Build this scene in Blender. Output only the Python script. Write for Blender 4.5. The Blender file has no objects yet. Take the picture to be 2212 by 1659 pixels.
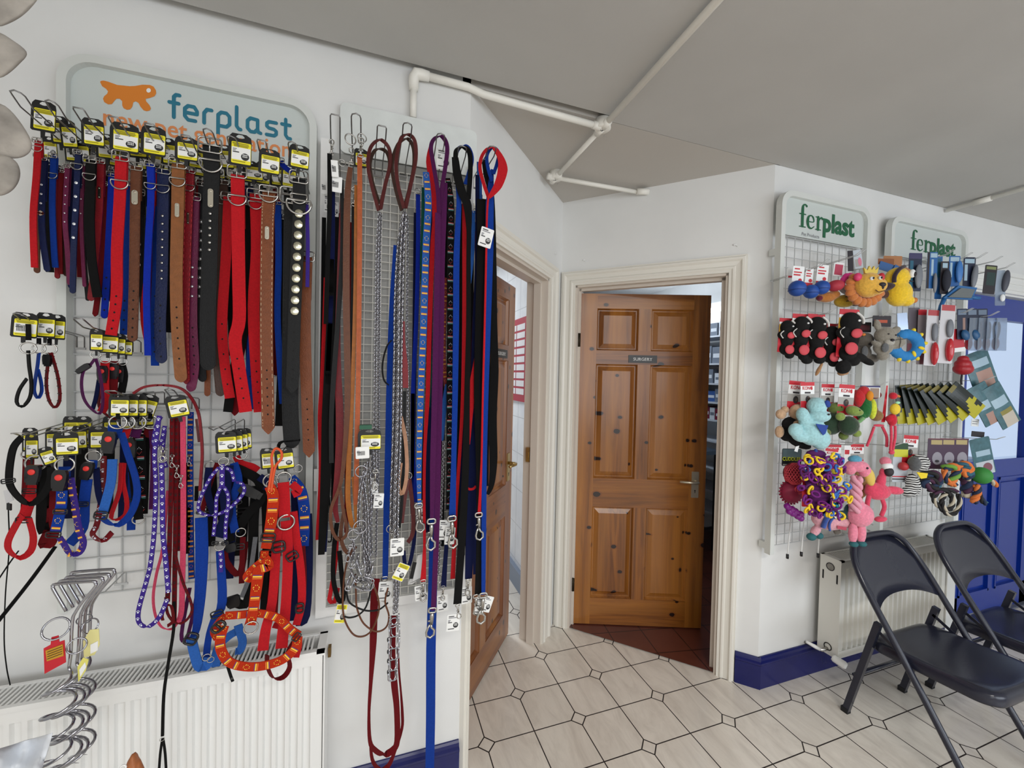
import bpy, math, random
import numpy as np
from mathutils import Vector, Matrix
random.seed(7)
SC = bpy.context.scene
COL = SC.collection
PI = math.pi
# ------------------------------------------------------------------ camera
FL, YAW, PIT, ROL, CD, CH = 873.53, 0.3295754, -0.02099802, 0.02170024, 1.447731, 1.5
IW, IH = 2212, 1659
CAM = Vector((0, -CD, CH))
_cy, _sy, _cp, _sp = math.cos(YAW), math.sin(YAW), math.cos(PIT), math.sin(PIT)
FW = Vector((_sy*_cp, _cy*_cp, _sp))
_r = Vector((_cy, -_sy, 0)); _u = _r.cross(FW)
RT = _r*math.cos(ROL)+_u*math.sin(ROL)
UP = -_r*math.sin(ROL)+_u*math.cos(ROL)
CR = Vector((_cy, -_sy, 0)); CU = Vector((0, 0, 1)); CN = Vector((-_sy, -_cy, 0))
HC = 2.534
PA = Vector((0.3156, 0, 0)); PV = Vector((1.0512, 0.7598, 0)); PD = Vector((1.7984, 0, 0))
cam = bpy.data.cameras.new('camera'); camo = bpy.data.objects.new('camera', cam); COL.objects.link(camo)
cam.sensor_width = 36; cam.lens = FL/IW*36; cam.clip_start = 0.02
m = Matrix((RT, UP, -FW)).transposed().to_4x4(); m.translation = CAM
camo.matrix_world = m
SC.camera = camo
def ray(x, y): return FW+RT*((x-IW/2)/FL)-UP*((y-IH/2)/FL)
def A(x, y, d=0.0):                       # point at distance d in front of the shop wall
    v = ray(x, y); t = (-d-CAM.y)/v.y; return CAM+v*t
def PL(x, y, P, Q):                       # point on the vertical plane through P and Q
    v = ray(x, y); n = Vector((-(Q.y-P.y), Q.x-P.x, 0)); t = (P-CAM).dot(n)/v.dot(n); return CAM+v*t
def ZP(x, y, z):
    v = ray(x, y); return CAM+v*((z-CAM.z)/v.z)
def dep(P): return (Vector(P)-CAM).dot(FW)
def sc(P): return dep(P)/FL               # metres per pixel at a point
def wx(x, y, d, w): return (A(x+w/2, y, d)-A(x-w/2, y, d)).length
def proj(P):
    d = Vector(P)-CAM; z = d.dot(FW); return (IW/2+FL*d.dot(RT)/z, IH/2-FL*d.dot(UP)/z)
# ------------------------------------------------------------------ materials
def lin(c):
    return tuple((v/12.92 if v <= .04045 else ((v+.055)/1.055)**2.4) for v in [q/255 for q in c])
MATS = {}
def mat(name, rgb, rough=.6, metal=0, noise=0, nscale=40, bump=0, bscale=200, coat=0, emis=None, estr=0, trans=0, alpha=1, sheen=0, wave=None, spec=.5):
    if name in MATS: return MATS[name]
    m = bpy.data.materials.new(name); m.use_nodes = True; MATS[name] = m
    nt = m.node_tree; b = nt.nodes['Principled BSDF']; L = nt.links
    c = (*lin(rgb), 1)
    b.inputs['Base Color'].default_value = c
    b.inputs['Roughness'].default_value = rough; b.inputs['Metallic'].default_value = metal
    b.inputs['Coat Weight'].default_value = coat
    b.inputs['Transmission Weight'].default_value = trans
    b.inputs['Alpha'].default_value = alpha
    b.inputs['Sheen Weight'].default_value = sheen; b.inputs['Specular IOR Level'].default_value = spec
    if emis: b.inputs['Emission Color'].default_value = (*lin(emis), 1); b.inputs['Emission Strength'].default_value = estr
    if noise or bump or wave:
        tc = nt.nodes.new('ShaderNodeTexCoord')
    if noise:
        n = nt.nodes.new('ShaderNodeTexNoise'); n.inputs['Scale'].default_value = nscale; n.inputs['Detail'].default_value = 4
        L.new(tc.outputs['Object'], n.inputs['Vector'])
        mx = nt.nodes.new('ShaderNodeMixRGB'); mx.blend_type = 'MULTIPLY'; mx.inputs['Fac'].default_value = noise
        mx.inputs['Color1'].default_value = c
        rp = nt.nodes.new('ShaderNodeValToRGB'); rp.color_ramp.elements[0].position = .3; rp.color_ramp.elements[1].position = .7
        rp.color_ramp.elements[0].color = (.35, .35, .35, 1); rp.color_ramp.elements[1].color = (1.15, 1.15, 1.15, 1)
        L.new(n.outputs['Fac'], rp.inputs['Fac']); L.new(rp.outputs['Color'], mx.inputs['Color2']); L.new(mx.outputs['Color'], b.inputs['Base Color'])
    if bump:
        if wave:
            n2 = nt.nodes.new('ShaderNodeTexWave'); n2.bands_direction = 'Z'; n2.inputs['Scale'].default_value = bscale; n2.inputs['Distortion'].default_value = 1
            ff = n2.outputs['Fac']
        else:
            n2 = nt.nodes.new('ShaderNodeTexNoise'); n2.inputs['Scale'].default_value = bscale; n2.inputs['Detail'].default_value = 3; ff = n2.outputs['Fac']
        L.new(tc.outputs['Object'], n2.inputs['Vector'])
        bp = nt.nodes.new('ShaderNodeBump'); bp.inputs['Strength'].default_value = bump; bp.inputs['Distance'].default_value = .002
        L.new(ff, bp.inputs['Height']); L.new(bp.outputs['Normal'], b.inputs['Normal'])
    return m
def M_wall(name, rgb, rough=.75):
    return mat(name, rgb, rough, noise=.1, nscale=2.5, bump=.35, bscale=22)
wallm = M_wall('white_wall_paint', (232, 232, 230))
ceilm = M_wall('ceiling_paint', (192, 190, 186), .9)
trimm = mat('cream_gloss_paint', (232, 228, 218), .35, bump=.1, bscale=30)
trimw = mat('white_gloss_paint', (236, 236, 233), .3)
conduitm = mat('painted_conduit', (242, 239, 230), .45)
bluem = mat('blue_gloss_paint', (14, 22, 92), .25, noise=.2, nscale=9, bump=.1, bscale=20)
doorblue = mat('blue_door_paint', (10, 50, 146), .3, bump=.1, bscale=15)
chrome = mat('chrome', (168, 168, 174), .12, 1)
steel = mat('steel_wire', (150, 150, 150), .3, 1)
nickel = mat('nickel_plate', (182, 180, 176), .2, 1)
gridw = mat('white_coated_wire', (215, 216, 214), .4)
gridg = mat('grey_coated_wire', (190, 192, 192), .4)
framew = mat('pale_frame_paint', (218, 221, 217), .4)
framem = mat('white_frame_paint', (238, 238, 236), .4)
blackp = mat('black_plastic', (22, 22, 24), .35)
black = mat('black_card', (14, 14, 15), .55)
brass = mat('brass', (190, 165, 110), .3, 1)
yellow = mat('tag_yellow', (238, 226, 40), .5)
white = mat('paper_white', (238, 238, 236), .55)
ink = mat('ink_black', (40, 40, 42), .6)
inkg = mat('ink_grey', (140, 140, 145), .6)
radm = mat('radiator_enamel', (226, 224, 216), .35)
dark = mat('dark_void', (20, 20, 20), .8)
redcard = mat('red_card', (190, 24, 40), .5)
FAB = {}
def fab(name, rgb, rough=.75):
    return mat('webbing_'+name, rgb, rough, noise=.25, nscale=260, bump=.5, bscale=420, wave=True, spec=.2)
def lea(name, rgb, rough=.42):
    return mat('leather_'+name, rgb, rough, noise=.3, nscale=60, bump=.35, bscale=300, spec=.3)
W = dict(
 red=fab('red', (205, 28, 38)), dred=fab('dark_red', (112, 10, 20)), blue=fab('blue', (16, 62, 160)), royal=fab('royal_blue', (14, 46, 170)),
 navy=fab('navy', (12, 22, 70)), lblue=fab('light_blue', (48, 104, 190)), black=fab('black', (11, 11, 12)), purple=fab('purple', (86, 26, 82)), violet=fab('violet', (70, 48, 150)),
 pink=fab('pink', (238, 84, 118)), green=fab('green', (20, 92, 78)), orange=fab('orange', (200, 50, 16)), grey=fab('grey', (120, 122, 126)),
 Lred=lea('red', (122, 14, 26)), Lbrown=lea('brown', (98, 56, 34)), Ltan=lea('tan', (134, 82, 44)), Lsaddle=lea('saddle', (118, 62, 30)),
 Lblack=lea('black', (13, 14, 16), .62), Lnavy=lea('navy', (14, 26, 66)), Lplum=lea('plum', (108, 32, 70)), Lmaroon=lea('maroon', (88, 36, 36)),
 Lgold=lea('golden', (168, 98, 28)), Lorange=lea('orange_tan', (172, 84, 40)), Ldk=lea('dark_brown', (66, 44, 36)), Lflesh=lea('flesh', (186, 140, 112)))
# ------------------------------------------------------------------ mesh builder
class MB:
    def __init__(s): s.v = []; s.f = []; s.m = []; s.sm = []
    def add(s, vs, fs, mi=0, smooth=False):
        o = len(s.v); s.v += [Vector(v) for v in vs]
        for f in fs: s.f.append([i+o for i in f]); s.m.append(mi); s.sm.append(smooth)
        return s
    def box(s, c, size, R=None, mi=0, bev=0):
        c = Vector(c); hx, hy, hz = [q/2 for q in size]
        R = R or (Vector((1, 0, 0)), Vector((0, 1, 0)), Vector((0, 0, 1)))
        vs = [c+R[0]*(x*hx)+R[1]*(y*hy)+R[2]*(z*hz) for x in (-1, 1) for y in (-1, 1) for z in (-1, 1)]
        return s.add(vs, [(0, 1, 3, 2), (4, 6, 7, 5), (0, 4, 5, 1), (2, 3, 7, 6), (0, 2, 6, 4), (1, 5, 7, 3)], mi)
    def bb(s, a, b, mi=0):
        return s.box([(a[i]+b[i])/2 for i in range(3)], [abs(b[i]-a[i]) for i in range(3)], None, mi)
    def tube(s, pts, r, n=8, closed=False, mi=0, caps=True):
        pts = [Vector(p) for p in pts]; N = len(pts); vs = []; prev = None
        rr = r if isinstance(r, (list, tuple)) else [r]*N
        for i, p in enumerate(pts):
            if closed: t = pts[(i+1) % N]-pts[i-1]
            else: t = pts[min(i+1, N-1)]-pts[max(i-1, 0)]
            if t.length < 1e-9: t = Vector((0, 0, 1))
            t.normalize()
            if prev is None:
                a = Vector((0, 0, 1)) if abs(t.z) < .9 else Vector((1, 0, 0)); n1 = t.cross(a).normalized()
            else:
                n1 = prev-t*prev.dot(t)
                n1 = n1.normalized() if n1.length > 1e-6 else t.orthogonal().normalized()
            prev = n1; n2 = t.cross(n1)
            vs += [p+(n1*math.cos(2*PI*k/n)+n2*math.sin(2*PI*k/n))*rr[i] for k in range(n)]
        fs = []
        for i in range(N if closed else N-1):
            j = (i+1) % N
            for k in range(n): fs.append((i*n+k, i*n+(k+1) % n, j*n+(k+1) % n, j*n+k))
        if not closed and caps: fs += [tuple(range(n))[::-1], tuple((N-1)*n+k for k in range(n))]
        return s.add(vs, fs, mi, True)
    def torus(s, c, R, r, nrm=(0, -1, 0), n=20, k=8, mi=0, ax=None, ry=None, a0=0, a1=2*PI):
        c = Vector(c); nrm = Vector(nrm).normalized()
        a = Vector(ax).normalized() if ax else (Vector((1, 0, 0)) if abs(nrm.x) < .9 else Vector((0, 1, 0)))
        a = (a-nrm*a.dot(nrm)).normalized(); b = nrm.cross(a); ry = ry or R
        full = abs(a1-a0-2*PI) < 1e-6
        pts = [c+a*(R*math.cos(a0+(a1-a0)*i/n))+b*(ry*math.sin(a0+(a1-a0)*i/n)) for i in range(n if full else n+1)]
        return s.tube(pts, r, k, full, mi)
    def ell(s, c, rad, R=None, n=16, k=10, mi=0):
        c = Vector(c); R = R or (CR, CN, CU)
        if not isinstance(rad, (list, tuple)): rad = (rad,)*3
        vs = [c+R[2]*rad[2]]; fs = []
        for i in range(1, k):
            th = PI*i/k
            for j in range(n):
                ph = 2*PI*j/n
                vs.append(c+R[0]*(rad[0]*math.sin(th)*math.cos(ph))+R[1]*(rad[1]*math.sin(th)*math.sin(ph))+R[2]*(rad[2]*math.cos(th)))
        vs.append(c-R[2]*rad[2]); last = len(vs)-1
        for j in range(n):
            fs.append((0, 1+j, 1+(j+1) % n)); fs.append((last, 1+(k-2)*n+(j+1) % n, 1+(k-2)*n+j))
        for i in range(k-2):
            for j in range(n): fs.append((1+i*n+j, 1+(i+1)*n+j, 1+(i+1)*n+(j+1) % n, 1+i*n+(j+1) % n))
        return s.add(vs, fs, mi, True)
    def lathe(s, prof, c, axis=(0, 0, 1), n=20, mi=0, smooth=True):
        c = Vector(c); ax = Vector(axis).normalized(); a = ax.orthogonal().normalized(); b = ax.cross(a)
        vs = []; fs = []
        for r, h in prof:
            vs += [c+ax*h+(a*math.cos(2*PI*j/n)+b*math.sin(2*PI*j/n))*max(r, 1e-5) for j in range(n)]
        for i in range(len(prof)-1):
            for j in range(n): fs.append((i*n+j, i*n+(j+1) % n, (i+1)*n+(j+1) % n, (i+1)*n+j))
        fs.append(tuple(range(n))[::-1]); fs.append(tuple((len(prof)-1)*n+j for j in range(n)))
        return s.add(vs, fs, mi, smooth)
    def prism(s, poly, th, fr, mi=0, w0=0):          # poly in frame u,v ; extruded along normal by th
        n = len(poly); vs = [fr(u, v, w0) for u, v in poly]+[fr(u, v, w0+th) for u, v in poly]
        fs = [tuple(range(n))[::-1], tuple(range(n, 2*n))]+[(i, (i+1) % n, n+(i+1) % n, n+i) for i in range(n)]
        return s.add(vs, fs, mi)
    def ring(s, outer, inner, th, fr, mi=0, w0=0):   # plate with a hole; outer and inner have the same count
        n = len(outer)
        vs = [fr(u, v, w0) for u, v in outer]+[fr(u, v, w0) for u, v in inner]+[fr(u, v, w0+th) for u, v in outer]+[fr(u, v, w0+th) for u, v in inner]
        fs = []
        for i in range(n):
            j = (i+1) % n
            fs += [(i, j, n+j, n+i)[::-1], (2*n+i, 2*n+j, 3*n+j, 3*n+i), (i, j, 2*n+j, 2*n+i), (n+j, n+i, 3*n+i, 3*n+j)]
        return s.add(vs, fs, mi)
    def build(s, name, mats, parent=None, mod=None):
        off = Vector((0, 0, 0)); q = parent
        while q is not None: off += q.location; q = q.parent
        me = bpy.data.meshes.new(name)
        me.from_pydata([v-off for v in s.v], [], s.f)
        if not isinstance(mats, (list, tuple)): mats = [mats]
        for m_ in mats: me.materials.append(m_)
        me.polygons.foreach_set('material_index', s.m); me.polygons.foreach_set('use_smooth', s.sm)
        me.update()
        o = bpy.data.objects.new(name, me); COL.objects.link(o)
        if parent is not None: o.parent = parent
        return o
def tag(o, label=None, cat=None, group=None, kind=None):
    if label: o['label'] = label
    if cat: o['category'] = cat
    if group: o['group'] = group
    if kind: o['kind'] = kind
    return o
def thing(name, label, cat, loc=(0, 0, 0), group=None):
    o = bpy.data.objects.new(name, None); COL.objects.link(o); o.location = Vector(loc); o.empty_display_size = .05
    return tag(o, label, cat, group)
def struct(name, mb, mats, parent=None):
    o = mb.build(name, mats, parent)
    if parent is None: o['kind'] = 'structure'
    return o
def plab(o, t): o['label'] = t; return o
def fr_at(P, R=Vector((1, 0, 0)), U=Vector((0, 0, 1)), roll=0, s=1):
    P = Vector(P); N = R.cross(U); c_, s_ = math.cos(math.radians(roll)), math.sin(math.radians(roll))
    R2 = R*c_+U*s_; U2 = U*c_-R*s_
    return lambda u, v, w=0: P+R2*(u*s)+U2*(v*s)+N*(w*s)
def rrect(w, h, r, n=4, cx=0, cy=0, bottom=True):
    pts = []
    for (sx, sy, a0) in ((1, 1, 0), (-1, 1, 90), (-1, -1, 180), (1, -1, 270)):
        rr = r if (bottom or sy > 0) else 1e-4
        for i in range(n+1):
            a = math.radians(a0+90*i/n); pts.append((cx+sx*(w/2-rr)+rr*math.cos(a), cy+sy*(h/2-rr)+rr*math.sin(a)))
    return pts
def smooth_path(pts, n=4):
    if len(pts) < 3: return [list(map(float, p)) for p in pts]
    P = [np.array(p, float) for p in pts]; out = []
    for i in range(len(P)-1):
        p0 = P[max(i-1, 0)]; p1 = P[i]; p2 = P[i+1]; p3 = P[min(i+2, len(P)-1)]
        for k in range(n):
            t = k/n; out.append(.5*((2*p1)+(-p0+p2)*t+(2*p0-5*p1+4*p2-p3)*t*t+(-p0+3*p1-3*p2+p3)*t**3))
    out.append(P[-1]); return out
def ribbon(mb, P, ws, th=.0025, ang=0, flat=False, mi=0, tip=None):
    """strap along world points P (list of Vectors) with half widths from ws; ang: side direction turned about z; flat: lies in the wall plane"""
    N = len(P); vs = []; angs = ang if isinstance(ang, (list, tuple)) else [ang]*N
    for i, p in enumerate(P):
        t = (P[min(i+1, N-1)]-P[max(i-1, 0)])
        t = t.normalized() if t.length > 1e-9 else Vector((0, 0, -1))
        if flat: sd = t.cross(Vector((0, -1, 0)))
        else:
            a = math.radians(angs[i]); sd = Vector((math.cos(a), -math.sin(a), 0)); sd = sd-t*sd.dot(t)
        if sd.length < .05: sd = Vector((0, -1, 0))
        sd.normalize(); nn = t.cross(sd).normalized(); w = ws[i]/2
        vs += [p-sd*w-nn*(th/2), p+sd*w-nn*(th/2), p+sd*w+nn*(th/2), p-sd*w+nn*(th/2)]
    fs = []
    for i in range(N-1):
        a = i*4; b = a+4
        fs += [(a, a+1, b+1, b), (a+1, a+2, b+2, b+1), (a+2, a+3, b+3, b+2), (a+3, a, b, b+3)]
    fs += [(0, 3, 2, 1), ((N-1)*4, (N-1)*4+1, (N-1)*4+2, (N-1)*4+3)]
    return mb.add(vs, fs, mi, False)
def pp(pts, d=.18, n=4):
    """pixel path -> world points and interpolated pixel path"""
    q = [(p[0], p[1], p[2] if len(p) > 2 else d) for p in pts]
    s = smooth_path(q, n); return [A(*p) for p in s], s
def strap(mb, pts, w, d=.18, th=.0025, ang=0, flat=False, mi=0, tip=None, n=4):
    P, q = pp(pts, d, n)
    if isinstance(w, (list, tuple)):
        wi = np.interp(np.linspace(0, 1, len(q)), np.linspace(0, 1, len(w)), w)
    else: wi = [w]*len(q)
    ws = [wx(q[i][0], q[i][1], q[i][2], wi[i]) if not flat else wi[i]*sc(P[i]) for i in range(len(q))]
    if tip and len(P) > 2:
        dirv = (P[-1]-P[-2]).normalized(); L = ws[-1]*(.55 if tip == 'round' else .6)
        base = P[-1]; wb = ws[-1]; P = P[:-1]; ws = ws[:-1]
        P.append(base-dirv*L); ws.append(wb)
        for k in ((.3, .93), (.6, .75), (.85, .45), (1, .12)) if tip == 'round' else ((.5, .6), (1, .08)):
            P.append(base-dirv*L*(1-k[0])); ws.append(wb*k[1])
        if isinstance(ang, (list, tuple)): ang = list(np.interp(np.linspace(0, 1, len(P)), np.linspace(0, 1, len(ang)), ang))
    elif isinstance(ang, (list, tuple)): ang = list(np.interp(np.linspace(0, 1, len(P)), np.linspace(0, 1, len(ang)), ang))
    ribbon(mb, P, ws, th, ang, flat, mi); return P, ws
def along(q, P, f):
    i = f*(len(P)-1); a = int(i); b = min(a+1, len(P)-1); t = i-a; return P[a].lerp(P[b], t)
def at_y(P, y):
    """point on the world path whose projection has pixel row y"""
    pr = [proj(p)[1] for p in P]
    for i in range(len(P)-1):
        if (pr[i]-y)*(pr[i+1]-y) <= 0 and pr[i] != pr[i+1]:
            return P[i].lerp(P[i+1], (y-pr[i])/(pr[i+1]-pr[i]))
    return P[0] if abs(pr[0]-y) < abs(pr[-1]-y) else P[-1]
# text made into real mesh, laid on a frame
def text_mesh(name, txt, fr, h, mats, parent, width=None, off=0, th=.0006, align='CENTER', shear=0):
    cu = bpy.data.curves.new(name, 'FONT'); cu.body = txt; cu.size = 1; cu.align_x = align; cu.offset = off; cu.shear = shear; cu.resolution_u = 3
    to = bpy.data.objects.new(name+'_tmp', cu); COL.objects.link(to)
    bpy.context.view_layer.update()
    dg = bpy.context.evaluated_depsgraph_get(); me = bpy.data.meshes.new_from_object(to.evaluated_get(dg))
    bpy.data.objects.remove(to); 
    xs = [v.co.x for v in me.vertices]; ys = [v.co.y for v in me.vertices]
    if not xs: return None
    cx = (min(xs)+max(xs))/2; sy = h/.72; sx = sy if width is None else width/(max(xs)-min(xs))
    mb = MB(); vs = [fr((v.co.x-(cx if align == 'CENTER' else min(xs)))*sx, v.co.y*sy, th) for v in me.vertices]
    mb.add(vs, [tuple(p.vertices) for p in me.polygons]); bpy.data.meshes.remove(me)
    return mb.build(name, mats, parent)
# ------------------------------------------------------------------ node helpers for the big surfaces
def nmat(name):
    m = bpy.data.materials.new(name); m.use_nodes = True
    return m, m.node_tree, m.node_tree.nodes['Principled BSDF']
class G:
    """tiny expression helper for math nodes"""
    def __init__(s, nt): s.nt = nt
    def m(s, op, a, b=None, c=None):
        n = s.nt.nodes.new('ShaderNodeMath'); n.operation = op
        for i, q in enumerate((a, b, c)):
            if q is None: continue
            if isinstance(q, (int, float)): n.inputs[i].default_value = q
            else: s.nt.links.new(q, n.inputs[i])
        return n.outputs[0]
    def mix(s, f, a, b, bt='MIX'):
        n = s.nt.nodes.new('ShaderNodeMixRGB'); n.blend_type = bt
        for i, q in enumerate((f, a, b)):
            if isinstance(q, (int, float)): n.inputs[i].default_value = q
            elif isinstance(q, tuple): n.inputs[i].default_value = (*lin(q), 1)
            else: s.nt.links.new(q, n.inputs[i])
        return n.outputs[0]
    def noise(s, vec, scale, detail=4, rough=.5, dist=0):
        n = s.nt.nodes.new('ShaderNodeTexNoise'); n.inputs['Scale'].default_value = scale; n.inputs['Detail'].default_value = detail
        n.inputs['Roughness'].default_value = rough; n.inputs['Distortion'].default_value = dist
        s.nt.links.new(vec, n.inputs['Vector']); return n.outputs['Fac']
    def mapping(s, vec, scale=(1, 1, 1), rot=(0, 0, 0), loc=(0, 0, 0)):
        n = s.nt.nodes.new('ShaderNodeMapping'); n.inputs['Scale'].default_value = scale; n.inputs['Rotation'].default_value = rot; n.inputs['Location'].default_value = loc
        s.nt.links.new(vec, n.inputs['Vector']); return n.outputs[0]
    def ramp(s, f, p0, p1, c0=(0, 0, 0), c1=(255, 255, 255)):
        n = s.nt.nodes.new('ShaderNodeValToRGB'); e = n.color_ramp.elements; e[0].position = p0; e[1].position = p1
        e[0].color = (*lin(c0), 1); e[1].color = (*lin(c1), 1); s.nt.links.new(f, n.inputs['Fac']); return n.outputs['Color']
    def bump(s, h, strength, dist, b):
        n = s.nt.nodes.new('ShaderNodeBump'); n.inputs['Strength'].default_value = strength; n.inputs['Distance'].default_value = dist
        s.nt.links.new(h, n.inputs['Height']); s.nt.links.new(n.outputs['Normal'], b.inputs['Normal'])
# cream octagon tiles with small diamond insets
floorm, nt, b = nmat('octagon_floor_tiles'); g = G(nt)
geo = nt.nodes.new('ShaderNodeNewGeometry'); sep = nt.nodes.new('ShaderNodeSeparateXYZ'); nt.links.new(geo.outputs['Position'], sep.inputs[0])
T = 0.209396
u = g.m('DIVIDE', g.m('SUBTRACT', sep.outputs[0], 0.45326), T); v = g.m('DIVIDE', g.m('SUBTRACT', sep.outputs[1], 0.518525), T)
du = g.m('ABSOLUTE', g.m('SUBTRACT', u, g.m('ROUND', u))); dv = g.m('ABSOLUTE', g.m('SUBTRACT', v, g.m('ROUND', v)))
p_ = g.m('MULTIPLY', g.m('ADD', u, v), .5); q_ = g.m('MULTIPLY', g.m('SUBTRACT', u, v), .5)
dp = g.m('ABSOLUTE', g.m('SUBTRACT', p_, g.m('ROUND', p_))); dq = g.m('ABSOLUTE', g.m('SUBTRACT', q_, g.m('ROUND', q_)))
L1 = g.m('MULTIPLY', g.m('MAXIMUM', dp, dq), 2.0)
r0 = .17; gw = .011
line = g.m('LESS_THAN', g.m('MINIMUM', du, dv), gw)
inside = g.m('LESS_THAN', L1, r0)
edge = g.m('LESS_THAN', g.m('ABSOLUTE', g.m('SUBTRACT', L1, r0)), gw*1.5)
grout = g.m('MAXIMUM', edge, g.m('MULTIPLY', line, g.m('SUBTRACT', 1.0, inside)))
veins = g.noise(g.mapping(geo.outputs['Position'], (5, 1.6, 1), (0, 0, .9)), 2.2, 6, .65, 1.4)
big = g.noise(geo.outputs['Position'], 1.7, 3)
cell = nt.nodes.new('ShaderNodeTexWhiteNoise'); cb = nt.nodes.new('ShaderNodeCombineXYZ')
nt.links.new(g.m('FLOOR', u), cb.inputs[0]); nt.links.new(g.m('FLOOR', v), cb.inputs[1]); nt.links.new(cb.outputs[0], cell.inputs['Vector'])
c1 = g.mix(g.ramp(veins, .4, .85), (236, 229, 218), (204, 195, 184)); c2 = g.mix(g.m('MULTIPLY', cell.outputs[0], .12), c1, (186, 178, 168))
c3 = g.mix(grout, c2, (34, 24, 20)); nt.links.new(c3, b.inputs['Base Color'])
nt.links.new(g.m('ADD', .18, g.m('MULTIPLY', grout, .6)), b.inputs['Roughness'])
g.bump(g.m('ADD', g.m('MULTIPLY', grout, -1.0), g.m('MULTIPLY', big, .25)), .35, .002, b)
# terracotta
terram, nt, b = nmat('terracotta_tiles'); g = G(nt)
geo = nt.nodes.new('ShaderNodeNewGeometry'); mp = g.mapping(geo.outputs['Position'], (1, 1, 1), (0, 0, 0.18)); sep = nt.nodes.new('ShaderNodeSeparateXYZ'); nt.links.new(mp, sep.inputs[0])
u = g.m('DIVIDE', sep.outputs[0], .2); v = g.m('DIVIDE', sep.outputs[1], .2)
du = g.m('ABSOLUTE', g.m('SUBTRACT', u, g.m('ROUND', u))); dv = g.m('ABSOLUTE', g.m('SUBTRACT', v, g.m('ROUND', v)))
gr = g.m('LESS_THAN', g.m('MINIMUM', du, dv), .015)
nt.links.new(g.mix(gr, g.mix(g.noise(geo.outputs['Position'], 6), (116, 62, 48), (84, 44, 36)), (44, 26, 24)), b.inputs['Base Color'])
b.inputs['Roughness'].default_value = .3
# varnished knotty pine, grain along z or across
def pine(name, along_z=True, tone=(156, 96, 32), tone2=(100, 56, 16)):
    m, nt, b = nmat(name); g = G(nt)
    tc = nt.nodes.new('ShaderNodeTexCoord').outputs['Object']
    s = (28, 28, 1.6) if along_z else (1.6, 1.6, 28)
    n1 = g.noise(g.mapping(tc, s), 1.0, 6, .6, 1.2); n2 = g.noise(g.mapping(tc, tuple(q*3.2 for q in s)), 1.0, 4, .6, .4)
    brd = g.noise(g.mapping(tc, (9, 9, .35) if along_z else (.35, .35, 9)), 1.0, 1)
    base = g.mix(g.ramp(n1, .33, .66), tone, tone2); base = g.mix(g.m('MULTIPLY', n2, .35), base, (120, 62, 24)); base = g.mix(g.ramp(brd, .45, .6), base, g.mix(.5, base, (178, 116, 46)))
    vo = nt.nodes.new('ShaderNodeTexVoronoi'); vo.inputs['Scale'].default_value = 1.0
    vo.voronoi_dimensions = '2D'; sx_ = nt.nodes.new('ShaderNodeSeparateXYZ'); nt.links.new(tc, sx_.inputs[0]); cx_ = nt.nodes.new('ShaderNodeCombineXYZ')
    hh_ = g.m('ADD', sx_.outputs[0], g.m('MULTIPLY', sx_.outputs[1], .9)); nt.links.new(g.m('MULTIPLY', hh_, 9.0), cx_.inputs[0]); nt.links.new(g.m('MULTIPLY', sx_.outputs[2], 7.5), cx_.inputs[1]); nt.links.new(cx_.outputs[0], vo.inputs['Vector'])
    sepc = nt.nodes.new('ShaderNodeSeparateColor'); nt.links.new(vo.outputs['Color'], sepc.inputs[0])
    thr = g.m('MULTIPLY', g.m('GREATER_THAN', sepc.outputs[0], .4), g.m('ADD', .03, g.m('MULTIPLY', sepc.outputs[1], .09)))
    dd = g.m('ADD', vo.outputs['Distance'], g.m('MULTIPLY', g.m('SUBTRACT', g.noise(tc, 60), .5), .05))
    kn = g.m('LESS_THAN', dd, thr); halo = g.m('MULTIPLY', g.m('LESS_THAN', dd, g.m('MULTIPLY', thr, 1.5)), .4)
    base = g.mix(halo, base, (112, 54, 22)); base = g.mix(kn, base, (30, 11, 6))
    nt.links.new(base, b.inputs['Base Color']); b.inputs['Roughness'].default_value = .3; b.inputs['Coat Weight'].default_value = .35; b.inputs['Coat Roughness'].default_value = .2
    g.bump(n1, .12, .002, b); return m
pinev = pine('pine_upright'); pineh = pine('pine_across', False)
pinev2 = pine('aged_pine_upright', True, (142, 88, 50), (112, 66, 36)); pineh2 = pine('aged_pine_across', False, (142, 88, 50), (112, 66, 36))
# white wall tiles for the left room
wtile, nt, b = nmat('white_wall_tiles'); g = G(nt)
geo = nt.nodes.new('ShaderNodeNewGeometry'); sep = nt.nodes.new('ShaderNodeSeparateXYZ'); nt.links.new(geo.outputs['Position'], sep.inputs[0])
u = g.m('DIVIDE', g.m('ADD', sep.outputs[1], sep.outputs[0]), .33); v = g.m('DIVIDE', g.m('ADD', sep.outputs[2], .1), .26)
du = g.m('ABSOLUTE', g.m('SUBTRACT', u, g.m('ROUND', u))); dv = g.m('ABSOLUTE', g.m('SUBTRACT', v, g.m('ROUND', v)))
gr = g.m('LESS_THAN', g.m('MINIMUM', du, dv), .012)
nt.links.new(g.mix(g.m('MULTIPLY', gr, .6), g.mix(g.ramp(g.noise(geo.outputs['Position'], 3, 5, .6, 1), .4, .65), (236, 238, 240), (222, 225, 230)), (170, 172, 176)), b.inputs['Base Color'])
b.inputs['Roughness'].default_value = .25
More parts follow.
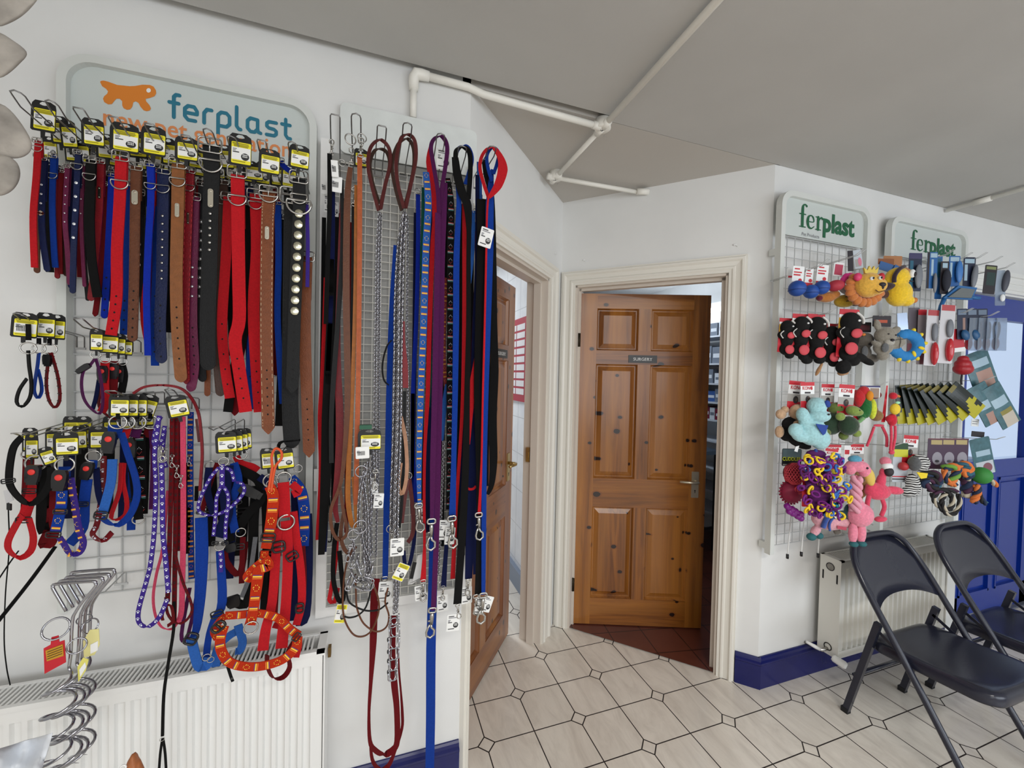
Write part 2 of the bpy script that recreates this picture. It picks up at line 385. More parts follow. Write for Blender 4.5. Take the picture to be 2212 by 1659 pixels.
# ------------------------------------------------------------------ room shell
Z3 = Vector((0, 0, 1))
def seg(P, Q): d = (Q-P).normalized(); return d, Vector((-d.y, d.x, 0))
dC, nC = seg(PA, PV); dB, nB = seg(PV, PD)
LB = (PD-PV).length; LC = (PV-PA).length
def lbox(mb, P, d, n, s0, s1, w0, w1, z0, z1, mi=0):
    c = P+d*((s0+s1)/2)+n*((w0+w1)/2); c = Vector((c.x, c.y, (z0+z1)/2))
    return mb.box(c, (abs(s1-s0), abs(w1-w0), z1-z0), (d, n, Z3), mi)
mb = MB(); mb.add([(-2.4, -4.3, 0), (5.4, -4.3, 0), (5.4, 0, 0), (PD.x, 0, 0), (PD.x+.12, .12, 0), (PV.x, PV.y+.16, 0), (PV.x-.03, 3.3, 0), (-1.2, 3.3, 0), (-1.2, .1, 0), (PA.x-.1, .1, 0), (-2.4, .1, 0)], [tuple(range(11))])
struct('floor', mb, floorm)
mb = MB(); mb.bb((3.37, -.005, -.02), (4.36, .1, .012)); struct('trim_7', mb, mat('door_sill', (96, 100, 112), .5))
mb = MB(); a = PV+dB*.03; b_ = PD-dB*.0
mb.add([(a.x, a.y, .006), (b_.x, b_.y, .006), (b_.x+.1, b_.y+.12, .006), (4.2, .13, .006), (4.2, 4.2, .006), (1.12, 4.2, .006), (1.12, PV.y+.1, .006)], [tuple(range(7))])
struct('floor_surgery', mb, terram)
# ceiling: shop part and lower alcove part, with the seam along the wall line
mb = MB(); mb.bb((-2.5, -4.4, HC), (5.5, -.034, HC+.02)); mb.bb((.87, -.034, HC), (5.5, -.003, HC+.02)); mb.bb((-2.5, -4.4, HC+.055), (5.5, .12, HC+.075)); struct('ceiling', mb, ceilm)
mb = MB(); mb.add([(PA.x-.03, .0, HC-.0), (PD.x+.03, 0, HC-.0), (PV.x, PV.y+.05, HC-.0), (PA.x-.03, .0, HC+.05), (PD.x+.03, 0, HC+.05), (PV.x, PV.y+.05, HC+.05)], [(0, 2, 1), (3, 4, 5), (0, 1, 4, 3), (1, 2, 5, 4), (2, 0, 3, 5)])
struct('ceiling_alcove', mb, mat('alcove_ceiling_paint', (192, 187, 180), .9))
mb = MB(); mb.bb((-2.4, 0, 0), (PA.x, .1, HC+.056)); struct('wall_left', mb, wallm)
# dark shadow gap board above the left wall
mb = MB(); mb.bb((PD.x, 0, 0), (3.365, .1, HC+.056)); mb.bb((3.365, 0, 2.10), (4.35, .1, HC+.056)); mb.bb((4.35, 0, 0), (5.4, .1, HC+.056)); struct('wall_right', mb, wallm)
OC = (.05, .845); OB = (.092, .885); DZ = 2.035
mb = MB(); lbox(mb, PA, dC, nC, -.0, OC[0], 0, .12, 0, HC); lbox(mb, PA, dC, nC, OC[1], LC, 0, .12, 0, HC); lbox(mb, PA, dC, nC, OC[0], OC[1], 0, .12, DZ, HC); struct('wall_alcove_left', mb, wallm)
mb = MB(); lbox(mb, PV, dB, nB, -.0, OB[0], 0, .12, 0, HC); lbox(mb, PV, dB, nB, OB[1], LB, 0, .12, 0, HC); lbox(mb, PV, dB, nB, OB[0], OB[1], 0, .12, DZ, HC); struct('wall_alcove_right', mb, wallm)
# shop: back wall with a wide shop window, side walls
mb = MB(); yb = -4.2
mb.bb((-2.4, yb-.1, 0), (5.4, yb, .75)); mb.bb((-2.4, yb-.1, 2.25), (5.4, yb, HC+.056)); mb.bb((-2.4, yb-.1, .75), (-1.7, yb, 2.25)); mb.bb((1.2, yb-.1, .75), (1.6, yb, 2.25)); mb.bb((4.6, yb-.1, .75), (5.4, yb, 2.25))
struct('wall_back', mb, wallm)
for k, (x0, x1) in enumerate(((-1.7, 1.2), (1.6, 4.6))):
    mb = MB()
    for a_, b2 in (((x0, yb-.08, .75), (x0+.05, yb-.02, 2.25)), ((x1-.05, yb-.08, .75), (x1, yb-.02, 2.25)), ((x0, yb-.08, .75), (x1, yb-.02, .8)), ((x0, yb-.08, 2.2), (x1, yb-.02, 2.25)), (((x0+x1)/2-.02, yb-.08, .8), ((x0+x1)/2+.02, yb-.02, 2.2))): mb.bb(a_, b2)
    struct('window_%d' % (k+1), mb, trimw)
mb = MB(); mb.bb((-2.5, -4.3, 0), (-2.4, .1, HC+.056)); struct('wall_far_left', mb, wallm)
mb = MB(); mb.bb((5.4, -4.3, 0), (5.5, .1, HC+.056)); struct('wall_far_right', mb, wallm)
# left room behind door 1: white tiled
mb = MB(); mb.add([(PV.x-.06, PV.y+.13, 0), (PV.x-.03, 3.3, 0), (PV.x-.03, 3.3, HC), (PV.x-.06, PV.y+.13, HC), (PV.x+.02, PV.y+.13, 0), (PV.x+.02, 3.3, 0), (PV.x+.02, 3.3, HC), (PV.x+.02, PV.y+.13, HC)], [(0, 1, 2, 3), (4, 7, 6, 5), (3, 2, 6, 7), (0, 3, 7, 4), (1, 5, 6, 2)])
struct('wall_tiled_room_right', mb, wtile)
mb = MB(); mb.bb((-1.2, 3.3, 0), (1.06, 3.4, HC)); struct('wall_tiled_room_back', mb, wtile)
mb = MB(); mb.bb((-1.3, .1, 0), (-1.2, 3.4, HC)); struct('wall_tiled_room_left', mb, wtile)
mb = MB(); mb.add([(-1.2, .1, HC+.0), (PA.x, .1, HC), (PV.x, PV.y+.12, HC), (PV.x, 3.3, HC), (-1.2, 3.3, HC)], [(0, 1, 2, 3, 4)]); struct('ceiling_tiled_room', mb, trimw)
mb = MB(); mb.bb((PV.x-.085, PV.y+.2, .0), (PV.x-.045, 3.3, .13)); struct('baseboard_tiled_room', mb, mat('grey_blue_paint', (128, 140, 158), .4))
# surgery room
mb = MB(); mb.bb((1.06, 4.1, 0), (3.3, 4.2, HC)); struct('wall_surgery_back', mb, wallm)
mb = MB(); mb.bb((3.2, .1, 0), (3.3, 4.1, HC)); struct('wall_surgery_right', mb, wallm)
mb = MB(); mb.bb((PV.x+.03, PV.y+.2, 0), (PV.x+.07, 4.1, HC)); struct('wall_surgery_left', mb, wallm)
mb = MB(); mb.add([(1.06, PV.y+.1, HC), (PD.x+.1, .1, HC), (3.3, .1, HC), (3.3, 4.2, HC), (1.06, 4.2, HC)], [(0, 1, 2, 3, 4)]); struct('ceiling_surgery', mb, wallm)
# architraves, stepped profile, mitred
PROF = [(0, 0), (0, .014), (.012, .014), (.018, .019), (.026, .019), (.032, .013), (.052, .016), (.060, .025), (.070, .025), (.076, .018), (.082, .018), (.086, .0)]
def architrave(name, P, d, n, s0, s1, zt, wl=1.0, wr=1.0, mt=trimm, kind=True):
    st = [((s0, 0), (-wl, 0)), ((s0, zt), (-wl, 1)), ((s1, zt), (wr, 1)), ((s1, 0), (wr, 0))]
    mb = MB(); vs = []; k = len(PROF)
    for (s, z), (os_, oz) in st:
        for (u, w) in PROF:
            q = P+d*(s+os_*u)-n*w; vs.append((q.x, q.y, z+oz*u))
    fs = []
    for i in range(3):
        for j in range(k-1): fs.append((i*k+j, i*k+j+1, (i+1)*k+j+1, (i+1)*k+j))
    mb.add(vs, fs); return struct(name, mb, mt)
architrave('trim_2', PA, dC, nC, OC[0], OC[1], DZ, .55, 1.45)
architrave('trim_3', PV, dB, nB, OB[0], OB[1], DZ, 1.0, .95)
def lining(name, P, d, n, s0, s1, zt):
    mb = MB()
    lbox(mb, P, d, n, s0, s0+.012, -.002, .124, 0, zt); lbox(mb, P, d, n, s1-.012, s1, -.002, .124, 0, zt); lbox(mb, P, d, n, s0, s1, -.002, .124, zt-.012, zt)
    for a_, c_ in ((s0+.012, s0+.024), (s1-.03, s1-.012)): lbox(mb, P, d, n, a_, c_, .035, .075, 0, zt-.012)
    lbox(mb, P, d, n, s0+.012, s1-.012, .035, .075, zt-.027, zt-.012)
    return struct(name, mb, mat('jamb_paint', (214, 204, 192), .4))
lin1 = lining('trim_4', PA, dC, nC, OC[0], OC[1], DZ)
lining('trim_5', PV, dB, nB, OB[0], OB[1], DZ)
mb = MB(); lbox(mb, PA, dC, nC, OC[1]-.0325, OC[1]-.0115, .078, .1, 1.02, 1.1); lbox(mb, PA, dC, nC, OC[1]-.036, OC[1]-.03, .083, .095, 1.045, 1.075)
q = mb.build('strike_plate', brass, lin1)
# skirting boards
def skirting(name, P, Q, h=.15, th=.018):
    d, n = seg(P, Q); prof = [(0, 0), (0, th), (h-.035, th), (h-.03, th+.004), (h-.022, th+.004), (h-.016, th-.004), (h-.006, th-.007), (h, th-.012), (h, 0)]
    mb = MB(); vs = []; k = len(prof)
    for p in (P, Q):
        for z, w in prof: q = p-n*w; vs.append((q.x, q.y, z))
    fs = [(j, j+1, k+j+1, k+j) for j in range(k-1)]+[tuple(range(k)), tuple(range(k, 2*k))[::-1]]
    mb.add(vs, fs); return struct(name, mb, bluem)
skirting('baseboard_left', Vector((-2.4, 0, 0)), PA+Vector((.0, 0, 0)))
skirting('baseboard_alcove', PV+dB*.967, PD+dB*.012, .15)
skirting('baseboard_right', PD+Vector((-.004, 0, 0)), Vector((3.29, 0, 0)), .15)
# ------------------------------------------------------------------ pine doors
def leaf(name, H, d, n, w=.762, h=1.985, th=.04, mv=pinev, mh=pineh, z0=.012):
    """six-panel leaf. H hinge point, d along the leaf, n thickness direction"""
    def bx(mb, s0, s1, z0_, z1_, w0=0, w1=th): return lbox(mb, H, d, n, s0, s1, w0, w1, z0+z0_, z0+z1_)
    st = .098; mu = .075; pw = (w-2*st-mu)/2
    rows = [(h*(1-.92), h*(1-.641)), (h*(1-.554), h*(1-.21)), (h*(1-.169), h*(1-.044))]
    mb = MB(); bx(mb, 0, st, 0, h); bx(mb, w-st, w, 0, h)
    for z0_, z1_ in rows: bx(mb, st+pw, st+pw+mu, z0_, z1_)
    o = struct(name, mb, mv)
    mb = MB(); edges = [0]+[q for r in rows for q in r]+[h]
    for i in range(0, len(edges), 2): bx(mb, st, w-st, edges[i], edges[i+1])
    mb.build('rail', mh, o)
    for z0_, z1_ in rows:
        for s0 in (st, st+pw+mu):
            mb = MB(); s1 = s0+pw
            for (f0, sg) in ((0, 1), (th, -1)):
                i1, i2 = .014, .040; a = f0+sg*.004; bq = f0+sg*.017; cq = f0+sg*.013; dq_ = f0+sg*.006
                def P4(i, wq): return [Vector((*(H+d*s+n*wq).xy, z0+z)) for s, z in ((s0+i, z0_+i), (s1-i, z0_+i), (s1-i, z1_-i), (s0+i, z1_-i))]
                vs = P4(0, a)+P4(i1*.6, bq)+P4(i1, bq)+P4(i2, dq_); fs = []
                for r in range(3):
                    for k in range(4): fs.append((r*4+k, r*4+(k+1) % 4, r*4+4+(k+1) % 4, r*4+4+k))
                fs.append((12, 13, 14, 15)); mb.add(vs, fs)
            mb.build('panel', mv, o)
    return o
def solve(H, tx, z, w, n_side, lo, hi):
    best = None
    for i in range(400):
        a = math.radians(lo+(hi-lo)*i/399); P = H+Vector((math.sin(a), math.cos(a), 0))*w; e = abs(proj(Vector((P.x, P.y, z)))[0]-tx)
        if best is None or e < best[0]: best = (e, a)
    return best[1]
# surgery door (door 2): hinged on the left jamb, swung inwards
H2 = PV+dB*(OB[0]+.022)+nB*.04
a2 = solve(H2, 1537, 2.0, .762, 1, 40, 134)
d2 = Vector((math.sin(a2), math.cos(a2), 0)); n2 = Vector((-d2.y, d2.x, 0))
if n2.dot(nB) < 0: n2 = -n2
door2 = leaf('door_2', H2, d2, n2)
plab(door2, 'open knotty pine panel door with black SURGERY plate at the back of the alcove')
def on_leaf(H, d, n, s, z, w): q = H+d*s+n*w; return Vector((q.x, q.y, z))
def leaf_handle(parent, H, d, n, s, z, flip=1, m=brass):
    mb = MB(); f = lambda u, v, w=0: on_leaf(H, d, n, s+u, z+v, -w)
    mb.prism(rrect(.042, .155, .004), .004, f); mb.tube([f(0, .022, .004), f(0, .022, .045)], .009, 10)
    mb.tube([f(0, .022, .045), f(-.02*flip, .022, .05), f(-.105*flip, .026, .046)], [.009, .009, .0065], 10)
    o = mb.build('door_handle', m, parent)
    mb = MB(); mb.prism([(.0045*math.cos(k*PI/4), -.035+.0045*math.sin(k*PI/4)) for k in range(8)], .0006, f, w0=.004); mb.prism([(-.002, -.05), (.002, -.05), (.002, -.035), (-.002, -.035)], .0006, f, w0=.004)
    mb.build('keyhole', dark, o); return o
leaf_handle(door2, H2, d2, n2, .70, .875, 1, mat('satin_steel', (205, 198, 178), .3, .9))
def surgery_plate(parent, H, d, n, s, z, w=.13, h=.036):
    mb = MB(); f = lambda u, v, q=0: on_leaf(H, d, n, s+u, z+v, -q)
    mb.prism(rrect(w, h, .001), .003, f); o = mb.build('name_plate', mat('engraved_plate', (38, 38, 38), .35), parent)
    f2 = lambda u, v, q=0: f(u, v-h*.2, .0032+q)
    text_mesh('lettering', 'SURGERY', f2, h*.4, white, o, width=w*.66, th=.0003)
    mb = MB(); xs = np.linspace(-w*.33, w*.33, 8)
    for i in range(7):                       # small serifs at the letter feet
        c_ = (xs[i]+xs[i+1])/2
        for dx in (-.003, .003):
            if i in (0, 3): continue
            mb.prism([(c_+dx-.0022, 0), (c_+dx+.0022, 0), (c_+dx+.0022, .0009), (c_+dx-.0022, .0009)], .0003, f2)
    mb.build('serif', white, o); return o
surgery_plate(door2, H2, d2, n2, .372, 1.985*(1-.19)+.006, .168, .045)
def hinge(parent, P, z):
    mb = MB(); mb.tube([(P.x, P.y, z-.04), (P.x, P.y, z+.04)], .006, 10); mb.box((P.x, P.y, z), (.02, .003, .08), (dB, nB, Z3)); return mb.build('hinge', mat('dark_hinge', (60, 52, 40), .5, .8), parent)
for z in (1.72, .25): hinge(door2, H2-dB*.006-nB*.006, z)
# left room door (door 1): hinged on the near jamb, swung inwards, seen at a slant
H1 = PA+dC*(OC[0]+.022)+nC*.115
fe = ZP(1106, 1353, .012); d1 = Vector((fe.x-H1.x, fe.y-H1.y, 0)).normalized(); n1 = Vector((-d1.y, d1.x, 0))
if n1.x > 0: n1 = -n1
door1 = leaf('door_1', H1, d1, n1, w=.762, mv=pinev2, mh=pineh2)
plab(door1, 'open pine panel door seen at a slant behind the hanging dog leads')
sP = min((abs(proj(on_leaf(H1, d1, n1, q/200, 1.61, 0))[0]-1083), q/200) for q in range(10, 150))[1]
surgery_plate(door1, H1, d1, n1, sP, 1.985*(1-.19)+.006, .168, .045)
leaf_handle(door1, H1, d1, n1, .70, .99)
# entrance door (door 3), blue with a glazed upper half
x0, x1, zt = 3.38, 4.34, 2.08
mb = MB()
for z in (0,):
    mb.bb((3.29, -.02, 0), (3.375, .0, 2.17)); mb.bb((4.345, -.02, 0), (4.43, 0, 2.17)); mb.bb((3.29, -.022, 2.09), (4.43, 0, 2.19)); mb.bb((3.27, -.04, 2.19), (4.45, 0, 2.215))
    mb.bb((3.366, 0, 0), (3.38, .1, 2.09)); mb.bb((4.34, 0, 0), (4.35, .1, 2.09)); mb.bb((3.38, 0, 2.08), (4.34, .1, 2.10)); mb.bb((3.30, -.03, 2.11), (4.42, -.02, 2.13)); mb.bb((3.30, -.028, 2.15), (4.42, -.02, 2.165))
struct('trim_6', mb, trimw)
mb = MB(); y0, y1 = .02, .065
mb.bb((x0, y0, 1.93), (x1, y1, zt-.01)); mb.bb((x0, y0, .01), (x0+.115, y1, 1.93)); mb.bb((x1-.115, y0, .01), (x1, y1, 1.93)); mb.bb((x0, y0, .9), (x1, y1, 1.0)); mb.bb((x0, y0, .01), (x1, y1, .16)); mb.bb((3.83, y0, .16), (3.9, y1, .9))
for a_, c_ in ((x0+.115, 3.83), (3.9, x1-.115)):
    mb.bb((a_, y0+.014, .16), (c_, y1-.014, .9)); mb.bb((a_+.045, y0+.004, .2), (c_-.045, y0+.014, .86))
    mb.bb((a_, y0-.006, .885), (c_, y0+.014, .9)); mb.bb((a_, y0-.006, .16), (c_, y0+.014, .175)); mb.bb((a_, y0-.006, .16), (a_+.012, y0+.014, .9)); mb.bb((c_-.012, y0-.006, .16), (c_, y0+.014, .9))
mb.bb((x0+.1, y0-.008, 1.0), (x1-.1, y0, 1.02))
door3 = struct('door_3', mb, doorblue); plab(door3, 'blue panelled entrance door with a large glazed upper half')
mb = MB(); mb.bb((x0+.11, .04, .995), (x1-.11, .045, 1.935))
mb.build('glass_pane', mat('daylight_glass', (225, 235, 250), .02, trans=1), door3)
# street outside the entrance door
mb = MB(); mb.bb((1.5, .1, -.05), (12, 9, -.01)); struct('ground_outside', mb, mat('pavement', (150, 155, 165), .8, noise=.3, nscale=3))
sid, nt, b = nmat('pale_siding'); g = G(nt)
geo = nt.nodes.new('ShaderNodeNewGeometry'); sep = nt.nodes.new('ShaderNodeSeparateXYZ'); nt.links.new(geo.outputs['Position'], sep.inputs[0])
v = g.m('DIVIDE', sep.outputs[2], .16); gr = g.m('LESS_THAN', g.m('ABSOLUTE', g.m('SUBTRACT', v, g.m('ROUND', v))), .07)
nt.links.new(g.mix(gr, (156, 176, 214), (112, 130, 172)), b.inputs['Base Color'])
hs = thing('house_front', 'pale clad house front across the street, seen through the glazed entrance door', 'building', (9, 5.2, 0))
mb = MB(); mb.bb((4.6, 5.2, 0), (13.5, 5.5, 3.4)); mb.build('wall', sid, hs)
for xa, za in ((8.1, 1.0), (10.4, 1.0)):
    mb = MB(); mb.bb((xa, 5.12, za), (xa+1.1, 5.2, za+1.3)); w_ = mb.build('window', trimw, hs)
    mb = MB(); mb.bb((xa+.1, 5.1, za+.1), (xa+1.0, 5.12, za+1.2)); mb.build('pane', mat('street_window_glass', (110, 130, 170), .1), w_)
mb = MB(); mb.bb((4.4, 5.0, 3.4), (13.7, 5.7, 3.6)); mb.build('eaves', trimw, hs)
# ------------------------------------------------------------------ conduit on the ceiling
def conduit():
    z = HC-.016; r = .0125; zl = HC-.028
    c = thing('conduit', 'white painted conduit run with round junction boxes across the ceiling corner', 'conduit', (.114, -.02, HC))
    mb = MB(); mb.tube([(.114, -.018, 2.368), (.114, -.018, HC-.06)], .011, 12); mb.build('pipe', conduitm, c)
    mb = MB(); mb.tube([(.15, -.022, HC-.02), (.3, -.02, HC-.02), (.36, -.012, HC-.026), (.6, -.006, HC-.028), (.82, .0, HC-.028)], r, 12); mb.build('pipe', conduitm, c)
    mb = MB(); mb.tube([(.857, -.03, zl), (.857, -.7, z), (.857, -1.6, z)], r*.95, 12); mb.build('pipe', conduitm, c)
    mb = MB(); mb.tube([(.857, .03, zl), (.857, .42, zl)], r*.85, 12); mb.build('pipe', conduitm, c)
    mb = MB(); mb.tube([(.88, .446, zl), (1.34, .425, zl-.002)], r*.85, 12); mb.build('pipe', conduitm, c)
    mb = MB(); mb.tube([(.114, -.018, HC-.075), (.114, -.02, HC-.035), (.122, -.022, HC-.022), (.14, -.022, HC-.02), (.165, -.022, HC-.02)], [.0155, .0175, .019, .0175, .0155], 14); mb.build('elbow', conduitm, c)
    for x, y in ((.857, .0), (.857, .445)):
        mb = MB(); mb.lathe([(.03, -.038), (.032, -.036), (.032, 0)], (x, y, HC-.0), (0, 0, 1), 28)
        for q in ((x-.045, y, zl), (x, y-.045, zl), (x, y+.045, zl)): mb.tube([(x, y, zl), q], r*1.25, 10)
        j = mb.build('junction_box', conduitm, c)
        mb = MB()
        for a in (.7, .7+PI): mb.lathe([(.003, -.002), (.003, 0)], (x+.022*math.cos(a), y+.022*math.sin(a), HC-.0505), (0, 0, 1), 8)
        mb.build('screw', nickel, j)
    mb = MB(); mb.tube([(1.325, .42, zl-.002), (1.385, .40, zl-.002)], r*1.3, 10); mb.build('coupling', conduitm, c)
conduit()
c = thing('conduit', 'short painted conduit on the ceiling above the right hand display racks', 'conduit', (3.15, 0, HC))
mb = MB(); mb.tube([(3.145, -.01, HC-.018), (3.15, -.9, HC-.016), (3.15, -1.8, HC-.016)], .011, 12); mb.build('pipe', conduitm, c)
mb = MB(); mb.tube([(3.147, -.12, HC-.018), (3.148, -.19, HC-.018)], .0155, 12); mb.build('coupling', conduitm, c)
mb = MB(); mb.tube([(-.12, .0, HC-.02), (1.8, .0, HC-.02)], .004, 4); 
# small marks on the walls: plaster hooks
for i, (x, y, P, Q, lab) in enumerate(((1198, 547, PA, PV, 'tiny painted screw hook on the narrow alcove wall left of the corner'), (1262, 562, PV, PD, 'left of two tiny painted wall fixings above the surgery door'), (1588, 529, PV, PD, 'right of two tiny painted wall fixings above the surgery door'))):
    p = PL(x, y, P, Q); mb = MB(); mb.ell(p, (.011, .004, .005), n=8, k=6); mb.tube([p, p+Vector((.004, -.01, -.01)), p+Vector((.01, -.01, -.008))], .0018, 6)
    tag(mb.build('wall_fixing', wallm), lab, 'hook')
# ------------------------------------------------------------------ racks and hooks
def wire_grid(mb, x0, x1, z0, z1, sx, sz, d, r, mi=0):
    n = int(round((x1-x0)/sx)); k = int(round((z1-z0)/sz))
    for i in range(n+1): x = x0+(x1-x0)*i/n; mb.bb((x-r, -d-r, z0), (x+r, -d+r, z1), mi)
    for i in range(k+1): z = z0+(z1-z0)*i/k; mb.bb((x0, -d-3*r, z-r), (x1, -d-r, z+r), mi)
def display_rack(label, x0, x1, z0, z1, zs, rc, d, band, sx, sz, grid_mat, loc, ztop_grid=None, wire=.0015, group='display racks'):
    t = thing('display_rack', label, 'rack', loc)
    fr = lambda u, v, w=0: Vector((u, -d-w, v))
    w, h = x1-x0, z1-z0; cx, cz = (x0+x1)/2, (z0+z1)/2
    o = rrect(w, h, rc, 8, cx, cz, False); i_ = rrect(w-2*band, h-2*band, rc-band*.8, 8, cx, cz, False)
    mb = MB(); k_ = len(o)//2; o2 = o[:k_]; i2 = i_[:k_]; o2 = [(x1, z0)]+o2+[(x0, z0)]; i2 = [(x1-band, z0)]+i2+[(x0+band, z0)]
    vs = [fr(*p) for p in o2]+[fr(*p) for p in i2]+[fr(p[0], p[1], .03) for p in o2]+[fr(p[0], p[1], .03) for p in i2]; n_ = len(o2); fs = []
    for q in range(n_-1): fs += [(q, q+1, n_+q+1, n_+q), (2*n_+q, 3*n_+q, 3*n_+q+1, 2*n_+q+1), (q, 2*n_+q, 2*n_+q+1, q+1), (n_+q, n_+q+1, 3*n_+q+1, 3*n_+q)]
    fs += [(0, n_, 3*n_, 2*n_), (n_-1, 3*n_-1, 4*n_-1, 2*n_-1)]; mb.add(vs, fs)
    for xx in (x0+band/2, x1-band/2): mb.bb((xx-band/2, -d, z0+.02), (xx+band/2, 0, z0+.05)); mb.bb((xx-band/2, -d, z1-.3), (xx+band/2, 0, z1-.27))
    mb.build('frame', framew, t)
    mb = MB(); pl = [p for p in rrect(w-2*band, h-2*band, rc-band*.8, 8, cx, cz, False) if p[1] > cz]
    pl = [(x1-band, zs)]+pl+[(x0+band, zs)]
    mb.prism(pl, .004, fr, w0=.008); sg = mb.build('sign_panel', mat('sign_face', (206, 213, 210), .35), t)
    mb = MB(); wire_grid(mb, x0+band, x1-band, z0+.03, zs-.003 if ztop_grid is None else ztop_grid, sx, sz, d, wire); mb.build('wire_grid', grid_mat, t)
    return t, sg
def hook(label, xt, yt, dt=.27, gap=.017, rnd=False, rise=.03, db=.03, r=.0016, m=steel, group='wire display hooks', name='display_hook', base=None, depth_lift=0):
    P = A(xt, yt, dt); B = Vector((P.x, -db, P.z-rise)) if base is None else A(*base)
    g_ = gap/2; t = P-B; t.normalize(); k = P-t*.012
    if rnd: e = [k+Vector((-g_, 0, 0)), P-t*.004+Vector((-g_*.8, 0, .001)), P+Vector((0, 0, .002)), P-t*.004+Vector((g_*.8, 0, .001)), k+Vector((g_, 0, 0))]
    else: e = [P-t*.004+Vector((-g_, 0, 0)), P+Vector((-g_*.8, 0, .002)), P+Vector((g_*.8, 0, .002)), P-t*.004+Vector((g_, 0, 0))]
    up = Vector((0, 0, .014))
    pts = [B+Vector((-g_, 0, -.03)), B+Vector((-g_, 0, 0)), B+Vector((-g_, -.01, .004)), P-t*.035+Vector((-g_, 0, -.006))]+[q+up*.3 for q in e]+[P-t*.035+Vector((g_, 0, -.006)), B+Vector((g_, -.01, .004)), B+Vector((g_, 0, 0)), B+Vector((g_, 0, -.03))]
    mb = MB(); mb.tube(pts, r, 8); mb.bb((B.x-g_*1.4, B.y-.002, B.z-.034), (B.x+g_*1.4, B.y+.001, B.z-.028))
    return tag(mb.build(name, m), label, 'hook', group)
LT = A(124, 300, .03); RTx = A(683, 420, .03).x
zt_ = (A(300, 147, .03).z+A(600, 203, .03).z)/2
rackA, signA = display_rack('large pale framed display rack with a round-cornered sign, hung with dog collars and harnesses', LT.x, RTx, .83, zt_, A(600, 372, .03).z, .075, .005, .02, .0525, .0525, gridg, (-.47, 0, .83))
# sign artwork ---------------------------------------------------------------
def stroke(mb, pts, r, fr, k=0, mi=0):
    P = smooth_path([(p[0], p[1], 0) for p in pts], 5) if k else [(p[0], p[1], 0) for p in pts]
    for a, b_ in zip(P[:-1], P[1:]):
        du, dv = b_[0]-a[0], b_[1]-a[1]; L = math.hypot(du, dv)
        if L < 1e-7: continue
        nu, nv = -dv/L*r, du/L*r
        z_ = .0003+len(mb.f)*4e-6; mb.add([fr(a[0]+nu, a[1]+nv, z_), fr(a[0]-nu, a[1]-nv, z_), fr(b_[0]-nu, b_[1]-nv, z_), fr(b_[0]+nu, b_[1]+nv, z_)], [(0, 1, 2, 3)], mi)
    for a in P: z_ = .0003+len(mb.f)*4e-6; mb.add([fr(a[0]+r*math.cos(q*PI/6), a[1]+r*math.sin(q*PI/6), z_) for q in range(12)], [tuple(range(12))], mi)
GL = dict(
 f=(.62, [[(.68, 1.62), (.45, 1.62), (.3, 1.45), (.3, 0)], [(0, 1.02), (.62, 1.02)]]),
 e=(1.0, [[(.1, .5), (.93, .5), (.93, .72), (.74, 1), (.32, 1), (.1, .78), (.1, .24), (.32, 0), (.82, 0)]]),
 r=(.66, [[(.1, 0), (.1, .72), (.3, 1), (.62, 1)]]),
 p=(1.0, [[(.1, -.62), (.1, .78), (.32, 1), (.7, 1), (.92, .78), (.92, .22), (.7, 0), (.12, 0)]]),
 l=(.48, [[(.1, 1.62), (.1, .22), (.28, 0), (.4, 0)]]),
 a=(1.1, [[(.85, .95), (.32, 1), (.1, .78), (.1, .22), (.32, 0), (.62, 0), (.85, .25), (.85, .95)], [(.85, .3), (.9, .05), (1.08, 0)]]),
 s=(.92, [[(.84, 1), (.28, 1), (.12, .86), (.12, .64), (.28, .52), (.68, .48), (.84, .36), (.84, .14), (.68, 0), (.1, 0)]]),
 t=(.72, [[(.32, 1.42), (.32, .22), (.5, 0), (.7, 0)], [(.02, 1.02), (.66, 1.02)]]))
def round_word(word, fr, r=.135, gap=.33):
    mb = MB(); x = 0
    for ch in word:
        w, ss = GL[ch]
        for s in ss: stroke(mb, [(x+p[0], p[1]) for p in s], r, fr)
        x += w+gap
    return mb, x-gap
P0 = A(366, 248, .017); P1 = A(628, 298, .017); _, wd_ = round_word('ferplast', lambda u, v, w=0: Vector((u, v, w)))
xh = (A(410, 224, .017).z-A(410, 254, .017).z)
mb, _ = round_word('ferplast', lambda u, v, w=0: Vector((P0.x+u*(P1.x-P0.x)/wd_, -.0175-w, (P0.z+P1.z)/2-.004+v*xh)))
mb.build('brand_lettering', mat('teal_print', (36, 116, 140), .5), signA)
dog = [(1195,150),(1205,137),(1235,132),(1290,145),(1400,185),(1550,200),(1620,196),(1700,182),(1790,185),(1835,205),(1862,250),(1866,285),(1845,320),(1790,340),(1740,350),(1745,380),(1785,425),(1803,465),(1790,490),(1750,499),(1715,488),(1678,445),(1655,400),(1620,380),(1592,392),(1580,445),(1555,477),(1515,482),(1475,462),(1460,430),(1460,380),(1430,350),(1390,350),(1362,380),(1335,415),(1290,417),(1245,390),(1230,350),(1245,318),(1280,290),(1290,262),(1268,232),(1220,200)]
mb = MB(); mb.add([A(x/5.53, 150+y/5.53, .0178) for x, y in dog], [tuple(range(len(dog)))])
dg_ = mb.build('dog_emblem', mat('orange_print', (222, 130, 40), .5), signA)
mb = MB(); mb.add([A((1775+27*math.cos(k*PI/6))/5.53, 150+(250+27*math.sin(k*PI/6))/5.53, .0184) for k in range(12)], [tuple(range(12))]); mb.build('emblem_eye', mat('print_white', (238, 240, 240), .5), dg_)
Pa = A(223, 270, .0175); Pb = A(628, 338, .0175)
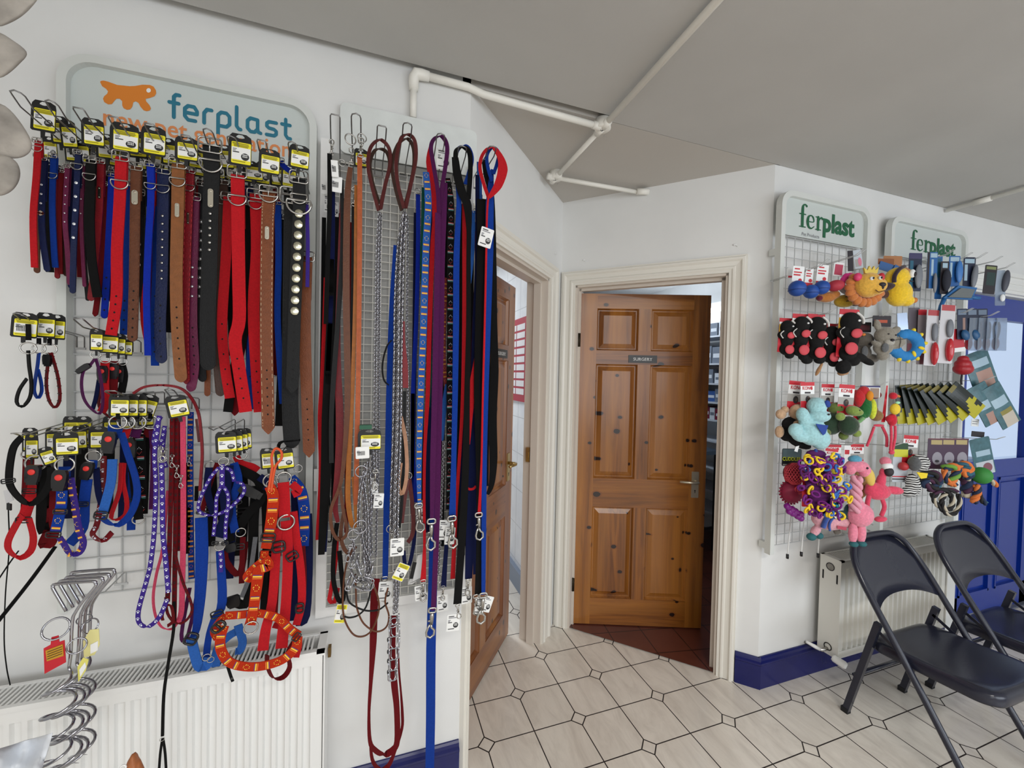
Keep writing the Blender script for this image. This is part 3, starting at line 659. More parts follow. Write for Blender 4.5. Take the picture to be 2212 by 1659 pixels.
text_mesh('slogan_lettering', 'new pet generation', lambda u, v, w=0: Vector((Pa.x+u, -.0176-w, (Pa.z+Pb.z)/2-.002+v)), (A(300, 262, .017).z-A(300, 292, .017).z)*1.28, mat('orange_text_print', (224, 140, 84), .5), signA, width=Pb.x-Pa.x, off=.012, align='LEFT')
# white rack with fine mesh and topping board
x0, x1 = A(690, 600, .03).x, A(1016, 700, .03).x; zb = A(680, 1335, .03).z; ztp = A(700, 300, .03).z
rk = thing('display_rack', 'white framed fine mesh rack hung with dog leads and chains, left of the door', 'rack', ((x0+x1)/2, 0, zb))
mb = MB(); bw = .03
mb.bb((x0, -.035, zb), (x0+bw, -.003, ztp)); mb.bb((x1-bw*.6, -.035, zb), (x1, -.003, ztp)); mb.bb((x0, -.033, zb), (x1, -.005, zb+bw)); mb.bb((x0+.04, -.04, zb+.3), (x0+.045, -.003, zb+.36)); mb.bb((x0-.008, -.042, 1.12), (x0+.012, -.002, 1.19)); mb.build('frame', framem, rk)
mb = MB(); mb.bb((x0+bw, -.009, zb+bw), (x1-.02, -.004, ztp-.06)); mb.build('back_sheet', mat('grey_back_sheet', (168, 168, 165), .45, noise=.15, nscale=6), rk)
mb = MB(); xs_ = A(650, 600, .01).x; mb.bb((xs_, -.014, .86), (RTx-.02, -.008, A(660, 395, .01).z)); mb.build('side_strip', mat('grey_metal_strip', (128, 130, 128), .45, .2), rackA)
mb = MB(); wire_grid(mb, x0+bw, x1-bw*.6, zb+bw, ztp-.06, .0255, .0275, .022, .0012); mb.build('wire_grid', mat('cream_wire', (222, 220, 212), .4), rk)
bz0, bz1 = A(860, 352, .02).z, A(860, 247, .02).z
mb = MB(); mb.prism(rrect(A(1030, 300, .02).x-A(735, 240, .02).x, bz1-bz0, .02, 5, (A(1030, 300, .02).x+A(735, 240, .02).x)/2, (bz0+bz1)/2), .004, lambda u, v, w=0: Vector((u, -.018-w, v)))
mb.build('top_board', mat('marbled_board', (226, 230, 227), .5, noise=.12, nscale=14), rk)
mb = MB(); mb.bb((x0+bw, -.012, bz0-.03), (x1-.02, -.004, bz0)); mb.build('rail', mat('grey_rail', (150, 150, 146), .5), rk)
# ------------------------------------------------------------------ price cards
def zh(x, y, d, h): return (A(x, y-h/2, d)-A(x, y+h/2, d)).length
def card(parent, x, y, d, w, h, roll=0, yaw=0, style='tag', head=True, name='header_card'):
    if head: w *= 1.12
    P = A(x, y, d); W_, H_ = wx(x, y, d, w), zh(x, y, d, h); a = math.radians(yaw)
    f = fr_at(P, Vector((math.cos(a), math.sin(a), 0)), roll=roll)
    mb = MB()
    x0, x1_, y0, y1 = -W_*.66, W_*.52, -H_*.6, H_*.56
    if head:
        c = W_*.18; y2 = y1+H_*.34
        mb.prism([(x0, y0+c*.4), (x0+c*.4, y0), (x1_-c*.4, y0), (x1_, y0+c*.4), (x1_, y1), (x0, y1)], .0012, f, w0=-.002)
        o = [(x0+.0, y1), (x0+.05*W_, y1+.2*H_), (x0+c, y2), (x1_-c*1.6, y2), (x1_-.04*W_, y1+.22*H_), (x1_, y1), (0, y1-.0), (x0+.3*W_, y1)]
        cx, cy = (x0+x1_)/2, y1+H_*.2
        inn = [(cx-W_*.22, cy-.03*H_), (cx-W_*.2, cy+.03*H_), (cx-W_*.1, cy+.10*H_), (cx+W_*.1, cy+.10*H_), (cx+W_*.2, cy+.03*H_), (cx+W_*.22, cy-.03*H_), (cx+.05*W_, cy-.08*H_), (cx-.05*W_, cy-.08*H_)]
        mb.ring(o, inn, .0012, f, w0=-.002)
        mb.prism([(-W_*.16, y0-H_*.32), (W_*.02, y0-H_*.32), (W_*.04, y0), (-W_*.18, y0)], .0012, f, w0=-.002)
    else:
        mb.prism(rrect(W_*1.06, H_*1.06, W_*.08, 3), .001, f, w0=-.0015)
    hc = mb.build(name, black if head else white, parent)
    mb = MB(); r = rrect(W_, H_, W_*.06, 3)
    hw, hh = W_/2, H_/2
    def q(a_, b_, c_, e_, mi, w=.0006): mb.add([f(a_*hw, b_*hh, w), f(c_*hw, b_*hh, w), f(c_*hw, e_*hh, w), f(a_*hw, e_*hh, w)], [(0, 1, 2, 3)], mi)
    mb.prism(r, .0006, f, 1 if style in ('tag', 'bar') else 0, w0=-.0004)
    if style in ('tag', 'bar'):
        q(-.97, -.66, .97, .5, 0)
        for yy, a_, b_ in ((.86, -.9, .75), (.72, -.8, .8), (.6, -.75, .7), (-.8, -.85, .45)): q(a_, yy-.045, b_, yy+.045, 4)
    for yy, a_, b_, mi in ((.34, -.85, -.45, 3), (.2, -.85, -.55, 3), (.05, -.85, -.2, 2)): q(a_, yy-.05, b_, yy+.05, mi, .0008)
    if style == 'white':
        for yy, a_, b_, mi in ((.8, -.8, .1, 2), (.62, -.8, .5, 3), (-.75, -.8, .2, 2)): q(a_, yy-.05, b_, yy+.05, mi, .0008)
    if style in ('bar', 'barcode'):
        for i in range(9): q(-.75+i*.13, -.45, -.68+i*.13, .3, 2, .0009)
    else:
        cx, cy, ra, rb = .42*hw, -.32*hh, .42*hw, .34*hh
        mb.add([f(cx+ra*math.cos(k*PI/10), cy+rb*math.sin(k*PI/10), .0009) for k in range(20)], [tuple(range(20))], 2)
        for sy in (.32, -.18):
            for i in range(4): mb.add([f(cx+ra*(-.62+i*.32), cy+rb*sy, .0012), f(cx+ra*(-.42+i*.32), cy+rb*sy, .0012), f(cx+ra*(-.38+i*.32), cy+rb*(sy+.34), .0012), f(cx+ra*(-.58+i*.32), cy+rb*(sy+.34), .0012)], [(0, 1, 2, 3)], 0)
    mb.build('label', [white, yellow, ink, inkg, mat('olive_print', (150, 140, 20), .6)], hc)
    return hc
# ------------------------------------------------------------------ collar pieces
def buckle(parent, P, w, h, m=nickel, prong=True, a=0):
    R = Vector((math.cos(a), math.sin(a), 0)); f = fr_at(P+Vector((0, -.004, 0)), R)
    mb = MB(); mb.tube([f(*p) for p in rrect(w, h, min(w, h)*.22, 3)], max(.0012, w*.045), 7, True)
    mb.tube([f(-w/2, 0), f(w/2, 0)], max(.001, w*.035), 6)
    if prong: mb.tube([f(0, h*.5, .0), f(0, 0, .002), f(0, -h*.5, .0015)], max(.001, w*.035), 6)
    return mb.build('buckle', m, parent)
def dring(parent, P, r, m=nickel, nrm=(0, -1, 0), name='d_ring', gauge=.1, full=False):
    mb = MB(); P = Vector(P)+Vector((0, -.005, 0))
    if full: mb.torus(P, r, r*gauge, nrm, 22, 7)
    else:
        pts = [P+Vector((r*math.cos(a), 0, r*math.sin(a))) for a in np.linspace(PI, 2*PI, 14)]+[P+Vector((r*.95, 0, r*.25)), P+Vector((-r*.95, 0, r*.25))]
        mb.tube(pts, r*gauge, 7, True)
    return mb.build(name, m, parent)
def studs(parent, P, y0, y1, n, r, m=nickel, name='stud', flat=.5, off=.003, single=True):
    for i in range(n):
        q = at_y(P, y0+(y1-y0)*i/max(n-1, 1)) + Vector((0, -off, 0)); mb = MB(); mb.ell(q, (r, r*flat, r), (Vector((1, 0, 0)), Vector((0, -1, 0)), Z3), 10, 6); mb.build(name, m, parent)
def holes(parent, P, y0, y1, n, r=.0021, th=.0025):
    mb = MB()
    for i in range(n):
        q = at_y(P, y0+(y1-y0)*i/max(n-1, 1))+Vector((0, -th/2-.0004, 0)); mb.add([q+Vector((r*math.cos(k*PI/5), 0, r*1.2*math.sin(k*PI/5))) for k in range(10)], [tuple(range(10))[::-1]])
    mb.build('punched_holes', mat('punched_hole_dark', (12, 10, 10), .9), parent)
def stitching(parent, P, ws, m, inset=.82, name='stitching'):
    mb = MB()
    for sg in (-1, 1):
        for i in range(0, len(P)-3):
            for k in range(3):
                a = P[i].lerp(P[i+1], k/3+.03); b_ = P[i].lerp(P[i+1], k/3+.2); o = Vector((sg*ws[i]/2*inset, -.0018, 0)); mb.tube([a+o, b_+o], .0005, 4, caps=False)
    mb.build(name, m, parent)
def collar(label, m, pts, w, tip=None, d=.2, card_=None, ring=None, bk=None, st=None, plate=None, hl=None, stitch=None, group='dog collars on the top hooks', name='dog_collar', th=.0028, ang=0, back=True, bkm=nickel, cards=()):
    P0 = A(pts[0][0], pts[0][1], pts[0][2] if len(pts[0]) > 2 else d)
    t = thing(name, label, 'collar', P0, group)
    mb = MB(); P, ws = strap(mb, pts, w, d, th, ang, tip=tip); s_ = mb.build('strap', m, t)
    if back:                                   # folded strap turned over the buckle bar
        mb = MB(); k = max(2, len(P)//5); B = [q+Vector((0, .005, 0)) for q in P[:k+1]]; top = P[0]+Vector((0, .0015, .006))
        ribbon(mb, [P[0]+Vector((0, -.0005, 0)), top]+[B[0]]+B[1:], [ws[0]]*(k+3), th); mb.build('fold', m, t)
    W0 = ws[0]
    if bk is not None: buckle(t, P[0]+Vector((0, 0, bk*W0)), W0*1.45, W0*1.05, bkm)
    else: buckle(t, P[0]+Vector((0, 0, .25*W0)), W0*1.4, W0*.9, bkm)
    if ring: dring(t, at_y(P, ring[0]), ring[1]*sc(P0))
    if st: studs(t, P, *st[:3], st[3]*sc(P0), st[4] if len(st) > 4 else nickel, st[5] if len(st) > 5 else 'stud', st[6] if len(st) > 6 else .5)
    if plate:
        q0, q1 = at_y(P, plate[0]), at_y(P, plate[1]); mb = MB(); pw = plate[2]*sc(P0) if len(plate) > 2 else W0*.36; c = (q0+q1)/2; L = (q0-q1).length; f = fr_at(c+Vector((0, -.003, 0)))
        mb.prism(rrect(pw, L, pw*.45, 4), .0009, f); 
        for v_ in (.38, -.38): mb.ell(f(0, v_*L, .001), (pw*.2, .001, pw*.2), n=8, k=5)
        mb.build('name_plate', mat('polished_plate', (225, 220, 205), .2, 1), t)
    if hl: holes(t, P, *hl, th=th)
    if stitch: stitching(t, P, ws, stitch)
    if card_: card(t, *card_)
    for c_ in cards: card(t, *c_)
    return t, P, ws
cream = mat('cream_thread', (225, 205, 170), .8); bthread = mat('black_thread', (15, 15, 16), .8); redthread = mat('red_thread', (215, 60, 70), .8)
gem = mat('clear_gem', (235, 238, 245), .08, .6)
# hooks along the top of the collar rack
for k, (x, y, dt, rnd, lab) in enumerate((
 (30, 201, .27, True, 'leftmost long wire hook at the top of the collar rack, above the bright red collar'),
 (105, 222, .27, True, 'second long wire hook from the left on the collar rack, round ended'),
 (168, 239, .26, False, 'third wire hook from the left, square ended, beside the orange dog emblem'),
 (244, 258, .26, False, 'square ended wire hook crossing the letters n and e of the slogan'),
 (322, 273, .26, False, 'square ended wire hook in front of the w and p of the slogan'),
 (400, 298, .26, False, 'short wire hook in front of the word pet on the sign'),
 (446, 283, .27, True, 'round wire hook holding the wide black stitched collar'),
 (498, 299, .26, True, 'round wire hook above the widest bright red nylon collar'),
 (564, 308, .26, False, 'square wire hook over the letters t and i of the slogan'),
 (630, 311, .27, True, 'rightmost round wire hook of the top row, above the collar with silver conchos'))):
    hook(lab, x, y, dt, .02 if k != 0 else .022, rnd, group='wire hooks on the collar rack')
Cc = collar
Cc('bright red nylon collar hanging at the far left of the collar rack', W['red'], [(83, 308), (79, 380), (72, 470), (75, 578)], 15, d=.17, card_=(96, 258, .175, 40, 44, -2), ring=(320, 9))
Cc('brown leather collar tip peeping out below the leftmost red collar', W['Lbrown'], [(84, 340), (80, 460), (80, 590)], 13, 'round', d=.14)
Cc('navy leather collar with a bow stud and gems, second from the left', W['Lnavy'], [(94, 345), (90, 460), (93, 520), (103, 587)], 14, 'round', d=.155, st=(400, 440, 3, 2.2, gem, 'gem'), plate=(457, 466, 12))
Cc('plain blue nylon collar hanging to the right of the navy leather one', W['blue'], [(116, 340), (113, 440), (117, 540), (120, 578)], 13, d=.13, card_=(131, 287, .12, 30, 40, 4), ring=(378, 9))
Cc('slim dark red collar with a plum tip behind the plain blue one', W['Lred'], [(127, 365), (124, 480), (124, 602)], 11, 'round', d=.115)
Cc('slim crimson collar between the blue and plum collars at far left', W['dred'], [(134, 372), (129, 460), (131, 592)], 10, d=.12)
Cc('narrow brown leather collar behind the jewelled plum collar', W['Ldk'], [(142, 380), (137, 480), (143, 597)], 10, 'round', d=.11)
Cc('jewelled plum leather collar, curved at the foot, left of the diamond studded navy collar', W['Lplum'], [(146, 362), (141, 470), (146, 540), (151, 616)], 11, 'round', d=.135, st=(385, 480, 6, 1.6, gem, 'gem'), card_=(150, 296, .13, 26, 40, 6))
Cc('navy leather collar with five large clear gems', W['Lnavy'], [(169, 332), (165, 430), (160, 520), (157, 634)], 13, 'round', d=.17, ring=(358, 10), st=(396, 514, 5, 3.2, gem, 'gem'))
Cc('slim plum collar immediately right of the gem studded navy collar', W['Lplum'], [(180, 358), (176, 480), (183, 620)], 8, 'round', d=.15, st=(400, 462, 3, 1.4, gem, 'gem'))
Cc('black nylon collar with a large half ring, short and wide, seventh hook group', W['black'], [(196, 350), (194, 460), (198, 560), (211, 642)], 20, d=.185, ring=(380, 11), card_=(203, 292, .19, 37, 40, 1))
Cc('narrow charcoal collar hanging low behind the plum strap', W['Lblack'], [(186, 380), (180, 520), (190, 650)], 9, 'round', d=.12)
Cc('dark red leather collar with a long staple plate', W['Lred'], [(218, 352), (215, 450), (206, 560), (196, 650)], 15, 'round', d=.165, plate=(405, 430, 5), card_=(232, 322, .13, 34, 36, 2))
Cc('folded scarlet nylon collar whose tip makes a point near the rack grid', W['dred'], [(226, 400), (224, 520), (214, 620), (205, 684)], 12, 'point', d=.14)
Cc('royal blue collar with a violet tip hanging beside the broad red nylon collar', W['royal'], [(242, 380), (238, 470), (232, 580), (225, 688)], 15, 'round', d=.15, hl=(600, 670, 4))
Cc('broad bright red nylon collar, square ended, fourth hook', W['red'], [(262, 345), (259, 430), (253, 540), (252, 640), (240, 724)], 25, d=.21, bk=.35, ring=(395, 15), card_=(272, 304, .215, 47, 42, -1), hl=(640, 710, 5))
Cc('medium blue nylon collar hanging between the broad red and the brown leather collars', W['blue'], [(282, 400), (276, 520), (270, 640), (267, 723)], 16, d=.165, hl=(650, 712, 4), card_=(298, 318, .15, 30, 38, 3))
Cc('dark brown leather collar with a silver name plate and five punched holes', W['Lbrown'], [(294, 365), (292, 460), (290, 600), (286, 738)], 22, 'round', d=.2, plate=(412, 443, 11), hl=(629, 728, 6), stitch=mat('brown_thread', (90, 52, 32), .8))
Cc('black studded collar edge showing behind the brown plate collar', W['Lblack'], [(302, 420), (300, 520), (300, 640)], 18, 'round', d=.145, st=(528, 572, 3, 5.5, nickel, 'concho', .35))
Cc('royal blue nylon collar with a round ring, hooked in front of the slogan', W['royal'], [(325, 358), (326, 430), (321, 520), (317, 640), (320, 768)], 15, d=.205, ring=(400, 10), card_=(334, 311, .215, 40, 42, -1))
Cc('thin scarlet strap twisting beside the royal blue collar', W['red'], [(337, 370), (328, 470), (318, 580), (308, 680), (318, 745)], 9, d=.17, st=(392, 432, 3, 1.5, gem, 'gem'))
Cc('navy leather collar with nine round studs down its middle', W['Lnavy'], [(352, 372), (352, 470), (350, 600), (346, 700), (349, 785)], 25, 'round', d=.19, ring=(405, 13), st=(467, 602, 9, 2.8), hl=(660, 770, 5), card_=(366, 333, .185, 24, 38, 2))
Cc('mid blue nylon strap hanging low left of the studded navy collar', W['blue'], [(340, 420), (338, 560), (334, 700), (335, 790)], 17, d=.15, hl=(640, 760, 5))
Cc('light tan leather collar with a slim silver name plate, long and plain', W['Ltan'], [(385, 360), (384, 450), (381, 600), (384, 720), (392, 826)], 27, 'round', d=.205, ring=(390, 14), plate=(440, 470, 8), hl=(664, 775, 6), card_=(405, 327, .215, 37, 34, 0))
Cc('oxblood leather collar with pink stitching right of the light tan one', W['Lred'], [(411, 372), (408, 450), (403, 600), (400, 720), (402, 830)], 17, 'point', d=.18, ring=(404, 10), plate=(460, 485, 4), stitch=redthread, card_=(424, 345, .17, 24, 32, -3))
Cc('rose pink leather collar with four small gems and a curled tip', W['Lplum'], [(420, 430), (417, 560), (416, 700), (420, 790), (411, 846)], 21, 'round', d=.17, st=(578, 640, 4, 2.4, gem, 'gem'), hl=(708, 808, 6))
Cc('black leather collar with a column of cone studs, left of the widest black collar', W['Lblack'], [(438, 400), (434, 560), (430, 700), (438, 825)], 18, 'round', d=.155, st=(480, 640, 9, 4.5, steel, 'cone_stud', .8))
Cc('wide black leather collar with silver plate, six dome studs and stitched edges', W['Lblack'], [(455, 318), (457, 380), (455, 460), (452, 600), (449, 700), (450, 800)], 34, 'round', d=.225, bk=.1, ring=(352, 21), plate=(409, 449, 10), st=(462, 540, 6, 3.2), hl=(655, 755, 6), stitch=bthread)
Cc('dark brown stitched leather collar behind the widest black one', W['Ldk'], [(481, 395), (479, 500), (472, 640), (470, 760), (477, 856)], 21, 'round', d=.165, card_=(489, 344, .17, 25, 34, 5), ring=(428, 14), stitch=mat('dark_thread', (70, 44, 24), .8))
Cc('tan lined leather collar tip left of two below the black studded collar', W['Lsaddle'], [(452, 560), (450, 700), (448, 856)], 13, 'round', d=.14)
Cc('widest bright red nylon collar with square buckle, kinked halfway down', W['red'], [(513, 383), (514, 460), (516, 600), (517, 690), (508, 735), (517, 800), (531, 890)], 28, d=.225, bk=.45, ring=(428, 17), card_=(521, 331, .235, 37, 46, -1), hl=(775, 860, 5))
Cc('crimson nylon collar swinging left behind the widest red one', W['red'], [(494, 430), (488, 560), (480, 700), (486, 790), (497, 860)], 22, d=.185, hl=(700, 830, 5))
Cc('black nylon strap between two red collars, square end showing low', W['black'], [(535, 440), (540, 560), (530, 700), (505, 800), (492, 890)], 20, d=.165)
Cc('oxblood pointed collar tip showing below the widest red collar', W['dred'], [(525, 560), (527, 700), (512, 800), (507, 898)], 20, 'point', d=.15)
Cc('blue nylon collar end hanging between the two longest red collars', W['blue'], [(545, 600), (545, 700), (541, 800), (538, 882)], 19, d=.16, hl=(740, 850, 4))
Cc('second blue nylon collar end, slightly lower and behind', W['navy'], [(556, 620), (552, 760), (549, 884)], 14, d=.15)
Cc('deep red nylon collar with punched end just left of the stitched brown collar', W['red'], [(552, 425), (555, 540), (548, 660), (553, 780), (561, 890)], 25, d=.19, ring=(440, 13), card_=(549, 374, .18, 32, 26, 2), hl=(780, 870, 5))
Cc('long saddle brown leather collar with cream stitching and a silver key plate', W['Lsaddle'], [(581, 420), (578, 480), (576, 620), (576, 760), (580, 938)], 28, 'point', d=.23, ring=(418, 18), plate=(490, 518, 8), stitch=cream, hl=(800, 895, 6), card_=(584, 355, .235, 34, 36, -2))
Cc('blue nylon strap showing right of the stitched saddle brown collar', W['blue'], [(600, 440), (602, 560), (600, 700), (611, 872)], 14, d=.17)
Cc('broad black nylon collar beside the stitched brown collar', W['black'], [(612, 470), (612, 600), (612, 760), (606, 920)], 24, d=.16)
Cc('broad black leather collar with a pointed strap laid on it, lowest of the black collars', W['Lblack'], [(632, 430), (630, 560), (628, 720), (627, 880), (632, 968)], 36, 'round', d=.19, bk=.2, hl=(875, 945, 5), stitch=bthread)
t_, P_, _w = Cc('black leather collar with ten round silver conchos', W['Lblack'], [(646, 392), (646, 470), (640, 600), (636, 700), (631, 850)], 27, 'point', d=.225, bk=.35, ring=(425, 16), card_=(648, 344, .245, 33, 34, -3), hl=(718, 818, 6), st=(462, 672, 10, 9.5, mat('concho_silver', (214, 212, 190), .25, 1), 'concho', .28))
dring(t_, at_y(P_, 440), 24*sc(P_[0]))
Cc('plain brown leather collar hanging at the right edge of the collar rack', W['Lsaddle'], [(662, 560), (659, 680), (661, 800), (668, 988)], 25, 'point', d=.17, hl=(862, 950, 5))
Cc('narrow violet nylon collar edge beside the silver concho collar', W['violet'], [(662, 440), (665, 520), (664, 620)], 8, d=.2)
Cc('folded royal blue nylon collar standing up left of the concho collar card', W['royal'], [(606, 350), (616, 362), (630, 372)], 12, d=.2)

random.seed(5)
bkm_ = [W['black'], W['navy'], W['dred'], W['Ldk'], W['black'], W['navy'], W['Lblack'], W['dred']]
for i, x in enumerate((106, 154, 176, 206, 230, 249, 308, 331, 367, 398, 432, 468, 500, 538, 566, 598, 622)):
    yb_ = 575+(x-90)*.5+random.uniform(-20, 20); yt_ = 352+(x-90)*.12; dd = .075+.012*(i % 3)
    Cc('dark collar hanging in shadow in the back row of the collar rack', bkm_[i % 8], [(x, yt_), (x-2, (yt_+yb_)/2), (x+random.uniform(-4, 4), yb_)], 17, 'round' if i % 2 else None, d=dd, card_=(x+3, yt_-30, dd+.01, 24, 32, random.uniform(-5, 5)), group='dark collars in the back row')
def TF(x, y, d):
    P = A(x, y, d); s = sc(P); f = lambda u, v, w=0: P+CR*(u*s)+CU*(v*s)+CN*(w*s); f.s = s; f.P = P; return f
# ------------------------------------------------------------------ pieces for leads, harnesses, chains
def pattern(mb, P, ws, kind, step, m0):
    """decals laid on the strap: returns nothing, adds faces with material slots m0.."""
    L = [0]
    for a, b_ in zip(P[:-1], P[1:]): L.append(L[-1]+(b_-a).length)
    def at(l):
        for i in range(len(P)-1):
            if L[i+1] >= l and L[i+1] > L[i]:
                t = (l-L[i])/(L[i+1]-L[i]); return P[i].lerp(P[i+1], t), (P[i+1]-P[i]).normalized(), ws[i]
        return P[-1], (P[-1]-P[-2]).normalized(), ws[-1]
    k = 0; l = step*.5
    while l < L[-1]:
        p, t, w = at(l); t = -t if t.z < 0 else t; sd = t.cross(Vector((0, -1, 0)))
        sd = sd.normalized() if sd.length > .1 else Vector((1, 0, 0)); n = Vector((0, -1, 0))
        for side in (1, -1):
            o = p+n*(.0019*side); q = lambda u, v: o+sd*(u*w/2)+t*(v*w/2)
            def poly(pts, mi): mb.add([q(*c) for c in (pts if side == 1 else pts[::-1])], [tuple(range(len(pts)))], mi)
            if kind == 'paw':
                poly([(.42*math.cos(a*PI/4), -.3+.42*math.sin(a*PI/4)) for a in range(8)], m0)
                for x, y in ((-.56, .3), (-.2, .62), (.2, .62), (.56, .3)): poly([(x+.17*math.cos(a*PI/3), y+.24*math.sin(a*PI/3)) for a in range(6)], m0)
            elif kind == 'aztec':
                if k % 3 == 0:
                    for a in range(10):
                        c, s = .55*math.cos(a*PI/5), .85*math.sin(a*PI/5); r = .1
                        s = .8*(1-abs(c)/.62)*(1 if s >= 0 else -1); poly([(c-r, s), (c, s-r*1.2), (c+r, s), (c, s+r*1.2)], m0)
                else:
                    poly([(-.8, .35), (.8, .35), (.8, .5), (-.8, .5)], m0+1); poly([(-.8, .0), (.8, .0), (.8, .32), (-.8, .32)], m0)
                    poly([(-.8, -.3), (.8, -.3), (.8, -.12), (-.8, -.12)], m0+2)
            elif kind == 'bars':
                c = (m0, m0+1, m0+2)
                if k % 2 == 0:
                    for j, y in enumerate((.5, .2, -.1)): poly([(-.8, y), (.8, y), (.8, y+.14), (-.8, y+.14)], c[j])
                else:
                    for a in range(7): u = -.6+a*.2; v = .7*(1-abs(u)/.6)-.2; poly([(u-.08, v), (u, v-.1), (u+.08, v), (u, v+.1)], c[1]); poly([(u-.08, -v-.4), (u, -v-.5), (u+.08, -v-.4), (u, -v-.3)], c[0])
        l += step; k += 1
AZY, AZP, AZO = mat('pattern_yellow', (238, 190, 60), .7), mat('pattern_purple', (84, 52, 130), .7), mat('pattern_orange', (225, 120, 40), .7)
PWH, PRD, PTL = mat('pattern_white', (225, 228, 238), .7), mat('pattern_red', (190, 60, 60), .7), mat('pattern_teal', (40, 120, 110), .7)
PBK = mat('pattern_black', (26, 16, 18), .7)
PAT = dict(paw=([PWH], 'paw', .024), pawblack=([PBK], 'paw', .02), aztec=([AZY, AZP, AZO], 'aztec', .03), azblue=([AZY, AZO, AZP], 'aztec', .026), bars=([PRD, PWH, PTL], 'bars', .024), azred=([AZO, PBK, AZY], 'aztec', .022))
def band(parent, m, pts, w, d=.2, pat=None, tip=None, ang=0, flat=False, th=.0024, name='strap', n=4, step=None):
    mb = MB(); P, ws = strap(mb, pts, w, d, th, ang, flat, tip=tip, n=n); mats = [m]
    if pat: ms, kd, st = PAT[pat]; pattern(mb, P, ws, kd, step or max(ws)*(1.75 if kd == 'paw' else 1.0), 1); mats += ms
    o = mb.build(name, mats, parent); return o, P, ws
def snap(parent, x, y, d, ln, roll=0, m=nickel, up=False):
    """trigger snap hook hanging from (x,y), ln pixels long"""
    P = A(x, y, d); s = zh(x, y, d, ln); f = fr_at(P, roll=roll+(180 if up else 0), s=s); g_ = .035*s
    mb = MB(); mb.tube([f(*p) for p in rrect(.26, .16, .06, 3)], g_, 7, True)
    mb.tube([f(0, -.08), f(0, -.2), f(0, -.5)], [g_*1.6, g_*2.1, g_*1.7], 9)
    mb.tube([f(0, -.5), f(.02, -.62), f(.13, -.72), f(.13, -.88), f(0, -.98), f(-.13, -.9), f(-.15, -.78), f(-.1, -.62), f(-.05, -.5)], g_*1.15, 8)
    mb.tube([f(-.05, -.35, .02), f(-.13, -.38, .02)], g_*.9, 6)
    return mb.build('snap_hook', m, parent)
def ring(parent, x, y, r, d, m=nickel, g_=.13, nrm=(0.25, -1, 0), ry=None, name='ring'):
    P = A(x, y, d); s = sc(P); mb = MB(); mb.torus(P, r*s, r*s*g_, nrm, 24, 7, ry=None if ry is None else ry*s); return mb.build(name, m, parent)
def slider(parent, x, y, d, w, h, roll=0, m=blackp):
    P = A(x, y, d)+Vector((0, -.004, 0)); W_, H_ = wx(x, y, d, w), zh(x, y, d, h); f = fr_at(P, roll=roll)
    mb = MB(); mb.tube([f(*p) for p in rrect(W_, H_, H_*.25, 2)], max(.0013, H_*.1), 6, True); mb.tube([f(-W_/2, 0), f(W_/2, 0)], max(.0013, H_*.09), 6)
    return mb.build('slider', m, parent)
def side_release(parent, x, y, d, w, h, roll=0, dot=True):
    P = A(x, y, d)+Vector((0, -.004, 0)); W_, H_ = wx(x, y, d, w), zh(x, y, d, h); f = fr_at(P, roll=roll)
    mb = MB(); mb.prism([(-W_*.42, -H_*.5), (W_*.42, -H_*.5), (W_*.5, -H_*.1), (W_*.5, H_*.3), (W_*.36, H_*.5), (-W_*.36, H_*.5), (-W_*.5, H_*.3), (-W_*.5, -H_*.1)], .009, f, w0=-.003)
    mb.prism([(-W_*.36, -H_*.66), (W_*.36, -H_*.66), (W_*.36, -H_*.5), (-W_*.36, -H_*.5)], .006, f, w0=-.002)
    o = mb.build('release_buckle', blackp, parent)
    if dot:
        mb = MB(); r = min(W_, H_)*.27; mb.lathe([(r, 0), (r, .0012), (r*.8, .002)], f(0, H_*.12, .006), (0, -1, 0), 18); mb.build('red_dot', mat('red_button', (222, 50, 44), .45), o)
    return o
def multi(name, label, cat, loc, group=None, bands=(), rings=(), sliders=(), rel=(), snaps=(), cards=(), d=.2):
    t = thing(name, label, cat, A(loc[0], loc[1], loc[2] if len(loc) > 2 else d), group)
    for b_ in bands:
        kw = dict(b_[3]) if len(b_) > 3 else {}; kw.setdefault('d', d); band(t, b_[0], b_[1], b_[2], **kw)
    for r_ in rings: ring(t, *r_)
    for s_ in sliders: slider(t, *s_)
    for s_ in rel: side_release(t, *s_)
    for s_ in snaps: snap(t, *s_)
    for c_ in cards: card(t, *c_[:6], **(c_[6] if len(c_) > 6 else {}))
    return t
def links(mb, P, ll, lw, r, twist=45, mi=0):
    L = [0]
    for a, b_ in zip(P[:-1], P[1:]): L.append(L[-1]+(b_-a).length)
    step = ll*.66; n = int(L[-1]/step); i = 0
    for k in range(n+1):
        l = min(k*step, L[-1]-1e-6)
        while i < len(P)-2 and L[i+1] < l: i += 1
        t = (P[i+1]-P[i]).normalized(); c = P[i].lerp(P[i+1], min(1, (l-L[i])/max(L[i+1]-L[i], 1e-9)))
        a0 = Vector((0, -1, 0)); s1 = t.cross(a0)
        if s1.length < .1: s1 = Vector((1, 0, 0))
        s1.normalize(); s2 = t.cross(s1); a = math.radians(twist if k % 2 else -twist); sd = s1*math.cos(a)+s2*math.sin(a)
        pts = []
        for j in range(10):
            th = 2*PI*j/10; pts.append(c+t*((ll/2-lw/2)*(1 if math.cos(th) > 0 else -1)*(abs(math.cos(th)) > .05)+math.cos(th)*lw/2)+sd*(math.sin(th)*lw/2))
        mb.tube(pts, r, 5, True, mi)
def chain(parent, pts, ll, lw, r, d=.2, twist=45, m=chrome, name='chain'):
    P, _ = pp(pts, d, 6); mb = MB(); links(mb, P, ll, lw, r, twist); return mb.build(name, m, parent)
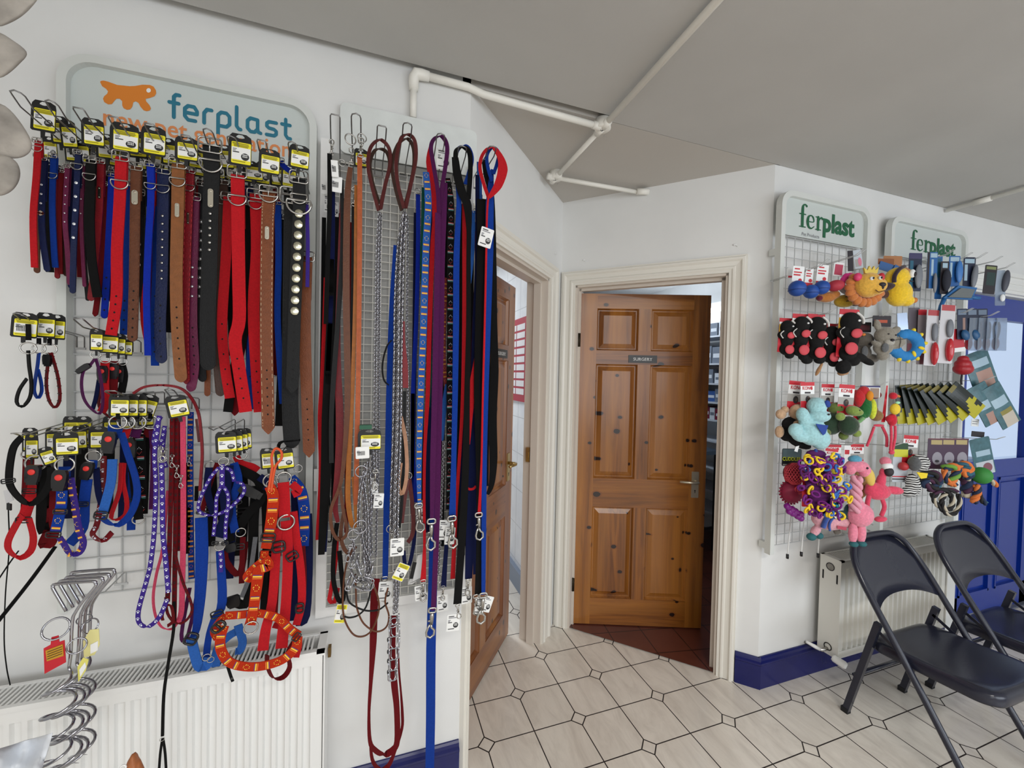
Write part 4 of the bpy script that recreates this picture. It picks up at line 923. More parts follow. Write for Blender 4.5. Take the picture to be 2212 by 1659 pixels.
# ------------------------------------------------------------------ puppy collars, upper left cluster
hook('wire hook at far left below the top row, holding three puppy collars on yellow cards', 34, 682, .24, .016, True, group='wire hooks on the collar rack')
GP = 'small puppy collars on the far left hook'
multi('puppy_collar', 'black looped puppy collar with barcode card, leftmost of three on the far left hook', 'collar', (60, 690, .22), GP,
 [(W['black'], [(61, 700), (62, 735)], 11, {'d': .222}), (W['black'], [(61, 757), (63, 790), (68, 830), (64, 860), (48, 878), (36, 868), (42, 842), (58, 818)], 15, {'ang': 38, 'd': .215})], [(61, 752, 12, .218)], cards=[(55, 708, .215, 44, 36, -4, {'style': 'bar'})])
multi('puppy_collar', 'short blue puppy collar with grey clip, middle of three on the far left hook', 'collar', (84, 700, .19), GP,
 [(W['blue'], [(84, 762), (81, 790), (76, 822), (74, 845), (82, 860), (90, 845), (88, 822), (82, 798)], 13, {'ang': 38, 'd': .19}), (W['black'], [(84, 730), (84, 744)], 9, {'d': .19})], [(84, 753, 10, .19)], cards=[(100, 708, .19, 32, 36, -2)])
q = multi('puppy_collar', 'black and rust patterned puppy collar, rightmost of three on the far left hook', 'collar', (108, 700, .17), GP,
 [(W['dred'], [(107, 762), (103, 790), (100, 830), (106, 865), (119, 880), (129, 862), (126, 820), (116, 780), (110, 762)], 12, {'ang': 38, 'd': .17, 'pat': 'pawblack'}), (W['black'], [(107, 732), (107, 746)], 9, {'d': .17})], [(107, 754, 11, .17)], rel=[(106, 777, .168, 17, 22, 0, False)], cards=[(124, 712, .17, 28, 36, -2)])
hook('dark square ended hook above the purple and red collars, left side of rack', 168, 694, .27, .018, False, group='wire hooks on the collar rack')
GQ = 'clip collars on the second hook down'
multi('clip_collar', 'plum collar bowed out in a long loop on the second hook down', 'collar', (208, 740, .2), GQ,
 [(W['purple'], [(205, 775), (192, 792), (180, 803), (176, 830), (181, 860), (196, 882), (216, 893), (222, 860), (216, 810), (207, 775)], 11, {'ang': 40})], [(206, 766, 8, .2)], rel=[(185, 795, .198, 14, 24, -50, False)], cards=[(209, 739, .215, 22, 32, 0)])
multi('clip_collar', 'scarlet clip collar with red button left of two on the second hook', 'collar', (228, 745, .18), GQ,
 [(W['red'], [(227, 780), (226, 830), (228, 870), (219, 890)], 19, {'d': .18})], [(227, 775, 9, .185)], rel=[(225, 806, .178, 22, 32)], cards=[(236, 744, .19, 34, 32, -2)])
multi('clip_collar', 'dark red clip collar in the middle of the second hook group', 'collar', (247, 745, .16), GQ,
 [(W['dred'], [(247, 780), (245, 840), (242, 880)], 18, {'d': .16})], [(247, 776, 9, .165)], rel=[(248, 800, .158, 20, 28)], cards=[(258, 748, .17, 22, 30, -2)])
multi('clip_collar', 'black clip collar with faint red button on the second hook', 'collar', (263, 745, .14), GQ,
 [(W['black'], [(262, 785), (268, 812), (262, 848)], 17, {'d': .14})], [(264, 781, 8, .145)], rel=[(262, 806, .138, 20, 30)], cards=[(274, 752, .15, 20, 26, -2)])
multi('clip_collar', 'violet and oxblood collar sagging below the second hook group', 'collar', (214, 880, .12), GQ,
 [(W['dred'], [(222, 830), (213, 870), (225, 892), (250, 905), (262, 880), (258, 840)], 12, {'ang': 40, 'd': .12}), (W['navy'], [(214, 820), (207, 860), (200, 884)], 9, {'d': .13})])
# third hook group: collars on a row of four cards
hook('flat square ended hook holding four overlapping yellow cards in a row', 238, 850, .26, .022, False, rise=.01, group='wire hooks on the collar rack')
GR = 'collars on the row of four cards'
for k, (cx, cd, rx, m_, lab) in enumerate(((259, .225, 255, W['blue'], 'blue collar stub on the foremost of four overlapping cards'), (279, .2, 273, W['red'], 'red collar stub on the second of four overlapping cards'), (298, .18, 297, W['purple'], 'plum collar stub with big ring on the third of four overlapping cards'), (317, .15, 325, W['dred'], 'maroon collar stub with big ring on the fourth, tilted card'))):
    multi('ring_collar', lab, 'collar', (cx, 860, cd), GR, [(m_, [(rx, 925), (rx-3, 935), (rx-6, 945)], 22, {'d': cd-.01}), (W['black'], [(rx, 893), (rx, 905)], 9, {'d': cd})], [(rx, 912, 14, cd-.002)], cards=[(cx, 881, cd, 34, 33, -1 if k < 3 else -16)])
# lower left bundle
hook('white tipped hook at lower left over the black and red collars', 34, 942, .26, .024, True, rise=-.01, m=nickel, group='wire hooks on the collar rack')
hook('white tipped hook over the blue patterned collar card', 124, 936, .26, .024, True, rise=-.015, m=nickel, group='wire hooks on the collar rack')
GS = 'release buckle collars at lower left'
multi('dog_collar', 'black padded strap bowed out to the left frame edge', 'collar', (45, 945, .24), GS,
 [(W['black'], [(47, 945), (30, 965), (22, 1000), (20, 1040), (32, 1065), (54, 1085), (72, 1086), (92, 1070), (108, 1040), (110, 1010)], 21, {'ang': 20, 'd': .24})], sliders=[(21, 1038, .245, 30, 9, 5)], cards=[(69, 970, .2, 22, 36, 0), (105, 988, .23, 24, 26, 20)])
multi('dog_collar', 'broad scarlet collar with red button buckle and curled tail, lower left', 'collar', (78, 1000, .22), GS,
 [(W['red'], [(78, 1004), (76, 1030), (70, 1065), (58, 1100), (50, 1125)], 26, {}), (W['red'], [(62, 1120), (72, 1160), (66, 1190), (42, 1204), (20, 1190), (18, 1168), (34, 1135), (48, 1112)], 24, {'ang': 30, 'd': .23}), (W['dred'], [(112, 1060), (110, 1130), (92, 1175), (110, 1175), (118, 1150)], 20, {'d': .2})],
 [(78, 1000, 16, .22)], sliders=[(66, 1060, .222, 30, 10, -4), (54, 1122, .225, 34, 12, -4)], rel=[(75, 1022, .225, 31, 36, -5)])
multi('dog_collar', 'wide black strap hanging behind the scarlet collar', 'collar', (100, 1010, .19), GS, [(W['black'], [(95, 1005), (94, 1060), (92, 1130), (98, 1150)], 28, {'d': .2})])
multi('dog_collar', 'blue aztec patterned collar looped at the foot with red button buckle', 'collar', (140, 1000, .24), GS,
 [(W['blue'], [(140, 1008), (139, 1030)], 26, {'pat': None}), (W['blue'], [(134, 1060), (132, 1095), (120, 1150)], 24, {'pat': 'azblue', 'd': .245}), (W['violet'], [(153, 1032), (160, 1080), (170, 1140), (180, 1170), (172, 1192), (152, 1196), (138, 1175), (128, 1160)], 20, {'ang': 25, 'pat': 'azblue', 'd': .235})],
 [(140, 1004, 15, .24)], sliders=[(133, 1104, .247, 30, 10, -6), (118, 1154, .248, 32, 12, -8)], rel=[(133, 1034, .247, 32, 38, -6)], cards=[(145, 964, .25, 42, 34, 1)])
multi('dog_collar', 'royal blue collar with small red button buckle, centre of the lower left bundle', 'collar', (200, 990, .2), GS,
 [(W['blue'], [(200, 994), (198, 1012)], 22, {}), (W['blue'], [(188, 1035), (182, 1085), (178, 1140), (150, 1175)], 24, {'d': .2}), (W['navy'], [(208, 1010), (212, 1060), (220, 1090)], 14, {'d': .19})], [(202, 986, 12, .2)], sliders=[(180, 1088, .205, 26, 9, -4)], rel=[(191, 1014, .205, 26, 32, -14)], cards=[(214, 950, .2, 32, 32, 0), (173, 950, .18, 24, 34, 2)])
multi('dog_collar', 'big bright blue collar curving round in a wide hoop with red button buckle', 'collar', (245, 925, .23), GS,
 [(W['blue'], [(247, 918), (247, 935)], 27, {}), (W['blue'], [(262, 935), (276, 980), (292, 1030), (296, 1070), (282, 1110), (258, 1132), (236, 1130), (220, 1118)], 20, {'ang': 25, 'd': .235}), (W['lblue'], [(243, 992), (240, 1040), (230, 1080), (222, 1108)], 21, {'d': .24})],
 sliders=[(220, 1112, .242, 28, 16, -12)], rel=[(239, 952, .24, 29, 40, -6)])
multi('dog_collar', 'scarlet felt lined collar inside the big blue hoop', 'collar', (262, 1010, .2), GS, [(W['red'], [(262, 1000), (258, 1060), (240, 1118), (268, 1115), (274, 1085), (266, 1040), (268, 1000)], 13, {'ang': 30, 'd': .21})])
multi('dog_collar', 'red and white printed collar hanging between blue straps at lower left', 'collar', (222, 990, .17), GS, [(W['Lred'], [(224, 985), (221, 1060), (210, 1130), (200, 1155), (222, 1168), (242, 1150)], 15, {'ang': 20, 'd': .17, 'pat': 'paw'})], cards=[(182, 945, .16, 18, 30, 0)])
multi('dog_collar', 'black printed collar with red button right of the blue hoop', 'collar', (284, 950, .16), GS,
 [(W['black'], [(300, 940), (303, 1020), (306, 1100)], 26, {'d': .15, 'pat': 'bars'}), (W['black'], [(285, 985), (292, 1050), (300, 1122)], 20, {'d': .16})], rel=[(284, 964, .165, 24, 36, 4)], rings=[(299, 1122, 10, .15)])
multi('dog_collar', 'blue nylon collar end with keeper, right of the big blue hoop', 'collar', (282, 1040, .14), GS, [(W['blue'], [(286, 1020), (285, 1075), (283, 1145)], 18, {'d': .14})], sliders=[(278, 1080, .15, 14, 8)])
# ------------------------------------------------------------------ paw print leads in the middle
hook('wire hook at the middle left holding the paw print leads', 362, 846, .2, .018, True, group='wire hooks on the collar rack')
GL_ = 'printed nylon leads in the middle of the collar rack'
multi('dog_lead', 'violet paw print lead hanging in a long loop with chrome snap', 'lead', (342, 900, .23), GL_,
 [(W['violet'], [(344, 898), (339, 940), (334, 985), (337, 1050), (333, 1150), (325, 1220), (318, 1250), (299, 1320), (303, 1348), (324, 1352), (346, 1330), (361, 1295)], 10.5, {'pat': 'paw', 'd': .235, 'ang': 8}), (W['violet'], [(349, 1000), (351, 1080), (352, 1150), (358, 1210), (364, 1280)], 11, {'pat': 'paw', 'd': .24})], [(351, 992, 7, .235)], snaps=[(347, 968, .238, 30, 10)])
multi('dog_lead', 'second violet paw print lead looped short behind the first', 'lead', (352, 905, .2), GL_,
 [(W['violet'], [(356, 920), (350, 950), (340, 962), (332, 955), (338, 920), (348, 900)], 9, {'pat': 'paw', 'd': .21}), (W['violet'], [(356, 930), (352, 980), (360, 1010)], 8, {'pat': 'paw', 'd': .2})], snaps=[(357, 970, .205, 26, -12)])
multi('dog_lead', 'flat coral pink lead falling straight to a round loop', 'lead', (396, 920, .19), GL_,
 [(W['pink'], [(395, 900), (396, 1000), (396, 1150), (394, 1250), (392, 1320), (384, 1345)], 12, {'d': .19}), (W['pink'], [(362, 1060), (352, 1180), (338, 1240), (331, 1290), (336, 1330), (350, 1355), (372, 1358), (386, 1340)], 7, {'d': .18, 'ang': 30})], cards=[(386, 882, .235, 36, 32, 12)])
for k, (xa, xb, yb_, lab) in enumerate(((372, 362, 1300, 'rust and black printed lead nearest the violet one'), (382, 376, 1345, 'rust and black printed lead running to the lowest loop'), (389, 386, 1190, 'rust and black printed lead with a snap hook at chest height'))):
    multi('dog_lead', lab, 'lead', (xa, 905, .2-.01*k), GL_, [(W['dred'], [(xa, 900), (xa-1, 1000), ((xa+xb)/2, 1150), (xb, yb_)], 10, {'pat': 'pawblack', 'd': .205-.01*k})], snaps=[((xa if k < 2 else 391), 985+22*k, .21, 26, 0)])
multi('dog_lead', 'thin maroon printed lead swinging out to the right in a hoop', 'lead', (380, 1100, .2), GL_,
 [(W['dred'], [(376, 1180), (384, 1220), (396, 1260), (412, 1300), (414, 1322), (400, 1342), (380, 1346), (362, 1325), (358, 1290)], 6, {'pat': 'pawblack', 'd': .22, 'ang': 15}), (W['dred'], [(352, 1340), (350, 1330), (356, 1310), (370, 1310), (374, 1340), (362, 1352)], 8, {'d': .23, 'ang': 30})])
multi('dog_lead', 'blue lead with red specks hanging behind at the right of the printed leads', 'lead', (412, 900, .16), GL_,
 [(W['blue'], [(412, 890), (411, 1000), (412, 1130), (414, 1250)], 13, {'d': .15, 'pat': 'azred'}), (W['purple'], [(410, 1270), (392, 1370), (402, 1382), (414, 1340), (424, 1290)], 8, {'d': .15})], snaps=[(409, 985, .16, 22, 0)])
multi('dog_lead', 'black nylon lead hanging beside the coral pink one', 'lead', (403, 1000, .15), GL_, [(W['black'], [(404, 1000), (406, 1100), (404, 1196)], 12, {'d': .15}), (W['black'], [(425, 1050), (424, 1082)], 8, {'d': .14})])
multi('slip_collar', 'thin oxblood leather strap arching over the middle cards', 'collar', (350, 833, .2), None,
 [(W['Lred'], [(288, 850), (312, 836), (350, 832), (388, 838), (412, 858), (428, 890), (434, 930), (437, 980), (434, 1030), (432, 1060)], 6, {'d': .2, 'th': .005, 'ang': 0, 'n': 6}), (W['Lmaroon'], [(424, 905), (430, 955)], 5, {'d': .19})])
multi('dog_lead', 'violet nylon lead hanging down left of the printed collars', 'lead', (328, 930, .15), GL_, [(W['purple'], [(326, 930), (330, 1000), (326, 1100)], 9, {'d': .15})])
# ------------------------------------------------------------------ harnesses
hook('wire hook over the row of five stacked cards in the lower middle', 462, 928, .24, .024, False, rise=.0, group='wire hooks on the collar rack')
GH = 'dog harnesses on the lower hooks'
multi('dog_harness', 'violet paw print small dog harness with crossing loops', 'harness', (482, 1000, .23), GH,
 [(W['violet'], [(480, 1003), (480, 1030), (480, 1052)], 11, {'pat': 'paw', 'd': .245}), (W['violet'], [(473, 1010), (456, 1030), (440, 1060), (429, 1090), (434, 1108), (460, 1113), (490, 1102), (515, 1080), (528, 1060), (523, 1045), (510, 1042)], 8, {'pat': 'paw', 'd': .24, 'ang': 10}), (W['violet'], [(486, 1010), (500, 1018), (506, 1040)], 8, {'pat': 'paw', 'd': .235}),
  (W['violet'], [(477, 1052), (468, 1075), (467, 1100), (464, 1130), (461, 1158)], 8, {'pat': 'paw', 'd': .242}), (W['violet'], [(484, 1052), (493, 1070), (492, 1100), (488, 1130), (487, 1165)], 8, {'pat': 'paw', 'd': .242}), (W['violet'], [(476, 1190), (478, 1215), (477, 1236)], 9, {'pat': 'paw', 'd': .235})],
 [(483, 997, 9, .245), (475, 1180, 9, .24)], sliders=[(466, 1172, .242, 14, 7, -8), (487, 1172, .242, 14, 7, 8)], cards=[(491, 960, .24, 35, 31, 3), (507, 958, .225, 30, 31, 3), (519, 955, .205, 28, 31, 3), (528, 952, .19, 26, 30, 3)])
multi('dog_harness', 'long royal blue padded harness hanging from chest to radiator', 'harness', (440, 1110, .2), GH,
 [(W['blue'], [(435, 1118), (436, 1200), (432, 1290), (424, 1360), (410, 1385)], [27, 28, 24, 17, 13], {'d': .2}), (W['lblue'], [(413, 1378), (420, 1410), (430, 1440), (446, 1438), (452, 1420)], 22, {'d': .23}), (W['blue'], [(444, 1440), (450, 1380), (462, 1340), (480, 1300), (475, 1190)], [16, 14, 16, 20, 17], {'d': .21}), (W['lblue'], [(466, 1440), (470, 1400), (500, 1370), (524, 1362)], 18, {'d': .16}), (W['lblue'], [(514, 1350), (524, 1385), (518, 1405), (508, 1408)], 18, {'d': .17})],
 sliders=[(414, 1378, .235, 26, 24, -25), (470, 1325, .22, 26, 14, 12)], rings=[(446, 1420, 7, .24), (455, 1425, 6, .24)])
multi('dog_harness', 'dark navy webbing harness crumpled behind the paw print one', 'harness', (500, 1000, .17), GH,
 [(W['navy'], [(492, 1005), (486, 1060), (490, 1110), (470, 1160)], 26, {'d': .18}), (W['blue'], [(505, 1000), (515, 1040), (500, 1090), (508, 1150)], 18, {'d': .17}), (W['navy'], [(452, 1010), (448, 1060), (462, 1110)], 16, {'d': .17})], [(504, 975, 9, .2)], sliders=[(510, 1085, .19, 26, 10, 20)])
multi('dog_harness', 'black padded harness with plastic buckles behind, centre of lower rack', 'harness', (540, 1020, .15), GH,
 [(W['black'], [(502, 1008), (530, 1020), (560, 1040), (562, 1080), (535, 1110), (510, 1150)], 22, {'d': .16}), (W['black'], [(555, 1050), (548, 1120), (546, 1220), (535, 1300), (508, 1302)], 22, {'d': .15}), (W['black'], [(478, 1060), (480, 1120), (500, 1170)], 18, {'d': .15}), (W['grey'], [(552, 1160), (540, 1240), (522, 1290)], 10, {'d': .17})], [(520, 1150, 9, .18)], rel=[(540, 1060, .17, 24, 40, 60, False), (505, 1296, .17, 30, 22, 12, False), (500, 1180, .19, 24, 16, 10, False)], sliders=[(515, 1180, .19, 28, 12, 0)])
multi('dog_harness', 'crimson nylon harness strap folded behind the black harness', 'harness', (520, 980, .14), GH,
 [(W['red'], [(510, 985), (520, 1000), (545, 1008), (558, 1016)], 16, {'d': .15}), (W['dred'], [(470, 1000), (452, 1050), (436, 1105)], 11, {'d': .15}), (W['dred'], [(530, 1170), (518, 1240), (490, 1215), (486, 1190)], 14, {'d': .13}), (W['dred'], [(525, 1160), (522, 1260)], 12, {'d': .14})], [(521, 981, 11, .17)], sliders=[(433, 1106, .19, 14, 6)])
hook('white tipped hook with the orange cord loop hanging over it', 592, 978, .26, .022, True, rise=-.005, m=nickel, group='wire hooks on the collar rack')
t = multi('dog_harness', 'orange aztec patterned harness with big round girth hoop', 'harness', (590, 975, .25), GH,
 [(W['orange'], [(582, 1050), (590, 1070), (588, 1110), (582, 1150), (574, 1185)], [22, 25, 25, 24, 22], {'pat': 'aztec', 'd': .27}), (W['orange'], [(572, 1190), (568, 1210), (545, 1228), (531, 1245), (538, 1252), (548, 1240)], [18, 18, 14, 14, 16, 18], {'pat': 'aztec', 'd': .275, 'ang': 10}), (W['orange'], [(572, 1205), (582, 1222), (560, 1232), (554, 1270), (547, 1320), (540, 1350)], [20, 20, 26, 24, 22, 24], {'pat': 'aztec', 'd': .28}),
  (W['orange'], [(486, 1330), (520, 1328), (560, 1325), (600, 1335), (625, 1358), (645, 1372)], 17, {'pat': 'aztec', 'd': .27, 'flat': True}), (W['orange'], [(643, 1376), (638, 1400), (610, 1425), (570, 1438), (530, 1440), (495, 1430), (478, 1405), (476, 1380), (484, 1352)], 19, {'pat': 'aztec', 'd': .28, 'flat': True}), (W['orange'], [(470, 1380), (462, 1362), (476, 1340), (488, 1330)], 14, {'pat': 'aztec', 'd': .25, 'flat': True})],
 [(542, 1356, 13, .285), (585, 1045, 8, .265)], sliders=[(580, 1160, .275, 30, 18, -8), (473, 1352, .28, 20, 26, -50), (641, 1374, .28, 20, 12, 50)], cards=[(580, 995, .2, 24, 30, 4, {'style': 'bar'}), (617, 995, .22, 30, 31, 6)])
P_, _q = pp([(580, 1060), (583, 1040), (588, 1010), (587, 985), (595, 969), (607, 975), (608, 990), (596, 1006), (590, 1030), (586, 1062)], .27, 6); mb = MB(); mb.tube(P_, .0032, 8); mb.build('cord_loop', mat('orange_cord', (215, 84, 40), .7, bump=.5, bscale=500), t)
multi('dog_harness', 'plain red webbing harness, largest, hanging at the right of the collar rack', 'harness', (615, 1010, .22), GH,
 [(W['red'], [(612, 1042), (614, 1080), (615, 1118)], 25, {'d': .245}), (W['red'], [(630, 1045), (645, 1060), (632, 1068)], 18, {'d': .23}), (W['red'], [(618, 1125), (622, 1200), (618, 1300), (612, 1360), (608, 1400)], [24, 22, 22, 24, 26], {'d': .235}), (W['red'], [(600, 1140), (596, 1200), (588, 1300), (574, 1360), (568, 1405)], [20, 20, 20, 22, 24], {'d': .24}), (W['red'], [(634, 1105), (640, 1160), (650, 1230), (652, 1300), (640, 1350)], 17, {'d': .22}),
  (W['red'], [(590, 1350), (625, 1360), (646, 1385), (640, 1420)], 13, {'d': .2}), (W['dred'], [(577, 1415), (578, 1440), (590, 1464), (612, 1462), (626, 1440), (622, 1410), (640, 1380)], 13, {'d': .23, 'ang': 40}), (W['dred'], [(652, 1180), (655, 1260), (648, 1330)], 15, {'d': .18})],
 [(618, 1128, 16, .245), (613, 1034, 14, .24), (585, 1038, 14, .22)], sliders=[(603, 1180, .245, 26, 22, 6), (632, 1200, .24, 24, 18, 28), (648, 1312, .225, 16, 20, 0)])
multi('dog_harness', 'blue aztec patterned harness mostly hidden behind the red one', 'harness', (650, 1020, .14), GH,
 [(W['blue'], [(630, 1030), (650, 1060), (658, 1110), (656, 1180)], [16, 24, 24, 22], {'d': .15, 'pat': 'azblue'}), (W['navy'], [(666, 1110), (668, 1200), (662, 1330), (640, 1345)], 16, {'d': .13}), (W['navy'], [(560, 1030), (580, 1045), (575, 1060)], 18, {'d': .17})], [(644, 1012, 8, .17)])
multi('clip_collar', 'coil of black webbing tucked above the red harness', 'collar', (605, 965, .14), None, [(W['black'], [(600, 975), (604, 958), (618, 955), (624, 972), (612, 985)], 10, {'d': .15, 'ang': 40})])
# ------------------------------------------------------------------ chrome tie-out stakes
GT = 'chrome spiral tie-out stakes hung together'
def stake(label, hx, hy, d, sx, topy, boty, turns, rx, lean):
    t = thing('tie_out_stake', label, 'tie-out stake', A(hx, hy, d), GT); s = sc(A(hx, hy, d)); r = 3.0*s
    f = lambda x, y, w=0: A(x, y, d)+Vector((0, -w, 0))
    pts = [f(hx-5, hy+58, .0), f(hx-32, hy+12), f(hx-33, hy+5), f(hx-27, hy), f(hx+50, hy-6), f(hx+58, hy-2), f(hx+57, hy+6), f(hx+30, hy+38), f(sx+6, hy+64), f(sx+2, hy+76), f(sx, hy+95), f(sx-2, topy-40), f(sx-6, topy-8)]
    P = [Vector(v[:3]) for v in smooth_path([tuple(p) for p in pts], 4)]
    mb = MB(); mb.tube(P, r, 9); mb.build('handle', chrome, t)
    B = f(sx-6, topy-8); E_ = f(sx-lean, boty); hel = []
    n = turns*16
    for i in range(n+1):
        q = i/n; c = B.lerp(E_, q); a = 2*PI*turns*q; R_ = rx*s*(min(1, q*6)); hel.append(c+Vector((R_*math.sin(a), -R_*(1-math.cos(a))*.8, 0))+Vector((0, 0, 0)))
    mb = MB(); mb.tube(hel, [r]*(n-3)+[r*.8, r*.6, r*.35, r*.1], 9); mb.build('spiral', chrome, t)
    return t
s1 = stake('front chrome spiral stake with red square tag', 148, 1262, .34, 155, 1450, 1640, 4, 26, 26)
s2 = stake('second chrome spiral stake from the front, carrying a small key ring', 163, 1254, .31, 172, 1440, 1650, 4, 24, 18)
s3 = stake('third chrome spiral stake, yellow tag on its ring', 177, 1246, .28, 183, 1430, 1648, 4, 22, 12)
s4 = stake('rearmost chrome spiral stake, handle nearest the wall', 188, 1236, .25, 195, 1420, 1630, 4, 20, 6)
ring(s1, 121, 1358, 21, .345, chrome, .1, (.3, -1, .5), name='tether_ring'); ring(s2, 166, 1395, 15, .34, chrome, .12, (.5, -1, .2), name='tether_ring'); ring(s3, 195, 1352, 14, .3, chrome, .1, (1, -.7, .2), name='tether_ring'); ring(s4, 182, 1338, 12, .27, chrome, .1, (.2, -.4, 1), name='tether_ring')
def poly_tag(parent, px, d, m, name, th=.0012):
    mb = MB(); P = [A(x, y, d) for x, y in px]; n = len(P); Q = [p+Vector((0, -th, 0)) for p in P]
    mb.add(P+Q, [tuple(range(n)), tuple(range(n, 2*n))[::-1]]+[(i, (i+1) % n, n+(i+1) % n, n+i) for i in range(n)]); return mb.build(name, m, parent)
o = poly_tag(s1, [(95, 1400), (110, 1392), (112, 1376), (127, 1372), (129, 1386), (140, 1382), (143, 1430), (97, 1455)], .35, redcard, 'tag_card'); poly_tag(o, [(99, 1405), (136, 1391), (138, 1416), (102, 1428)], .3515, mat('tag_amber', (190, 140, 30), .6), 'print')
mb = MB(); [mb.tube([A(102, 1409+k*5, .3535), A(134, 1397+k*5, .3535)], .0006, 4) for k in range(4)]; mb.build('print_lines', ink, o)
o = poly_tag(s3, [(180, 1385), (195, 1360), (214, 1358), (216, 1392), (205, 1414), (182, 1420)], .31, mat('pale_yellow_tag', (226, 218, 150), .5), 'tag_card'); poly_tag(o, [(196, 1392), (212, 1384), (212, 1404), (196, 1412)], .3115, white, 'print')
o = poly_tag(s2, [(168, 1440), (180, 1420), (192, 1424), (186, 1448), (170, 1472)], .335, mat('lemon_tag', (222, 214, 110), .5), 'tag_card'); poly_tag(o, [(172, 1446), (184, 1430), (187, 1440), (174, 1462)], .3365, white, 'print')
hook('short plain hook behind the chrome spiral stakes', 196, 1290, .16, .022, False, rise=.0, r=.0018, m=gridg, group=None)
# ------------------------------------------------------------------ left radiator and clutter below
def radiator(label, x0, x1, yf, yb_, z0, z1, pitch, name='radiator', ends=(True, True), radm=radm):
    t = thing(name, label, 'radiator', ((x0+x1)/2, -yb_, z0))
    mb = MB(); n = int((x1-x0-.06)/pitch); pw = (x1-x0-.06)/n; za, zb_ = z0+.035, z1-.045; yy = -yf+.008
    def prof(x):  # front skin with pressed vertical flutes
        return [(x, yy), (x+pw*.16, yy), (x+pw*.26, yy+.011), (x+pw*.74, yy+.011), (x+pw*.84, yy)]
    pts = [(x0+.004, yy)]+[q for i in range(n) for q in prof(x0+.03+i*pw)]+[(x1-.004, yy)]
    vs = [(x, y, za) for x, y in pts]+[(x, y, zb_) for x, y in pts]; k = len(pts)
    mb.add(vs, [(i, i+1, k+i+1, k+i) for i in range(k-1)])
    mb.bb((x0+.004, -yf+.006, z0), (x1-.004, -yf+.03, za+.0)); mb.bb((x0+.004, -yf+.006, zb_), (x1-.004, -yf+.03, z1-.008)); mb.bb((x0+.01, -yf+.02, z0+.005), (x1-.01, -yf+.03, z1-.01)); mb.bb((x0+.01, -yb_-.012, z0+.005), (x1-.01, -yb_-.004, z1-.01))
    mb.build('front_panel', radm, t)
    mb = MB(); mb.bb((x0-.002, -yf, z1-.014), (x1+.002, -yf+.012, z1)); mb.bb((x0-.002, -yb_-.01, z1-.014), (x1+.002, -yb_, z1)); mb.bb((x0-.002, -yf, z1-.008), (x0+.02, -yb_, z1)); mb.bb((x1-.02, -yf, z1-.008), (x1+.002, -yb_, z1))
    m_ = int((x1-x0-.05)/.0115)
    for i in range(m_): xx = x0+.024+i*.0115; mb.bb((xx, -yf+.012, z1-.007), (xx+.0055, -yb_-.01, z1-.001))
    mb.build('top_grille', radm, t)
    mb = MB()
    mb.bb((x0-.003, -yf+.001, z0), (x0+.001, -yb_, z1-.001)); mb.build('end_panel', radm, t)
    mb = MB(); mb.bb((x1-.001, -yf+.001, z0), (x1+.003, -yb_, z1-.001)); mb.build('end_panel', radm, t)
    mb = MB(); mb.bb((x0+.02, -yf+.035, z0+.03), (x1-.04, -yb_-.02, z1-.03)); mb.build('convector_core', mat('radiator_inside', (70, 70, 68), .8), t)
    mb = MB()
    for xx in (x0+.15, x1-.15): mb.bb((xx, -yb_-.004, z0+.1), (xx+.03, -.001, z0+.14)); mb.bb((xx, -yb_-.004, z1-.14), (xx+.03, -.001, z1-.1))
    mb.build('wall_bracket', radm, t)
    return t
radL = radiator('white panel radiator on the left wall beneath the collars and harnesses', -1.55, -.13, .142, .045, .13, .665, .0333, radm=mat('white_enamel', (236, 236, 234), .35))
mb = MB(); mb.bb((-.116, -.08, .6), (-.125, -.06, .63)); mb.build('air_vent', mat('aged_brass', (120, 96, 60), .5, 1), radL)
t = multi('dog_lead', 'thin black lead hanging in front of the left radiator, split in two at its foot', 'lead', (375, 1355, .2), None,
 [(W['black'], [(376, 1300), (375, 1360), (364, 1430), (354, 1500), (351, 1590)], 6.5, {'d': .21}), (W['black'], [(351, 1595), (346, 1630), (342, 1690)], 5, {'d': .21}), (W['black'], [(352, 1595), (357, 1630), (360, 1690)], 5, {'d': .21})], [(350, 1597, 4, .215)])
def rod(name, label, cat, pts, r, m, d=.2, group=None):
    P, _ = pp(pts, d, 6); mb = MB(); mb.tube(P, r, 8); return tag(mb.build(name, m), label, cat, group)
rod('black_strap', 'taut black lead slanting up to the rack frame at the far left', 'lead', [(-20, 1362, .22), (60, 1262, .18), (120, 1180, .14)], .0042, W['black'])
rod('cable', 'thin dark cord dangling beside the wall at the left edge', 'cord', [(22, 1030), (18, 1090), (20, 1180), (12, 1280), (9, 1380), (14, 1440), (22, 1480)], .0012, W['black'], .12)
rod('cable', 'thin cord slanting down to the left edge below the scarlet collar', 'cord', [(-10, 1262), (18, 1220), (40, 1190)], .0016, W['black'], .16)
o = tag(MB().build('plastic_clip', blackp), 'small white tipped plastic hang tag dangling at the left edge', 'tag'); bpy.data.objects.remove(o)
t = thing('hang_tag', 'small printed clear hang tag with black cap at the left edge', 'tag', A(18, 1080, .14)); poly_tag(t, [(8, 1060), (22, 1056), (30, 1080), (14, 1088)], .13, mat('hazy_card', (206, 206, 208), .4), 'card'); poly_tag(t, [(17, 1086), (26, 1088), (26, 1102), (17, 1100)], .13, blackp, 'cap', .004)
t = multi('cable_tie_tag', 'black plastic tag end sticking down below the orange girth hoop', 'tag', (497, 1430, .2), None, [(W['black'], [(492, 1440), (499, 1462), (503, 1472)], 6, {'d': .24})]); ring(t, 501, 1466, 1.5, .25, nickel)
